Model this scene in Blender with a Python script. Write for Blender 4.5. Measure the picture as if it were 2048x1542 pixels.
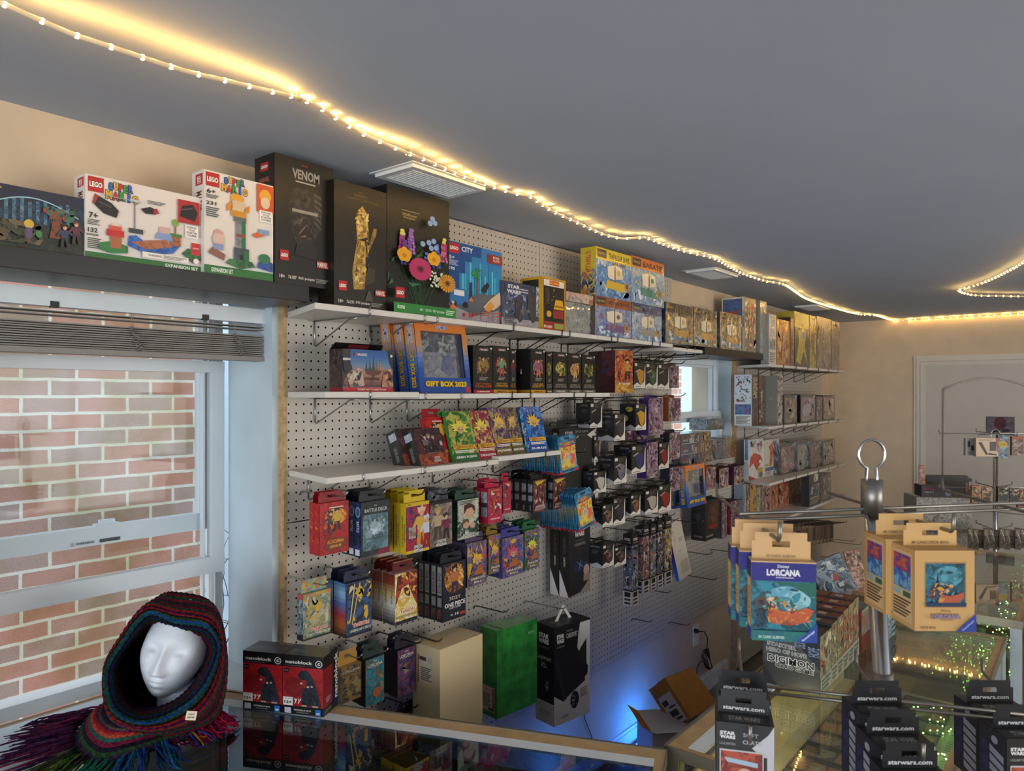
import bpy, math, random
from mathutils import Vector, Matrix
R_ = math.radians
# ------------------------------------------------------------------ clearing, camera, world, lights, exposure
for _o in list(bpy.data.objects): bpy.data.objects.remove(_o, do_unlink=True)
S = bpy.context.scene
COL = S.collection
CAMX, EYE, FPX, YAW = 1.8, 1.77, 1450.0, R_(39.04)
CEIL = 2.40
FARY = 6.78
cd = bpy.data.cameras.new('camera'); cam = bpy.data.objects.new('camera', cd); COL.objects.link(cam)
cam.location = (CAMX, 0, EYE); cam.rotation_euler = (R_(90), 0, YAW)
cd.sensor_width = 36; cd.lens = FPX / 2048 * 36; cd.shift_y = 17 / 2048
cd.clip_start = 0.02; cd.clip_end = 200
cd.dof.use_dof = True; cd.dof.focus_distance = 2.6; cd.dof.aperture_fstop = 11
S.camera = cam
S.view_settings.view_transform = 'Standard'; S.view_settings.look = 'None'
S.view_settings.gamma = 1; S.view_settings.use_curve_mapping = False
S.view_settings.exposure = 0.0
w = bpy.data.worlds.new('daylight'); S.world = w; w.use_nodes = True
bg = w.node_tree.nodes['Background']; bg.inputs[0].default_value = (0.74, 0.88, 1.0, 1); bg.inputs[1].default_value = 3.4

def area(name, loc, rot, sx, sy, power, color):
    l = bpy.data.lights.new(name, 'AREA'); l.shape = 'RECTANGLE'; l.size = sx; l.size_y = sy
    l.energy = power; l.color = color
    o = bpy.data.objects.new(name, l); COL.objects.link(o); o.location = loc; o.rotation_euler = rot
    return o
# daylight through the shop-front window behind the photographer, plus an added warm fill lamp on the right
area('shopfront_daylight', (2.4, -2.75, 1.5), (R_(90), 0, 0), 3.6, 1.7, 80, (0.90, 0.95, 1.0))
area('warm_side_fill', (4.75, 2.6, 1.5), (R_(90), 0, R_(90)), 3.0, 1.5, 58, (1.0, 0.84, 0.66))

def point(name, loc, power, color, r=0.03):
    l = bpy.data.lights.new(name, 'POINT'); l.energy = power; l.color = color; l.shadow_soft_size = r
    o = bpy.data.objects.new(name, l); COL.objects.link(o); o.location = loc
    return o

# ------------------------------------------------------------------ where a pixel's sight line meets a plane of the room
_c, _s = math.cos(YAW), math.sin(YAW)
def ray(px, py):
    r = (px - 1024) / FPX; u = (788 - py) / FPX
    return (-_s + r * _c, _c + r * _s, u)
def onX(px, py, X):
    d = ray(px, py); t = (X - CAMX) / d[0]; return Vector((X, t * d[1], EYE + t * d[2]))
def onZ(px, py, Z):
    d = ray(px, py); t = (Z - EYE) / d[2]; return Vector((CAMX + t * d[0], t * d[1], Z))
def onY(px, py, Y):
    d = ray(px, py); t = Y / d[1]; return Vector((CAMX + t * d[0], Y, EYE + t * d[2]))
def at(px, py, t):
    d = ray(px, py); return Vector((CAMX + t * d[0], t * d[1], EYE + t * d[2]))
def pxof(P):
    x = P[0] - CAMX; y = P[1]; f = -_s * x + _c * y; r = _c * x + _s * y
    return 1024 + FPX * r / f, 788 - FPX * (P[2] - EYE) / f

# ------------------------------------------------------------------ materials
def lin(h):
    if not isinstance(h, str): return tuple(h)
    h = h.lstrip('#')
    if len(h) == 3: h = ''.join(c * 2 for c in h)
    o = []
    for i in (0, 2, 4):
        v = int(h[i:i + 2], 16) / 255
        o.append(v / 12.92 if v <= .04045 else ((v + .055) / 1.055) ** 2.4)
    return tuple(o)
def nm(name):
    m = bpy.data.materials.new(name); m.use_nodes = True
    nt = m.node_tree; b = nt.nodes['Principled BSDF']
    return m, nt, b
def N(nt, t, **kw):
    n = nt.nodes.new(t)
    for k, v in kw.items(): setattr(n, k, v)
    return n
def noise(nt, scale, detail=3, rough=.5, dist=0, vec=None, stretch=None):
    n = N(nt, 'ShaderNodeTexNoise'); n.inputs['Scale'].default_value = scale; n.inputs['Detail'].default_value = detail
    n.inputs['Roughness'].default_value = rough; n.inputs['Distortion'].default_value = dist
    tc = N(nt, 'ShaderNodeTexCoord')
    mp = N(nt, 'ShaderNodeMapping'); nt.links.new(tc.outputs['Object'], mp.inputs[0])
    if stretch: mp.inputs['Scale'].default_value = stretch
    if vec: mp.inputs['Location'].default_value = vec
    nt.links.new(mp.outputs[0], n.inputs['Vector'])
    return n
def ramp(nt, src, stops):
    r = N(nt, 'ShaderNodeValToRGB'); nt.links.new(src, r.inputs[0])
    e = r.color_ramp.elements
    while len(e) < len(stops): e.new(.5)
    for k, (p, c) in enumerate(stops):
        e[k].position = p; e[k].color = tuple(c) + (1,) if len(c) == 3 else c
    return r
def bump(nt, b, src, strength, dist=.002):
    n = N(nt, 'ShaderNodeBump'); n.inputs['Strength'].default_value = strength; n.inputs['Distance'].default_value = dist
    nt.links.new(src, n.inputs['Height']); nt.links.new(n.outputs[0], b.inputs['Normal'])
def plain(name, col, rough=.5, metal=0, var=.06, scale=8, bmp=0, coat=0, bscale=None, spec=.5):
    m, nt, b = nm(name)
    c = lin(col)
    n = noise(nt, scale, 4)
    r = ramp(nt, n.outputs['Fac'], [(.3, [x * (1 - var) for x in c]), (.7, [min(1, x * (1 + var)) for x in c])])
    nt.links.new(r.outputs[0], b.inputs['Base Color'])
    b.inputs['Roughness'].default_value = rough; b.inputs['Metallic'].default_value = metal
    b.inputs['Coat Weight'].default_value = coat; b.inputs['Specular IOR Level'].default_value = spec
    if bmp:
        n2 = noise(nt, bscale or scale * 6, 5); bump(nt, b, n2.outputs['Fac'], bmp)
    return m
def printed(name, rough, coat=0, wrap=0, scale=42):
    m, nt, b = nm(name)
    a = [N(nt, 'ShaderNodeAttribute', attribute_name=k) for k in ('Col', 'Col2', 'Col3')]
    n1 = noise(nt, scale, 6, .6, 1.2); n2 = noise(nt, scale * 1.7, 5, .6, .8, vec=(3.1, 7.7, 1.3))
    r1 = ramp(nt, n1.outputs['Fac'], [(.46, (0, 0, 0)), (.54, (1, 1, 1))]); r2 = ramp(nt, n2.outputs['Fac'], [(.54, (0, 0, 0)), (.60, (1, 1, 1))])
    m1 = N(nt, 'ShaderNodeMix', data_type='RGBA'); m2 = N(nt, 'ShaderNodeMix', data_type='RGBA')
    nt.links.new(r1.outputs[0], m1.inputs[0]); nt.links.new(a[0].outputs['Color'], m1.inputs[6]); nt.links.new(a[1].outputs['Color'], m1.inputs[7])
    nt.links.new(r2.outputs[0], m2.inputs[0]); nt.links.new(m1.outputs[2], m2.inputs[6]); nt.links.new(a[2].outputs['Color'], m2.inputs[7])
    nt.links.new(m2.outputs[2], b.inputs['Base Color'])
    b.inputs['Roughness'].default_value = rough; b.inputs['Coat Weight'].default_value = coat; b.inputs['Coat Roughness'].default_value = .06
    if wrap:
        n3 = noise(nt, 16, 3, .5, 1.5, stretch=(1, 1, .45)); bp = N(nt, 'ShaderNodeBump'); bp.inputs['Strength'].default_value = wrap; bp.inputs['Distance'].default_value = .01
        nt.links.new(n3.outputs['Fac'], bp.inputs['Height']); nt.links.new(bp.outputs[0], b.inputs['Coat Normal'])
    return m
def glassy(name, tint=(.95, .98, .96), refl=1.0, rough=.0, base=.02):
    m = bpy.data.materials.new(name); m.use_nodes = True; nt = m.node_tree; nt.nodes.clear()
    o = N(nt, 'ShaderNodeOutputMaterial'); tr = N(nt, 'ShaderNodeBsdfTransparent'); gl = N(nt, 'ShaderNodeBsdfGlossy'); mx = N(nt, 'ShaderNodeMixShader')
    fr = N(nt, 'ShaderNodeFresnel'); ge = N(nt, 'ShaderNodeNewGeometry'); io = N(nt, 'ShaderNodeMath', operation='MULTIPLY_ADD')
    io.inputs[1].default_value = 1 / 1.5 - 1.5; io.inputs[2].default_value = 1.5; nt.links.new(ge.outputs['Backfacing'], io.inputs[0]); nt.links.new(io.outputs[0], fr.inputs[0])   # both faces of a thin pane reflect alike
    ns = noise(nt, 3, 2); r = ramp(nt, ns.outputs['Fac'], [(.3, tint), (.7, [x * .985 for x in tint])]); nt.links.new(r.outputs[0], tr.inputs[0])
    gl.inputs['Roughness'].default_value = rough
    ml = N(nt, 'ShaderNodeMath', operation='MULTIPLY_ADD'); ml.inputs[1].default_value = refl; ml.inputs[2].default_value = base; nt.links.new(fr.outputs[0], ml.inputs[0])
    nt.links.new(ml.outputs[0], mx.inputs[0]); nt.links.new(tr.outputs[0], mx.inputs[1]); nt.links.new(gl.outputs[0], mx.inputs[2]); nt.links.new(mx.outputs[0], o.inputs[0])
    return m
def glow(name, col, strength, base='#ffffff'):
    m, nt, b = nm(name)
    n = noise(nt, 50, 2); c = lin(col)
    r = ramp(nt, n.outputs['Fac'], [(.3, c), (.7, [min(1, x * 1.05) for x in c])])
    b.inputs['Base Color'].default_value = lin(base) + (1,)
    nt.links.new(r.outputs[0], b.inputs['Emission Color']); b.inputs['Emission Strength'].default_value = strength
    return m
M = {}
M['wall'] = plain('painted_wall', '#cfbba0', .75, bmp=.08, bscale=90)
M['ceil'] = plain('ceiling_paint', '#abb3c2', .85, var=.03, scale=2, bmp=.05, bscale=120)
M['white'] = plain('white_vinyl', '#d6dce0', .4, var=.03)
M['jamb'] = plain('white_jamb', '#bccad2', .6, var=.04, bmp=.05)
M['shelf'] = plain('white_melamine', '#d2cbc2', .35, var=.03)
M['black'] = plain('black_laminate', '#191617', .35, var=.15)
M['wire'] = plain('zinc_wire', '#a9abad', .3, 1)
M['wired'] = plain('dark_wire', '#5a5856', .38, 1)
M['chrome'] = plain('brushed_chrome', '#b9bcc0', .22, 1, var=.1, scale=20)
M['ply'] = plain('plywood_edge', '#b3946a', .7, var=.25, scale=60)
M['wood'] = plain('oak_veneer', '#b49468', .5, var=.18, scale=14)
M['alum'] = plain('aged_aluminium', '#8b8273', .4, .75, var=.1)
M['silver'] = plain('silver_trim', '#a7adb2', .35, .6)
M['blind'] = plain('taupe_slat', '#8f8780', .6, var=.06)
M['cord'] = plain('grey_cord', '#8d857c', .8)
M['floor'] = plain('floor_vinyl', '#6e655b', .5, var=.2)
M['door'] = plain('door_paint', '#c5bdb2', .5, var=.03)
M['casing'] = plain('casing_paint', '#d2cabd', .45, var=.03)
M['plastic'] = plain('white_plastic', '#e8e4dc', .4)
M['blackp'] = plain('black_rubber', '#101010', .5)
M['foam'] = plain('styrofoam', '#dfe3ea', .65, var=.03, scale=60, bmp=.5, bscale=260)
M['card'] = plain('brown_cardboard', '#a9722f', .8, var=.08, scale=30)
M['cardw'] = plain('white_cardboard', '#d6d3d6', .7, var=.05)
M['green'] = plain('green_paper', '#2a8034', .3, var=.5, scale=22, coat=.7, bmp=.35, bscale=30)
M['beige'] = plain('beige_card', '#d9c39b', .55, var=.04)
M['g'] = printed('printed_card', .42)
M['m'] = printed('printed_matte', .6)
M['s'] = printed('printed_shiny', .3, .5, .15)
M['w'] = printed('shrink_wrapped_print', .35, 1.0, .9)
M['clear'] = glassy('clear_plastic', (.93, .95, .95), 1.6, .03, .05)
M['glass'] = glassy('window_glass', (.97, .99, 1), .2, 0, .0)
M['caseglass'] = glassy('showcase_glass', (.93, .97, .92), 1.2, 0, .03)
M['shadeglass'] = glassy('shade_tinted_glass', (.5, .56, .62), 1.1, 0, .03)  # tint darkened to carry the shade of the dim case interior
M['led'] = glow('warm_led', '#ffcf78', 75)
M['rope'] = glow('led_rope_tube', '#ff9a28', .16, '#d8c8a4')
M['ledg'] = glow('green_led', '#a8ff6a', 22)
M['ledy'] = glow('yellow_led', '#ffc23a', 25)
M['ledb'] = glow('blue_led', '#2a86ff', 30)
# pegboard: 1 inch grid of real see-through holes
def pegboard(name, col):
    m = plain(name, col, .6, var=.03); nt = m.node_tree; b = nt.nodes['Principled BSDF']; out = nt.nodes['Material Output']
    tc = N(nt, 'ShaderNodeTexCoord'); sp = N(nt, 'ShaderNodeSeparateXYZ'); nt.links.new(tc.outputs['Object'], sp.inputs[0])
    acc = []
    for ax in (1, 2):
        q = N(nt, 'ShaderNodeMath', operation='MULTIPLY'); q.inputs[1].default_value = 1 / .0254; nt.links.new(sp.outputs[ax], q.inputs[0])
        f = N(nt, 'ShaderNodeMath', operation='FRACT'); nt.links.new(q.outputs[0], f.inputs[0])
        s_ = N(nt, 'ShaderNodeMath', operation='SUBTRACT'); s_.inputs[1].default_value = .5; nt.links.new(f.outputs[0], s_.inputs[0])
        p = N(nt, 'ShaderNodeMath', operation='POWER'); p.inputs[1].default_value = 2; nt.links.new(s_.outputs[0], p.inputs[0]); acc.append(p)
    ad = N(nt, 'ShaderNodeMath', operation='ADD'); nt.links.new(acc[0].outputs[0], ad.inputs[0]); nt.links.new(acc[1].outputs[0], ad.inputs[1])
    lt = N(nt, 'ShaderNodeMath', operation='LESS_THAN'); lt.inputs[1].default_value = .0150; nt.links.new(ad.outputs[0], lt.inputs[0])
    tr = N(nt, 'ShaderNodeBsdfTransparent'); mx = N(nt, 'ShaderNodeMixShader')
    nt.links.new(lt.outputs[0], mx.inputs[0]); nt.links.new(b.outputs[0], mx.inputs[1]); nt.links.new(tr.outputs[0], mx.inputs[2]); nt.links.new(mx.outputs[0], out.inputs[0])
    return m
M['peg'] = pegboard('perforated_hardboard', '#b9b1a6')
M['dark'] = plain('painted_shade', '#0c0b0a', .9)  # near-black that stands for shade in hollows
# bricks outside
def brick():
    m, nt, b = nm('red_brickwork')
    tc = N(nt, 'ShaderNodeTexCoord'); sp = N(nt, 'ShaderNodeSeparateXYZ'); cb = N(nt, 'ShaderNodeCombineXYZ')
    nt.links.new(tc.outputs['Object'], sp.inputs[0]); nt.links.new(sp.outputs[1], cb.inputs[0]); nt.links.new(sp.outputs[2], cb.inputs[1])
    n0 = noise(nt, 9, 3); va = N(nt, 'ShaderNodeVectorMath', operation='SCALE'); va.inputs['Scale'].default_value = .010
    nt.links.new(n0.outputs['Color'], va.inputs[0]); v2 = N(nt, 'ShaderNodeVectorMath', operation='ADD'); nt.links.new(cb.outputs[0], v2.inputs[0]); nt.links.new(va.outputs[0], v2.inputs[1])
    t = N(nt, 'ShaderNodeTexBrick'); nt.links.new(v2.outputs[0], t.inputs['Vector'])
    t.inputs['Scale'].default_value = 1; t.inputs['Brick Width'].default_value = .213; t.inputs['Row Height'].default_value = .0735
    t.inputs['Mortar Size'].default_value = .0075; t.inputs['Mortar Smooth'].default_value = .25; t.inputs['Bias'].default_value = -.15
    t.inputs['Color1'].default_value = lin('#bd8675') + (1,); t.inputs['Color2'].default_value = lin('#a4938c') + (1,); t.inputs['Mortar'].default_value = lin('#dad4c8') + (1,)
    n1 = noise(nt, 2.6, 4, .6); r1 = ramp(nt, n1.outputs['Fac'], [(.44, (1, 1, 1)), (.62, lin('#dcd9bc'))])
    n2 = noise(nt, 140, 4, .7); r2 = ramp(nt, n2.outputs['Fac'], [(.3, (.82, .82, .82)), (.7, (1.08, 1.08, 1.08))])
    a1 = N(nt, 'ShaderNodeMix', data_type='RGBA', blend_type='MULTIPLY'); a1.inputs[0].default_value = 1; nt.links.new(t.outputs[0], a1.inputs[6]); nt.links.new(r1.outputs[0], a1.inputs[7])
    a2 = N(nt, 'ShaderNodeMix', data_type='RGBA', blend_type='MULTIPLY'); a2.inputs[0].default_value = 1; nt.links.new(a1.outputs[2], a2.inputs[6]); nt.links.new(r2.outputs[0], a2.inputs[7])
    nt.links.new(a2.outputs[2], b.inputs['Base Color']); b.inputs['Roughness'].default_value = .9
    bump(nt, b, t.outputs['Fac'], -.6, .006)
    return m
M['brick'] = brick()

# ------------------------------------------------------------------ mesh builder with three colours per face
_txt = {}
def textgeo(s, bold=0.02):
    k = (s, bold)
    if k in _txt: return _txt[k]
    c = bpy.data.curves.new('t', 'FONT'); c.body = s; c.offset = bold; c.resolution_u = 2; c.fill_mode = 'FRONT'
    o = bpy.data.objects.new('t', c); me = o.to_mesh()
    vs = [(v.co.x, v.co.y) for v in me.vertices]; fs = [tuple(p.vertices) for p in me.polygons]
    o.to_mesh_clear(); bpy.data.objects.remove(o); bpy.data.curves.remove(c)
    if not vs: vs, fs = [(0, 0), (1, 0), (0, 1)], []
    x0 = min(v[0] for v in vs); x1 = max(v[0] for v in vs); y0 = min(v[1] for v in vs); y1 = max(v[1] for v in vs)
    vs = [((x - x0) - (x1 - x0) / 2, (y - y0) - (y1 - y0) / 2) for x, y in vs]
    _txt[k] = (vs, fs, max(x1 - x0, 1e-4), max(y1 - y0, 1e-4)); return _txt[k]

class MB:
    def __init__(s): s.v = []; s.f = []; s.c = []; s.layer = 0; s.smooth = []
    def face(s, pts, c='#888', c2=None, c3=None, sm=False):
        k = len(s.v); s.v += [tuple(p) for p in pts]; s.f.append(tuple(range(k, k + len(pts))))
        a = lin(c); s.c.append((a, lin(c2) if c2 else a, lin(c3) if c3 else a)); s.smooth.append(sm)
    def box(s, x0, y0, z0, x1, y1, z1, c='#888', c2=None, c3=None, bev=0):
        P = [(x0, y0, z0), (x1, y0, z0), (x1, y1, z0), (x0, y1, z0), (x0, y0, z1), (x1, y0, z1), (x1, y1, z1), (x0, y1, z1)]
        k = len(s.v); s.v += P; a = lin(c); t = (a, lin(c2) if c2 else a, lin(c3) if c3 else a)
        for f in ((0, 3, 2, 1), (4, 5, 6, 7), (0, 1, 5, 4), (1, 2, 6, 5), (2, 3, 7, 6), (3, 0, 4, 7)):
            s.f.append(tuple(k + i for i in f)); s.c.append(t); s.smooth.append(False)
    def hexa(s, P, c='#888', c2=None, c3=None):
        k = len(s.v); s.v += [tuple(p) for p in P]; a = lin(c); t = (a, lin(c2) if c2 else a, lin(c3) if c3 else a)
        for f in ((0, 3, 2, 1), (4, 5, 6, 7), (0, 1, 5, 4), (1, 2, 6, 5), (2, 3, 7, 6), (3, 0, 4, 7)):
            s.f.append(tuple(k + i for i in f)); s.c.append(t); s.smooth.append(False)
    def tube(s, pts, r, n=8, c='#888', cap=True, radii=None):
        pts = [Vector(p) for p in pts]; k0 = len(s.v); a = lin(c); t = (a, a, a)
        up = None
        for i, p in enumerate(pts):
            d = (pts[min(i + 1, len(pts) - 1)] - pts[max(i - 1, 0)]).normalized()
            if up is None:
                up = Vector((0, 0, 1)) if abs(d.z) < .9 else Vector((1, 0, 0))
            x = d.cross(up).normalized(); up = x.cross(d).normalized()
            rr = radii[i] if radii else r
            for j in range(n):
                q = 2 * math.pi * j / n; s.v.append(tuple(p + x * math.cos(q) * rr + up * math.sin(q) * rr))
        for i in range(len(pts) - 1):
            for j in range(n):
                s.f.append((k0 + i * n + j, k0 + i * n + (j + 1) % n, k0 + (i + 1) * n + (j + 1) % n, k0 + (i + 1) * n + j)); s.c.append(t); s.smooth.append(True)
        if cap:
            s.f.append(tuple(k0 + j for j in reversed(range(n)))); s.c.append(t); s.smooth.append(False)
            e = k0 + (len(pts) - 1) * n; s.f.append(tuple(e + j for j in range(n))); s.c.append(t); s.smooth.append(False)
    def ball(s, c, r, col='#888', n=8, m=5):
        k = len(s.v); a = lin(col); t = (a, a, a)
        for i in range(m + 1):
            th = math.pi * i / m
            for j in range(n):
                q = 2 * math.pi * j / n; s.v.append((c[0] + r * math.sin(th) * math.cos(q), c[1] + r * math.sin(th) * math.sin(q), c[2] + r * math.cos(th)))
        for i in range(m):
            for j in range(n):
                s.f.append((k + i * n + j, k + (i + 1) * n + j, k + (i + 1) * n + (j + 1) % n, k + i * n + (j + 1) % n)); s.c.append(t); s.smooth.append(True)
    # ---- flat print on one side of a box W x H x D
    def panel(s, ops, W, H, D, side):
        if side == 'f': w, h = W, H; f = lambda u, v, o: (u * W, -o, v * H)
        elif side == 'l': w, h = D, H; f = lambda u, v, o: (-o, D - u * D, v * H)
        elif side == 'r': w, h = D, H; f = lambda u, v, o: (W + o, u * D, v * H)
        else: w, h = W, D; f = lambda u, v, o: (u * W, v * D, H + o)
        L = [0]
        def put(uv, cols):
            o = .0003 + L[0] * .00009
            s.face([f(min(max(u, 0), 1), min(max(v, 0), 1), o) for u, v in uv], *cols)
        def run(ops):
            for op in ops:
                k = op[0]; L[0] += 1
                if k == 'r': _, a, b, c, d, *cl = op; put([(a, b), (c, b), (c, d), (a, d)], cl)
                elif k == 'p': _, pts, *cl = op; put(pts, cl)
                elif k == 'e':
                    _, a, b, c, d, *cl = op
                    put([(a + c * math.cos(q * math.pi / 10), b + d * math.sin(q * math.pi / 10)) for q in range(20)], cl)
                elif k == 't':
                    _, st, a, b, hh, cl, *o2 = op; o2 = o2[0] if o2 else {}
                    vs, fs, tw, th = textgeo(st, o2.get('b', .02))
                    sy = hh * h / th; sx = o2['w'] * w / tw if 'w' in o2 else sy
                    if o2.get('rot'):
                        sy = hh * w / th; sx = o2['w'] * h / tw if 'w' in o2 else sy
                    q = R_(o2.get('rot', 0)); cq, sq = math.cos(q), math.sin(q)
                    def lay(vs, fs, col, mul=1):
                        o = .0003 + L[0] * .00009
                        P = []
                        for x, y in vs:
                            X, Y = x * sx, y * sy; P.append(f(a + (X * cq - Y * sq) / w, b + (X * sq + Y * cq) / h, o))
                        k0 = len(s.v); s.v += P; cc = lin(col)
                        for g in fs: s.f.append(tuple(k0 + i for i in g)); s.c.append((cc, cc, cc)); s.smooth.append(False)
                    if 'out' in o2:
                        v2, f2, _, _ = textgeo(st, o2.get('b', .02) + .06); lay(v2, f2, o2['out']); L[0] += 1
                    lay(vs, fs, cl)
                elif k == 'x':   # shards and blobs scattered over a rectangle
                    _, a, b, c, d, n, pal, seed, *sz = op; rnd = random.Random(seed); z = sz[0] if sz else .12
                    for i in range(n):
                        if i % 3 == 0: L[0] += 1
                        u = rnd.uniform(a, c); v = rnd.uniform(b, d); ang = rnd.uniform(0, 6.28); la = rnd.uniform(.5, 1.6) * z; lb = la * rnd.uniform(.15, .6)
                        m_ = rnd.choice((3, 4, 5, 7)); asp = w / h
                        pts = []
                        for j in range(m_):
                            q = 2 * math.pi * j / m_; x = math.cos(q) * la * rnd.uniform(.7, 1.2); y = math.sin(q) * lb * rnd.uniform(.7, 1.2)
                            X = x * math.cos(ang) - y * math.sin(ang); Y = x * math.sin(ang) + y * math.cos(ang)
                            pts.append((min(max(u + X, a), c), min(max(v + Y * asp, b), d)))
                        cl = rnd.choice(pal); put(pts, (cl, rnd.choice(pal) if rnd.random() < .4 else cl))
                elif k == 'F':   # plain human figure
                    _, a, b, hh, c1, c2, c3, *o2 = op; g = o2[0] if o2 else 0; rw = hh * h / w
                    put([(a - .17 * rw, b), (a - .05 * rw, b), (a, b + .42 * hh), (a + .09 * rw, b + .02 * hh), (a + .2 * rw, b + .02 * hh), (a + .13 * rw, b + .5 * hh), (a - .12 * rw, b + .5 * hh)], (c1,)); L[0] += 1
                    put([(a - .14 * rw, b + .42 * hh), (a + .14 * rw, b + .42 * hh), (a + .17 * rw, b + .76 * hh), (a - .17 * rw, b + .76 * hh)], (c2,)); L[0] += 1
                    put([(a - .17 * rw, b + .76 * hh), (a - .32 * rw, b + (.5 + g) * hh), (a - .26 * rw, b + (.45 + g) * hh), (a - .1 * rw, b + .66 * hh)], (c2,))
                    put([(a + .17 * rw, b + .76 * hh), (a + .34 * rw, b + (.6 - g) * hh), (a + .28 * rw, b + (.54 - g) * hh), (a + .1 * rw, b + .66 * hh)], (c2,)); L[0] += 1
                    put([(a + .085 * rw * math.cos(q * .628), b + .86 * hh + .1 * hh * math.sin(q * .628)) for q in range(10)], ('#c99b78',)); L[0] += 1
                    put([(a - .12 * rw, b + .84 * hh), (a - .15 * rw, b + 1.0 * hh), (a - .04 * rw, b + .99 * hh), (a + .02 * rw, b + 1.06 * hh), (a + .07 * rw, b + .98 * hh), (a + .16 * rw, b + .99 * hh), (a + .11 * rw, b + .86 * hh), (a + .03 * rw, b + .93 * hh)], (c3,))
                elif k == 'L':   # fine print lines
                    _, a, b, c, d, n, cl = op
                    for i in range(n):
                        v = d - (d - b) * (i + .5) / n; e = (d - b) / n * .28; put([(a, v - e), (c - (c - a) * .25 * ((i * 7) % 3) / 2, v - e), (c - (c - a) * .25 * ((i * 7) % 3) / 2, v + e), (a, v + e)], (cl,))
        run(ops)
    def build(s, name, mat, parent=None, coll=True):
        me = bpy.data.meshes.new(name); me.from_pydata(s.v, [], s.f); me.update()
        for idx, an in enumerate(('Col', 'Col2', 'Col3')):
            at_ = me.attributes.new(an, 'FLOAT_COLOR', 'CORNER'); buf = []
            for f, c in zip(s.f, s.c): buf += (list(c[idx]) + [1]) * len(f)
            at_.data.foreach_set('color', buf)
        me.polygons.foreach_set('use_smooth', s.smooth)
        me.materials.append(M[mat] if isinstance(mat, str) else mat)
        o = bpy.data.objects.new(name, me); COL.objects.link(o)
        if parent: o.parent = parent
        return o
def tag(o, label=None, cat=None, group=None, kind=None):
    if label: o['label'] = label
    if cat: o['category'] = cat
    if group: o['group'] = group
    if kind: o['kind'] = kind
    return o
def empty(name, loc=(0, 0, 0), rz=0, rx=0):
    o = bpy.data.objects.new(name, None); COL.objects.link(o); o.location = loc; o.rotation_euler = (rx, 0, rz); o.empty_display_size = .05; return o
def copy_tree(o, parent=None):
    c = o.copy(); COL.objects.link(c)
    if parent: c.parent = parent
    for ch in list(o.children): copy_tree(ch, c)
    return c
def struct(name, boxes, mat):
    m = MB()
    for b in boxes: m.box(*b)
    o = m.build(name, mat); o['kind'] = 'structure'; return o

_OR = ['first', 'second', 'third', 'fourth', 'fifth', 'sixth', 'seventh', 'eighth', 'ninth', 'tenth', 'eleventh', 'twelfth', 'thirteenth', 'fourteenth', 'fifteenth', 'sixteenth', 'seventeenth', 'eighteenth', 'nineteenth', 'twentieth'] + ['twenty-' + x for x in ('first', 'second', 'third', 'fourth', 'fifth', 'sixth', 'seventh')]
# ================================================================== the room
WX = -.03
struct('wall_left', [(-.30, -2.8, -.1, WX, .30, CEIL), (-.30, .30, -.1, WX, 1.2, .955), (-.30, .30, 2.145, WX, 1.2, CEIL), (-.30, 1.2, -.1, WX, 3.6, CEIL),
                     (-.30, 3.6, -.1, WX, 4.48, 1.374), (-.30, 3.6, 2.0, WX, 4.48, CEIL), (-.30, 4.48, -.1, WX, FARY + .2, CEIL)], 'wall')
struct('wall_far', [(-.30, FARY, -.1, 4.9, FARY + .15, CEIL)], 'wall')
struct('wall_right', [(4.8, -2.8, -.1, 4.95, 1.0, CEIL), (4.8, 4.2, -.1, 4.95, FARY, CEIL), (4.8, 1.0, -.1, 4.95, 4.2, .7), (4.8, 1.0, 2.25, 4.95, 4.2, CEIL)], 'wall')
struct('wall_rear', [(-.3, -3.0, -.1, .5, -2.8, CEIL), (4.3, -3.0, -.1, 4.95, -2.8, CEIL), (.5, -3.0, -.1, 4.3, -2.8, .6), (.5, -3.0, 2.3, 4.3, -2.8, CEIL)], 'wall')
struct('floor', [(-.3, -3, -.12, 4.95, FARY, 0)], 'floor')
struct('ceiling', [(-.3, -3, CEIL, 4.95, FARY + .15, CEIL + .15)], 'ceil')
struct('baseboard_left', [(WX, 1.2, 0, WX + .015, 4.4, .09), (WX, 1.2, .09, WX + .009, 4.4, .105)], 'white')
struct('trim_1', [(WX, 1.19, .49, 0.001, 1.2, CEIL)], 'ply')
struct('trim_2', [(WX, 4.478, 0, 0.001, 4.492, 2.2), (WX, 4.50, 1.374, -.002, 4.52, 2.0)], 'ply')
struct('trim_3', [(-.26, 1.17, .955, WX + .004, 1.199, 2.12), (-.26, .3, 2.1205, WX + .004, 1.2, 2.144), (-.26, .3, .95, WX + .02, 1.2, .962)], 'jamb')
struct('trim_4', [(-.17, 4.464, 1.3772, WX + .006, 4.48, 1.998), (-.17, 3.6, 1.36, WX + .02, 4.48, 1.377), (-.17, 3.6, 1.985, WX + .004, 4.463, 1.9985)], 'jamb')

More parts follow.
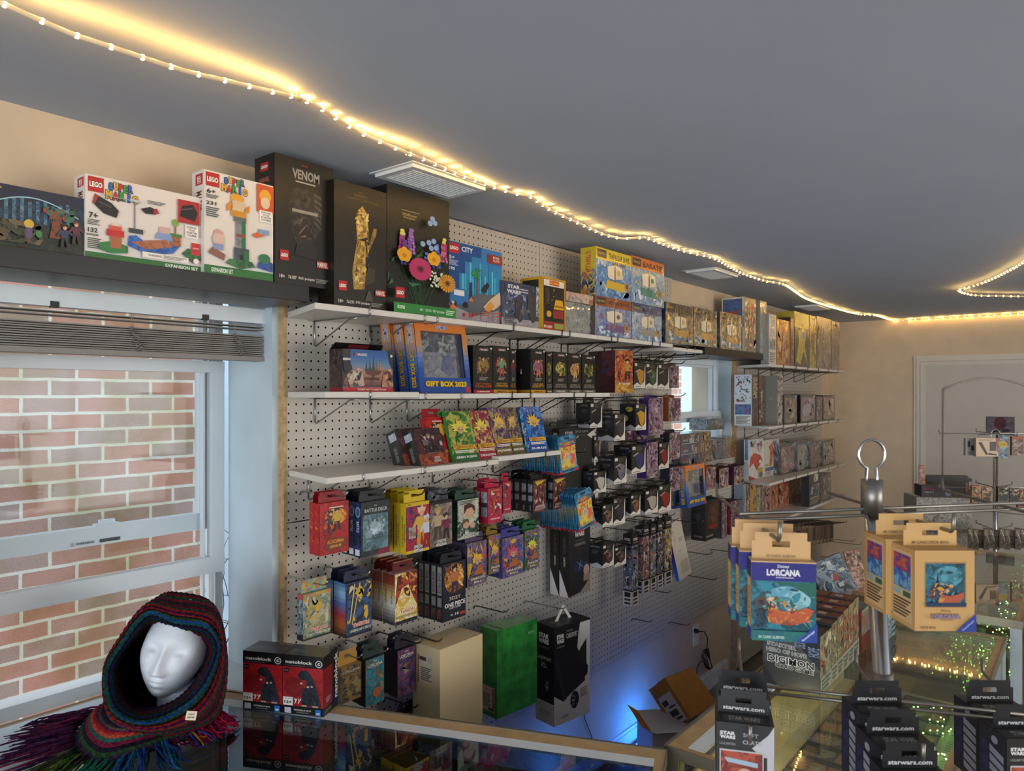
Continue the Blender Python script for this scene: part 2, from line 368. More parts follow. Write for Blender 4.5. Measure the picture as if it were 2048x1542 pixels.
def window(name, X, Y0, Y1, Z0, Z1, zmid0, zmid1, raised):
    e = empty(name, (0, 0, 0)); e['kind'] = 'structure'
    f = MB(); T = .035
    for (a, b, c, d) in ((Y0, Y0 + T, Z0 + T + .0002, Z1 - T - .0002), (Y1 - T * .7, Y1, Z0 + T + .0002, Z1 - T - .0002), (Y0, Y1, Z0, Z0 + T), (Y0, Y1, Z1 - T, Z1)): f.box(X - .09, a, c, X - .0325, b, d)
    for q in (.022, .05): f.box(X - .03, Y1 - T * .7 - q, Z0, X - .012, Y1 - T * .7 - q + .006, Z1)
    f.build('window_frame', 'white', e)
    # front sash
    a0, a1, b0, b1 = raised
    s = MB(); F = X + .0
    s.box(F - .03, Y0 + .02, b0, F, Y1 - .012, b0 + .048); s.box(F - .03, Y0 + .02, b1 - .034, F, Y1 - .012, b1)
    s.box(F - .0295, Y0 + .0205, b0 + .0481, F - .0005, Y0 + .055, b1 - .0341); s.box(F - .0295, Y1 - .052, b0 + .0481, F - .0005, Y1 - .0125, b1 - .0341)
    s.build('sash', 'white', e)
    p = MB(); p.box(F - .017, Y0 + .05, b0 + .04, F - .013, Y1 - .05, b1 - .03); p.build('pane', 'glass', e)
    s = MB(); B = X - .04
    s.box(B - .03, Y0 + .02, zmid0, B, Y1 - .045, zmid1); s.box(B - .029, Y1 - .07, zmid1 + .0002, B - .001, Y1 - .045, Z1 - .0502); s.box(B - .03, Y0 + .02, Z1 - .05, B, Y1 - .045, Z1 - .036)
    so = s.build('sash', 'white', e)
    l = MB(); ym = Y0 + (Y1 - Y0) * .62
    l.box(B - .02, ym - .03, zmid1, B + .005, ym + .03, zmid1 + .006); l.box(B - .014, ym - .018, zmid1 + .005, B, ym + .02, zmid1 + .016); l.build('sash_lock', 'white', so)
    p = MB(); p.box(B - .018, Y0 + .02, zmid1, B - .014, Y1 - .06, Z1 - .03); p.build('pane', 'glass', e)
    return e
w1 = window('window_1', -.26, .30, 1.17, .962, 2.12, 1.363, 1.412, (0, 0, 1.235, 1.868))
m = MB(); m.panel([('t', '\u26a0 WARNING', .35, .5, .9, '#55585c'), ('r', .62, .1, .95, .9, '#4a4d52')], .16, .011, .01, 'f')
wl = m.build('warning_sticker', 'm', w1); wl.location = (-.2975, .72, 1.368); wl.rotation_euler = (0, 0, R_(90))
w2 = window('window_2', -.078, 3.6, 4.463, 1.377, 1.985, 1.60, 1.66, (0, 0, 1.384, 1.665))
for n_, X_, dx in (('window_3', 4.81, .1),):
    f = MB(); f.box(4.82, 1.0, .7, 4.9, 1.06, 2.25); f.box(4.82, 4.14, .7, 4.9, 4.2, 2.25); f.box(4.82, 2.57, .7, 4.9, 2.63, 2.25); o = f.build(n_, 'white'); o['kind'] = 'structure'
f = MB()
for x in (.5, 1.75, 3.0, 4.24): f.box(x, -2.95, .6, x + .06, -2.85, 2.3)
o = f.build('window_4', 'alum'); o['kind'] = 'structure'

# far door
dl = onY(1828, 712, FARY); dc = onY(1851, 726, FARY)
DX0, DX1, DT = dc.x, dc.x + .86, dc.z
ca = MB(); cw = dc.x - dl.x; zt = dl.z
for k, (o_, th) in enumerate(((0, .012), (.25, .02), (.6, .026), (.85, .018))):
    a = cw * o_; b = cw * min(1, o_ + .33)
    ca.box(DX0 - cw + a, FARY - th, 0, DX0 - cw + b, FARY - .001, zt - (cw * o_)); ca.box(DX1 + cw - b, FARY - th, 0, DX1 + cw - a, FARY - .001, zt - cw * o_)
    ca.box(DX0 - cw + a + .0004, FARY - th - .0009, zt - b, DX1 + cw - a - .0004, FARY - .0016, zt - a - .0004)
d1 = empty('door_1'); d1['kind'] = 'structure'
ca.build('door_casing', 'casing', d1)
dm = MB(); dm.box(DX0, FARY - .012, .01, DX1, FARY - .002, DT)
dm.build('door_leaf', 'door', d1)
pm = MB()
a0, a1, zc = DX0 + .13, DX1 - .13, onY(1905, 778, FARY).z
arch = [(a0 + (a1 - a0) * i / 16, FARY - .016, zc + .085 * math.sin(math.pi * i / 16)) for i in range(17)]
pm.tube([(a0, FARY - .014, 1.0), (a0, FARY - .014, zc)] + arch + [(a1, FARY - .014, zc), (a1, FARY - .014, 1.0), (a0, FARY - .014, 1.0)], .009, 6)
pm.tube([(a0, FARY - .014, .2), (a0, FARY - .014, .85), (a1, FARY - .014, .85), (a1, FARY - .014, .2), (a0, FARY - .014, .2)], .009, 6)
pm.build('panel_moulding', 'door', d1)
k = MB(); k.ball((DX1 - .06, FARY - .06, .95), .027, n=12, m=8); k.tube([(DX1 - .06, FARY - .012, .95), (DX1 - .06, FARY - .04, .95)], .012); k.build('door_knob', 'chrome', d1)
pa = onY(1972, 833, FARY - .02); pb = onY(2029, 866, FARY - .02)
m = MB(); W_, H_ = pb.x - pa.x, pa.z - onY(1972, 868, FARY - .02).z
m.box(0, 0, 0, W_, .002, H_, '#3c3036')
m.panel([('r', .02, .02, .98, .98, '#6e6872', '#5a5560', '#494048'), ('e', .5, .62, .22, .36, '#5e2430', '#40161f'), ('p', [(.1, .02), (.25, .3), (.4, .3), (.45, .02)], '#241c22'), ('p', [(.55, .02), (.6, .3), (.8, .3), (.95, .02)], '#241c22'), ('t', 'WANTED', .5, .08, .09, '#b9a6a0')], W_, H_, .002, 'f')
o = m.build('poster', 'm'); o.location = (pa.x, FARY - .0155, pa.z - H_)
tag(o, 'small dark red and grey poster stuck on the far door', 'poster')

# pegboards
def peg(name, y0, y1, z0, z1):
    m = MB(); m.face([(0, y0, z0), (0, y1, z0), (0, y1, z1), (0, y0, z1)])
    for a, b, c, d in ((y0, y0 + .0003, z0, z1), (y1 - .0003, y1, z0, z1)): m.face([(-.006, a, c), (0, a, c), (0, a, d), (-.006, a, d)])
    m.face([(-.006, y0, z0), (-.006, y1, z0), (0, y1, z0), (0, y0, z0)]); return m.build(name, 'peg')
P1 = tag(peg('pegboard', 1.2, 2.40, 1.403, 2.395), 'upper near pegboard panel with the white shelves on it', 'pegboard', 'pegboard panels')
P2 = tag(peg('pegboard', 2.402, 3.59, 1.403, 2.395), 'upper pegboard panel ending at the second window', 'pegboard', 'pegboard panels')
P3 = tag(peg('pegboard', 1.2, 3.62, .49, 1.400), 'long lower pegboard panel holding hanging deck boxes and binders', 'pegboard', 'pegboard panels')
P4 = tag(peg('pegboard', 3.622, 4.47, .49, 1.374), 'pegboard panel below the second window', 'pegboard', 'pegboard panels')
P5 = tag(peg('pegboard', 4.493, 6.31, .02, 2.39), 'far pegboard panel behind the model kit shelves', 'pegboard', 'pegboard panels')
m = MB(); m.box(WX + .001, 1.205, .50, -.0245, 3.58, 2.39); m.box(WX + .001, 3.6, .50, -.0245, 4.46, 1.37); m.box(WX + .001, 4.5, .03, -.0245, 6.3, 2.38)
o = m.build('cavity_shade_sheet', 'dark'); o['kind'] = 'structure'  # black sheet paints in the shade seen through the pegboard holes
m = MB()
for y in (1.212, 2.40, 3.575):
    m.box(-.0235, y - .01, .50, -.0065, y + .01, 2.39)
o = m.build('trim_5', 'ply'); o['kind'] = 'structure'

# ceiling vents
def vent(label, x0, y0, L=.30, Wd=.155):
    e = empty('ceiling_vent', (x0, y0, CEIL)); tag(e, label, 'vent', 'ceiling vents')
    f = MB(); z = -.012
    for a, b, c, d in ((0, 0, Wd, .022), (0, L - .022, Wd, L), (0, .0222, .022, L - .0222), (Wd - .022, .0222, Wd, L - .0222), (.0222, L * .5 - .004, Wd - .0222, L * .5 + .004)): f.box(a, b, z, c, d, -.0004)
    for a, b, c, d in ((-.012, -.012, Wd + .012, -.0002), (-.012, L + .0002, Wd + .012, L + .012), (-.012, 0, -.0002, L), (Wd + .0002, 0, Wd + .012, L)): f.box(a, b, -.003, c, d, -.0004)
    f.build('vent_frame', 'white', e)
    s = MB()
    n = 9
    for i in range(n):
        x = .024 + (Wd - .048) * i / (n - 1)
        s.hexa([(x - .001, .02, -.013), (x + .001, .02, -.013), (x + .001, L - .02, -.013), (x - .001, L - .02, -.013), (x + .0015, .02, -.004), (x + .0035, .02, -.004), (x + .0035, L - .02, -.004), (x + .0015, L - .02, -.004)])
    s.build('louvre', 'white', e)
    b = MB(); b.box(.02, .02, -.0035, Wd - .02, L - .02, -.0032); b.build('duct_shade', 'dark', e)  # black sheet stands for the shade inside the duct
vent('nearest white louvred ceiling vent beside the light rope', .195, 1.36)
v2 = onZ(1380, 544, CEIL); vent('middle white ceiling vent above the second window', v2.x, v2.y - .05)
v3 = onZ(1590, 612, CEIL); vent('farthest ceiling vent near the far corner', v3.x, v3.y)

# ================================================================== outside
m = MB(); m.box(-2.0, -3.0, -1.0, -1.70, 1.849, 5.0); o = m.build('neighbour_brick_wall', 'brick'); tag(o, 'red brick wall of the neighbouring house outside the near window', 'building', kind='structure')
m = MB(); m.box(-1.95, 1.851, -1, -1.71, 1.97, 5)
m.box(-1.95, 1.971, -1, -1.76, 2.03, 5)
for i in range(60):
    z = -1 + i * .1
    m.hexa([(-1.99, 2.031, z), (-1.93, 2.031, z), (-1.93, 5.6, z), (-1.99, 5.6, z), (-1.99, 2.031, z + .1), (-1.955, 2.031, z + .1), (-1.955, 5.6, z + .1), (-1.99, 5.6, z + .1)])
m.box(-1.935, 2.031, .9, -1.915, 2.10, 3.2)
o = m.build('neighbour_siding', plain('pale_blue_siding', '#c3d4e4', .6, var=.03)); tag(o, 'pale blue clapboard siding with corner board outside', 'siding', kind='structure')
qa = onX(1363, 760, -1.7).y
m = MB(); m.box(-2.0, 6.2, -1, -1.70, qa, 5); o = m.build('neighbour_brick_corner', 'brick'); tag(o, 'brick corner seen through the second window', 'building', kind='structure')
m = MB(); m.box(-2.0, qa + .001, -1, -1.72, qa + .55, 5); m.box(-2.1, qa + .60, -1, -1.8, 12, 5); o = m.build('neighbour_pale_wall', plain('weathered_white_boards', '#b4c0c8', .8, var=.09, scale=3)); tag(o, 'weathered pale wall seen through the second window', 'wall', kind='structure')
m = MB(); m.box(-2.0, qa + .551, -1, -1.75, qa + .60, 5); o = m.build('downpipe', plain('grey_downpipe', '#7c8894', .6, var=.3, scale=9)); tag(o, 'grey weathered downpipe seen through the second window', 'pipe')
struct('outside_ground', [(-8, -8, -.9, -.31, 14, -.8)], plain('gravel_ground', '#8d8a80', .9, var=.3, scale=30))
m = MB()
rnd = random.Random(5)
def vine(m, P, d, n, r):
    pts = [Vector(P)]; d = Vector(d)
    for i in range(n):
        d = (d + Vector((rnd.uniform(-.2, .2), rnd.uniform(-.45, .45), rnd.uniform(-.2, .35)))).normalized(); pts.append(pts[-1] + d * .05)
    m.tube(pts, r, 5, cap=False, radii=[r * (1 - .7 * i / n) for i in range(n + 1)])
    return pts
for k_ in range(3):
    p = vine(m, onX(430 + 8 * k_, 1330, -1.5), (0, 0, 1), 11 + k_, .0035)
    for q in p[4::3]: vine(m, q, (0, rnd.choice((-1, 1)), .5), 4, .002)
m.tube([onX(438, 1330, -1.5) * 1.0 + Vector((0, 0, -1.8)) * 1.0, onX(438, 1330, -1.5)], .004, 5)
tag(m.build('bare_vine', plain('vine_bark', '#4b4136', .9)), 'thin bare vine climbing outside beside the brick corner', 'vine')

# ================================================================== blinds
bl = empty('window_blind', (0, 0, 0)); tag(bl, 'taupe slatted blind drawn up at the top of the near window', 'blind')
BX, B0, B1 = -.065, .31, 1.172
def zat(py, px=547, X=BX): return onX(px, py, X).z
m = MB(); m.box(BX - .05, B0, zat(648), BX, B1, zat(629)); m.build('headrail', 'white', bl)
m = MB(); m.box(BX + .001, B0, zat(650), BX + .008, B1, zat(622)); m.build('valance', 'white', bl)
for y in (.62, .98):
    m = MB(); m.box(BX - .0, y, zat(652), BX + .010, y + .018, zat(642)); m.build('valance_clip', 'blackp', bl)
m = MB()
for z in (zat(657), zat(663)): m.box(BX - .045, B0, z, BX - .003, B1, z + .0025)
zs0, zs1 = zat(715), zat(674)
for i in range(11):
    z = zs0 + (zs1 - zs0) * (i + .5) / 11; j = (i % 3) * .003
    m.box(BX - .048 + j, B0, z, BX - .004 + j, B1 - j, z + .0032)
m.build('slat_stack', 'blind', bl)
m = MB(); m.box(BX - .05, B0, zs0 - .012, BX + .001, B1, zs0 + .001); m.build('bottom_rail', 'blind', bl)
for y in (.80, 1.075):
    m = MB(); rnd = random.Random(int(y * 100))
    for k_ in range(2): m.tube([(BX + .002, y + .006 * k_, zat(648)), (BX + .004, y + .004 * k_, (zat(648) + zs1) / 2), (BX + .002, y + .005 * k_, zs1)], .0008, 5)
    pts = []
    for i in range(60):
        f_ = i / 59; pts.append((BX + .006 + .004 * math.sin(i * 1.3), y + .025 * f_ + .009 * math.sin(i * 1.05), zs1 - (zs1 - zs0) * f_ + .004 * math.cos(i * 2.1)))
    m.tube(pts, .0009, 5); m.build('ladder_cord', 'cord', bl)
# ================================================================== shelves
SX = .25
def yof(px, X=SX): return onX(px, 788, X).y
def shelf(label, y0, y1, ztop, mat='shelf', X=SX, th=.016, group='white pegboard shelves', x0=.002, yb=None):
    a = y0 if yb is None else yb; q = ztop - th
    m = MB(); m.hexa([(x0, a, q), (X, y0, q), (X, y1, q), (x0, y1, q), (x0, a, ztop), (X, y0, ztop), (X, y1, ztop), (x0, y1, ztop)])
    o = m.build('shelf_board', mat); tag(o, label, 'shelf', group)
    mod = o.modifiers.new('b', 'BEVEL'); mod.width = .0012; mod.segments = 2
    return o
Z1 = 2.003
ys = [1.115, 1.78, 2.45, yof(1346)]
for i in range(3):
    shelf(('left third', 'middle third', 'right third')[i] + ' of the top white shelf under the tall kit boxes', ys[i] + .001, ys[i + 1] - .001, Z1, yb=1.202 if i == 0 else None)
B2 = [1.16, 0]
shelf('black floating shelf above the near window', -.3, 1.150, 2.054, 'black', .178, .042, 'black floating shelves', WX + .002)
# right black shelf & small white shelf end
q0 = onX(1405, 690, .25); q1 = onX(1527, 715, .18)
shelf('short white shelf end in front of the farther black shelf', ys[3] + .012, q0.y, 1.99, X=.25, th=.016)
ZB2 = 2.006
shelf('black floating shelf above the second window', q0.y - .25, q1.y, ZB2, 'black', .178, .045, 'black floating shelves', WX + .002) if False else None
# second level
Z2 = 1.776
y2 = [1.147, yof(839), yof(997), yof(1119), yof(1220)]
zz2 = [1.776, 1.7715, 1.773, 1.7745]
for i in range(4):
    shelf(('first', 'second', 'third', 'fourth')[i] + ' white shelf board from the left at eye level', y2[i] + .001, y2[i + 1] - .001, zz2[i], yb=1.202 if i == 0 else None)
# third level
Z3 = 1.553
y3 = [1.152, yof(843), yof(998), yof(1122)]
zz3 = [1.553, 1.553, 1.562]
for i in range(3):
    shelf(('left', 'middle', 'right')[i] + ' board of the low white shelf above the hanging deck boxes', y3[i] + .001, y3[i + 1] - .001, zz3[i], yb=1.205 if i == 0 else None)
# far bay
FE = yof(1692)
R0 = 4.50
zr1 = onX(1683, 741, SX).z; zr2 = onX(1683, 839, SX).z; zr3 = onX(1683, 928, SX).z; zr4 = onX(1681, 992, SX).z
for z, nme in ((zr1, 'top'), (zr2, 'second'), (zr3, 'third'), (zr4, 'lowest')):
    for i in range(2):
        a = R0 + (FE - R0) * i * .5; b = R0 + (FE - R0) * (i + 1) * .5
        shelf(('near half', 'far half')[i] + ' of the ' + nme + ' white shelf in the far pegboard bay', a + .001 - (.13 if i == 0 else 0), b - .001, z, yb=R0 if i == 0 else None)
# black shelf over window two
ZBS = onX(1385, 690, .178).z
shelf('black floating shelf above the second window', 3.62, q1.y, ZBS, 'black', .178, .042, 'black floating shelves', WX + .002)

# wire brackets
br0 = None
def bracket_mesh():
    m = MB(); r = .0022
    m.tube([(.0, 0, -.020), (.244, 0, -.020), (.2535, 0, -.017), (.2545, 0, .004)], r, 6)
    m.tube([(.004, 0, -.020), (.004, 0, -.090), (.010, 0, -.094), (.165, 0, -.024), (.20, 0, -.023)], r, 6)
    m.tube([(.003, -.02, -.018), (.003, .02, -.018)], r, 6)
    return m
def bracket(y, ztop, label, bright):
    m = bracket_mesh(); o = m.build('shelf_bracket', 'wire' if bright else 'wired'); o.location = (0, y, ztop + .001); tag(o, label, 'bracket', 'wire shelf brackets'); return o
wy = lambda px: onX(px, 788, .004).y
names = ('first', 'second', 'third', 'fourth', 'fifth', 'sixth', 'seventh', 'eighth', 'ninth', 'tenth', 'eleventh', 'twelfth')
for i, px in enumerate((629, 740, 765, 920, 1020, 1036, 1123, 1136, 1209, 1225, 1283, 1299)):
    bracket(wy(px), Z1, names[i] + ' wire bracket from the left under the top shelf', i < 3)
for i, px in enumerate((630, 741, 814, 917, 955, 1045, 1069, 1150)):
    z = zz2[sum(wy(px) + .0 > t for t in y2[1:4])] if True else 0
    bracket(wy(px), z, names[i] + ' wire bracket from the left under the eye-level shelf', i < 3)
for i, y in enumerate((1.27, 1.50, 1.78, 2.10, 2.35)):
    z = zz3[0] if y < y3[2] else zz3[2]
    bracket(y, z, names[i] + ' wire bracket from the left under the low shelf', i < 3)
k = 0
for z, nme in ((zr1, 'top'), (zr2, 'second'), (zr3, 'third')):
    for i in range(6):
        bracket(R0 + .12 + i * .245, z, names[i] + ' wire bracket under the ' + nme + ' shelf of the far bay', False)

# ================================================================== generic carton
def carton(name, label, cat, loc, W, D, H, base, front=(), side=(), top=(), right=(), mat='g', rz=90, lean=0, group=None, tabh=0, tabc=None, tabops=(), parent=None, rollx=0):
    m = MB(); m.box(0, 0, 0, W, D, H, base)
    o = m.build(name, mat, parent)
    o.location = loc; o.rotation_euler = (R_(-lean), R_(rollx), R_(rz))
    if label: tag(o, label, cat, group)
    for nm_, ops, sd in (('front_print', front, 'f'), ('side_print', side, 'l'), ('top_print', top, 't'), ('side_print', right, 'r')):
        if ops:
            p = MB(); p.panel(ops, W, H, D, sd); p.build(nm_, mat, o)
    if tabh:
        t = MB(); y = D * .55; c = tabc or base; tw = .92
        a, b = W * (1 - tw) / 2, W * (1 + tw) / 2; s0, s1 = W * .36, W * .64; z0, z1 = H + tabh * .45, H + tabh * .68
        for (x0, x1, u0, u1) in ((a, b, H - .001, z0), (a, s0, z0, z1), (s1, b, z0, z1), (a + .004, b - .004, z1, H + tabh)): t.box(x0, y, u0, x1, y + .0008, u1, c)
        t.v = [(x, yy, z) for x, yy, z in t.v]
        if tabops:
            q = MB(); q.panel(tabops, b - a, tabh, .001, 'f'); k0 = len(t.v)
            t.v += [(x + a, yy + y, z + H) for x, yy, z in q.v]; t.f += [tuple(i + k0 for i in f) for f in q.f]; t.c += q.c; t.smooth += q.smooth
        t.build('hang_tab', mat, o)
    return o
def hook(y, z, L, label, bright=False, x0=0.003, r=.0024, group='pegboard hooks'):
    m = MB(); m.tube([(x0, y, z - .012), (x0 + .006, y, z - .002), (x0 + .02, y, z), (x0 + L - .02, y, z), (x0 + L - .004, y, z + .005), (x0 + L + .006, y, z + .016)], r, 6)
    o = m.build('peg_hook', 'wire' if bright else 'wired'); tag(o, label, 'hook', group); return o
_hn, _hl = [0], {}
ORD = ('front', 'second', 'third', 'fourth', 'fifth', 'sixth', 'seventh', 'eighth')
def B(what, cat, xl, xr, yt, yb, X, D, base, front=(), side=(), top=(), mat='g', name='carton', n=1, dX=None, zb=None, lean=0, yaw=0, tab=0, tabc=None, tabops=(), hk=None, group=None, W=None, H=None, H_only=None, stacklab=None, bright=False):
    Y0 = onX(xl, 788, X).y; Y1 = onX(xr, 788, X).y
    z0 = zb if zb is not None else onX(xl, yb, X).z
    z1 = onX(xl, yt, X).z
    W = W or (Y1 - Y0); H = H or (z1 - z0) / math.cos(R_(lean))
    dX = dX or D + .0015
    o = None
    for k in range(n):
        lb = what if n == 1 else (what + (', foremost' if k == 0 else ', %s from front' % ORD[k]))
        if k == 0:
            o = carton(name, lb, cat, (X, Y0, z0), W, D, H, base, front, side, top, mat=mat, rz=90 + yaw, lean=lean, tabh=tab, tabc=tabc, tabops=tabops, group=group or (what if n > 1 else None))
        else:
            c = copy_tree(o); c.location = (X - dX * k, Y0 + .0015 * (k % 2), z0 + .0008 * (k % 3)); c['label'] = lb
    if hk is not None:
        _hn[0] += 1; _w = ' '.join(what.split(',')[0].split()[:10]); _hl[_w] = _hl.get(_w, 0) + 1
        if _hl[_w] > 1: _w = ('another ', 'yet another ')[min(_hl[_w] - 2, 1)] + ' '.join(what.replace(',', '').split()[:11])
        z = z0 + H + tab * .62; hook(Y0 + W / 2, z, X + hk, 'wire hook of the ' + _w, bright)
    return o
# ================================================================== printed art
def T(s, x, y, h, c, w=None, out=None, rot=0, b=.02):
    o = {'b': b}
    if w: o['w'] = w
    if out: o['out'] = out
    if rot: o['rot'] = rot
    return ('t', s, x, y, h, c, o)
def brickmark(x0, y0, x1, y1):
    return [('r', x0, y0, x1, y1, '#b4161c'), T('LEGO', (x0 + x1) / 2, (y0 + y1) / 2, (y1 - y0) * .36, '#f6f2ea', (x1 - x0) * .8, '#151010', b=.04)]
RB = ['#2a62c0', '#d8a81c', '#c0282c', '#2f8f3a']
def rainbow(s, x, y, h, wd, seed=0):
    n = len(s); o = []
    for i, ch in enumerate(s):
        o.append(T(ch, x + (i - (n - 1) / 2) * wd / n, y + .006 * ((i * 5 + seed) % 3 - 1), h, RB[(i + seed) % 4], wd / n * (.3 if ch == 'I' else .9), '#141414', b=.05))
    return o
def sw(x, y, h, wd, c='#e9e6e0'):
    return [T('STAR', x, y + h * .55, h, c, wd, b=.05), T('WARS', x, y - h * .55, h, c, wd, b=.05)]
def grad(cs, x0=0, x1=1, y0=0, y1=1, n=14):
    o = []; L = [lin(c) for c in cs]
    for i in range(n):
        f = (i + .5) / n * (len(L) - 1); k = min(int(f), len(L) - 2); f -= k
        c = tuple(L[k][j] * (1 - f) + L[k + 1][j] * f for j in range(3))
        o.append(('r', x0, y0 + (y1 - y0) * i / n, x1, y0 + (y1 - y0) * (i + 1) / n + .0005, c))
    return o
# --- on the black shelf and the top shelf
ZT = 2.0545
fantasy = [('r', 0, 0, 1, 1, '#16222f', '#20384e', '#101820'), ('r', 0, 0, 1, .4, '#1b2418', '#26301c', '#12160f'), ('r', 0, .80, 1, 1, '#14203a')]
for i in range(12): fantasy.append(('r', .05 + i * .07, .45, .085 + i * .07, .78 + .03 * (i % 3), '#3a6a86', '#2a4c66', '#587f94'))
arc = [(.08 + .86 * i / 24, .62 + .22 * math.sin(math.pi * i / 24)) for i in range(25)]
for i in range(24):
    (a, b), (c, d) = arc[i], arc[i + 1]; fantasy.append(('p', [(a, b), (c, d), (c, d + .018), (a, b + .018)], '#9fc4d8'))
fantasy += [('p', [(.66, .25), (.70, .6), (.64, .72), (.72, .68), (.78, .76), (.80, .66), (.88, .66), (.77, .58), (.77, .25)], '#7a3f22', '#50301c', '#963c24'), ('x', .6, .55, .9, .75, 24, ['#2f5a4a', '#8a3a24', '#3d6a58'], 3, .05),
            ('x', .05, .1, .6, .45, 60, ['#3a3f2a', '#54452c', '#262a20', '#6b5a3a'], 4, .07), ('e', .47, .42, .045, .07, '#c9a53a'), ('p', [(.44, .2), (.5, .2), (.5, .36), (.44, .36)], '#5a4a6a'), ('e', .56, .28, .03, .06, '#3f7a44'),
            ('F', .80, .12, .38, '#23222b', '#2f3c55', '#2c1d16'), ('F', .91, .2, .38, '#3a2420', '#5b2c34', '#5e331f'), T('ter', .18, .90, .10, '#c9a468', .10), T('7+', .05, .85, .09, '#d8cdb8')]
o = B('dark blue fantasy scene toy kit box at the left end of the black shelf', 'toy box', -55, 168, 355, 522, .150, .055, '#0e1013', fantasy, zb=ZT, name='toy_kit_box')
def green_foot(s, x): return [('r', 0, 0, 1, .085, '#2b6a2e'), T(s, x, .043, .042, '#e8efe4', .30)]
exp1 = [('r', 0, 0, 1, 1, '#d9d2cc')] + green_foot('EXPANSION SET', .81) + brickmark(.02, .80, .145, .98) + rainbow('SUPER', .28, .91, .09, .20) + rainbow('MARIO', .29, .80, .10, .27, 1) + [
    T('7+', .06, .515, .07, '#1b1b1b', .07), T('132', .055, .34, .055, '#1b1b1b', .075), T('pcs/pzs', .055, .285, .04, '#1b1b1b', .09), ('L', .015, .12, .12, .25, 6, '#3a3a3a'), ('L', .015, .40, .11, .47, 4, '#555'), ('L', .50, .78, .66, .83, 3, '#666'),
    ('p', [(.06, .66), (.10, .76), (.20, .70), (.26, .62), (.24, .53), (.14, .56)], '#17171a'), ('p', [(.05, .66), (.07, .78), (.10, .76), (.07, .66)], '#a02a2c'), ('p', [(.10, .70), (.20, .66), (.20, .64), (.10, .68)], '#4a4a52'),
    ('r', .12, .775, .45, .785, '#9b9ea3'), ('r', .385, .42, .395, .78, '#6a6d73'), ('r', .35, .77, .43, .80, '#b7babf'), ('p', [(.44, .70), (.52, .745), (.58, .72), (.57, .66), (.48, .65)], '#17171a'), ('p', [(.55, .66), (.60, .68), (.58, .74), (.55, .73)], '#a02a2c'),
    ('p', [(.33, .22), (.5, .14), (.72, .20), (.78, .30), (.66, .33), (.5, .27), (.40, .36), (.34, .34)], '#24529c', '#2f68b8', '#1b3c78'), ('p', [(.36, .27), (.48, .20), (.72, .28), (.66, .36), (.5, .32)], '#a8694a', '#8a4f34'), ('r', .34, .38, .46, .44, '#3a4046'),
    ('r', .70, .30, .79, .43, '#a0603c', '#824b2e'), ('r', .69, .42, .80, .46, '#3a7a3c'), ('r', .735, .45, .75, .56, '#9a5c3a'), ('e', .742, .60, .028, .05, '#7da13c'), ('p', [(.8, .22), (.9, .12), (.98, .16), (.97, .26), (.86, .3)], '#2f6f38', '#234f2a'), ('r', .89, .22, .97, .38, '#b8262a'), ('r', .90, .30, .96, .32, '#d88a7a'),
    ('p', [(.10, .12), (.2, .09), (.33, .12), (.33, .20), (.22, .25), (.10, .20)], '#2f7a38', '#225a2a'), ('r', .19, .16, .28, .30, '#a8603a'), ('r', .16, .30, .30, .38, '#bb2226'), ('r', .18, .38, .28, .43, '#c8503a'), ('r', .20, .43, .26, .46, '#d8c8b8'),
    ('r', .60, .42, .69, .52, '#c9a6a0'), ('p', [(.56, .36), (.72, .36), (.70, .44), (.58, .44)], '#7d95c0'), ('r', .765, .62, .965, .92, '#a82327'), ('p', [(.78, .70), (.80, .84), (.90, .88), (.95, .78), (.92, .66)], '#15161a'), ('p', [(.80, .80), (.90, .84), (.90, .82), (.80, .78)], '#4a4a52'),
    ('r', .83, .44, .95, .60, '#efe9e0'), T('EXPAND', .89, .575, .026, '#333', .09), T('YOUR', .89, .54, .026, '#333', .06), T('STARTER', .89, .505, .026, '#333', .1), T('COURSE', .89, .47, .026, '#333', .09), ('r', .45, .10, .86, .17, '#e6e0d8'), T('WARNING:', .56, .137, .028, '#333', .12), ('L', .63, .11, .84, .16, 3, '#777'), ('e', .93, .14, .03, .04, '#c98a86'), ('e', .93, .14, .024, .032, '#e9e0d8')]
sd1 = [('r', 0, 0, 1, 1, '#d5cfc9'), ('r', .3, .86, .9, .97, '#a8201f'), T('LEGO', .6, .91, .3, '#eee', .07, rot=-90), T('MARIO', .6, .70, .5, '#7a3a30', .2, rot=-90)]
B('white wide building set box with black rocket shapes and a green foot band', 'toy box', 170, 404, 346, 520, .155, .055, '#d9d2cc', exp1, sd1, zb=ZT, name='toy_kit_box')
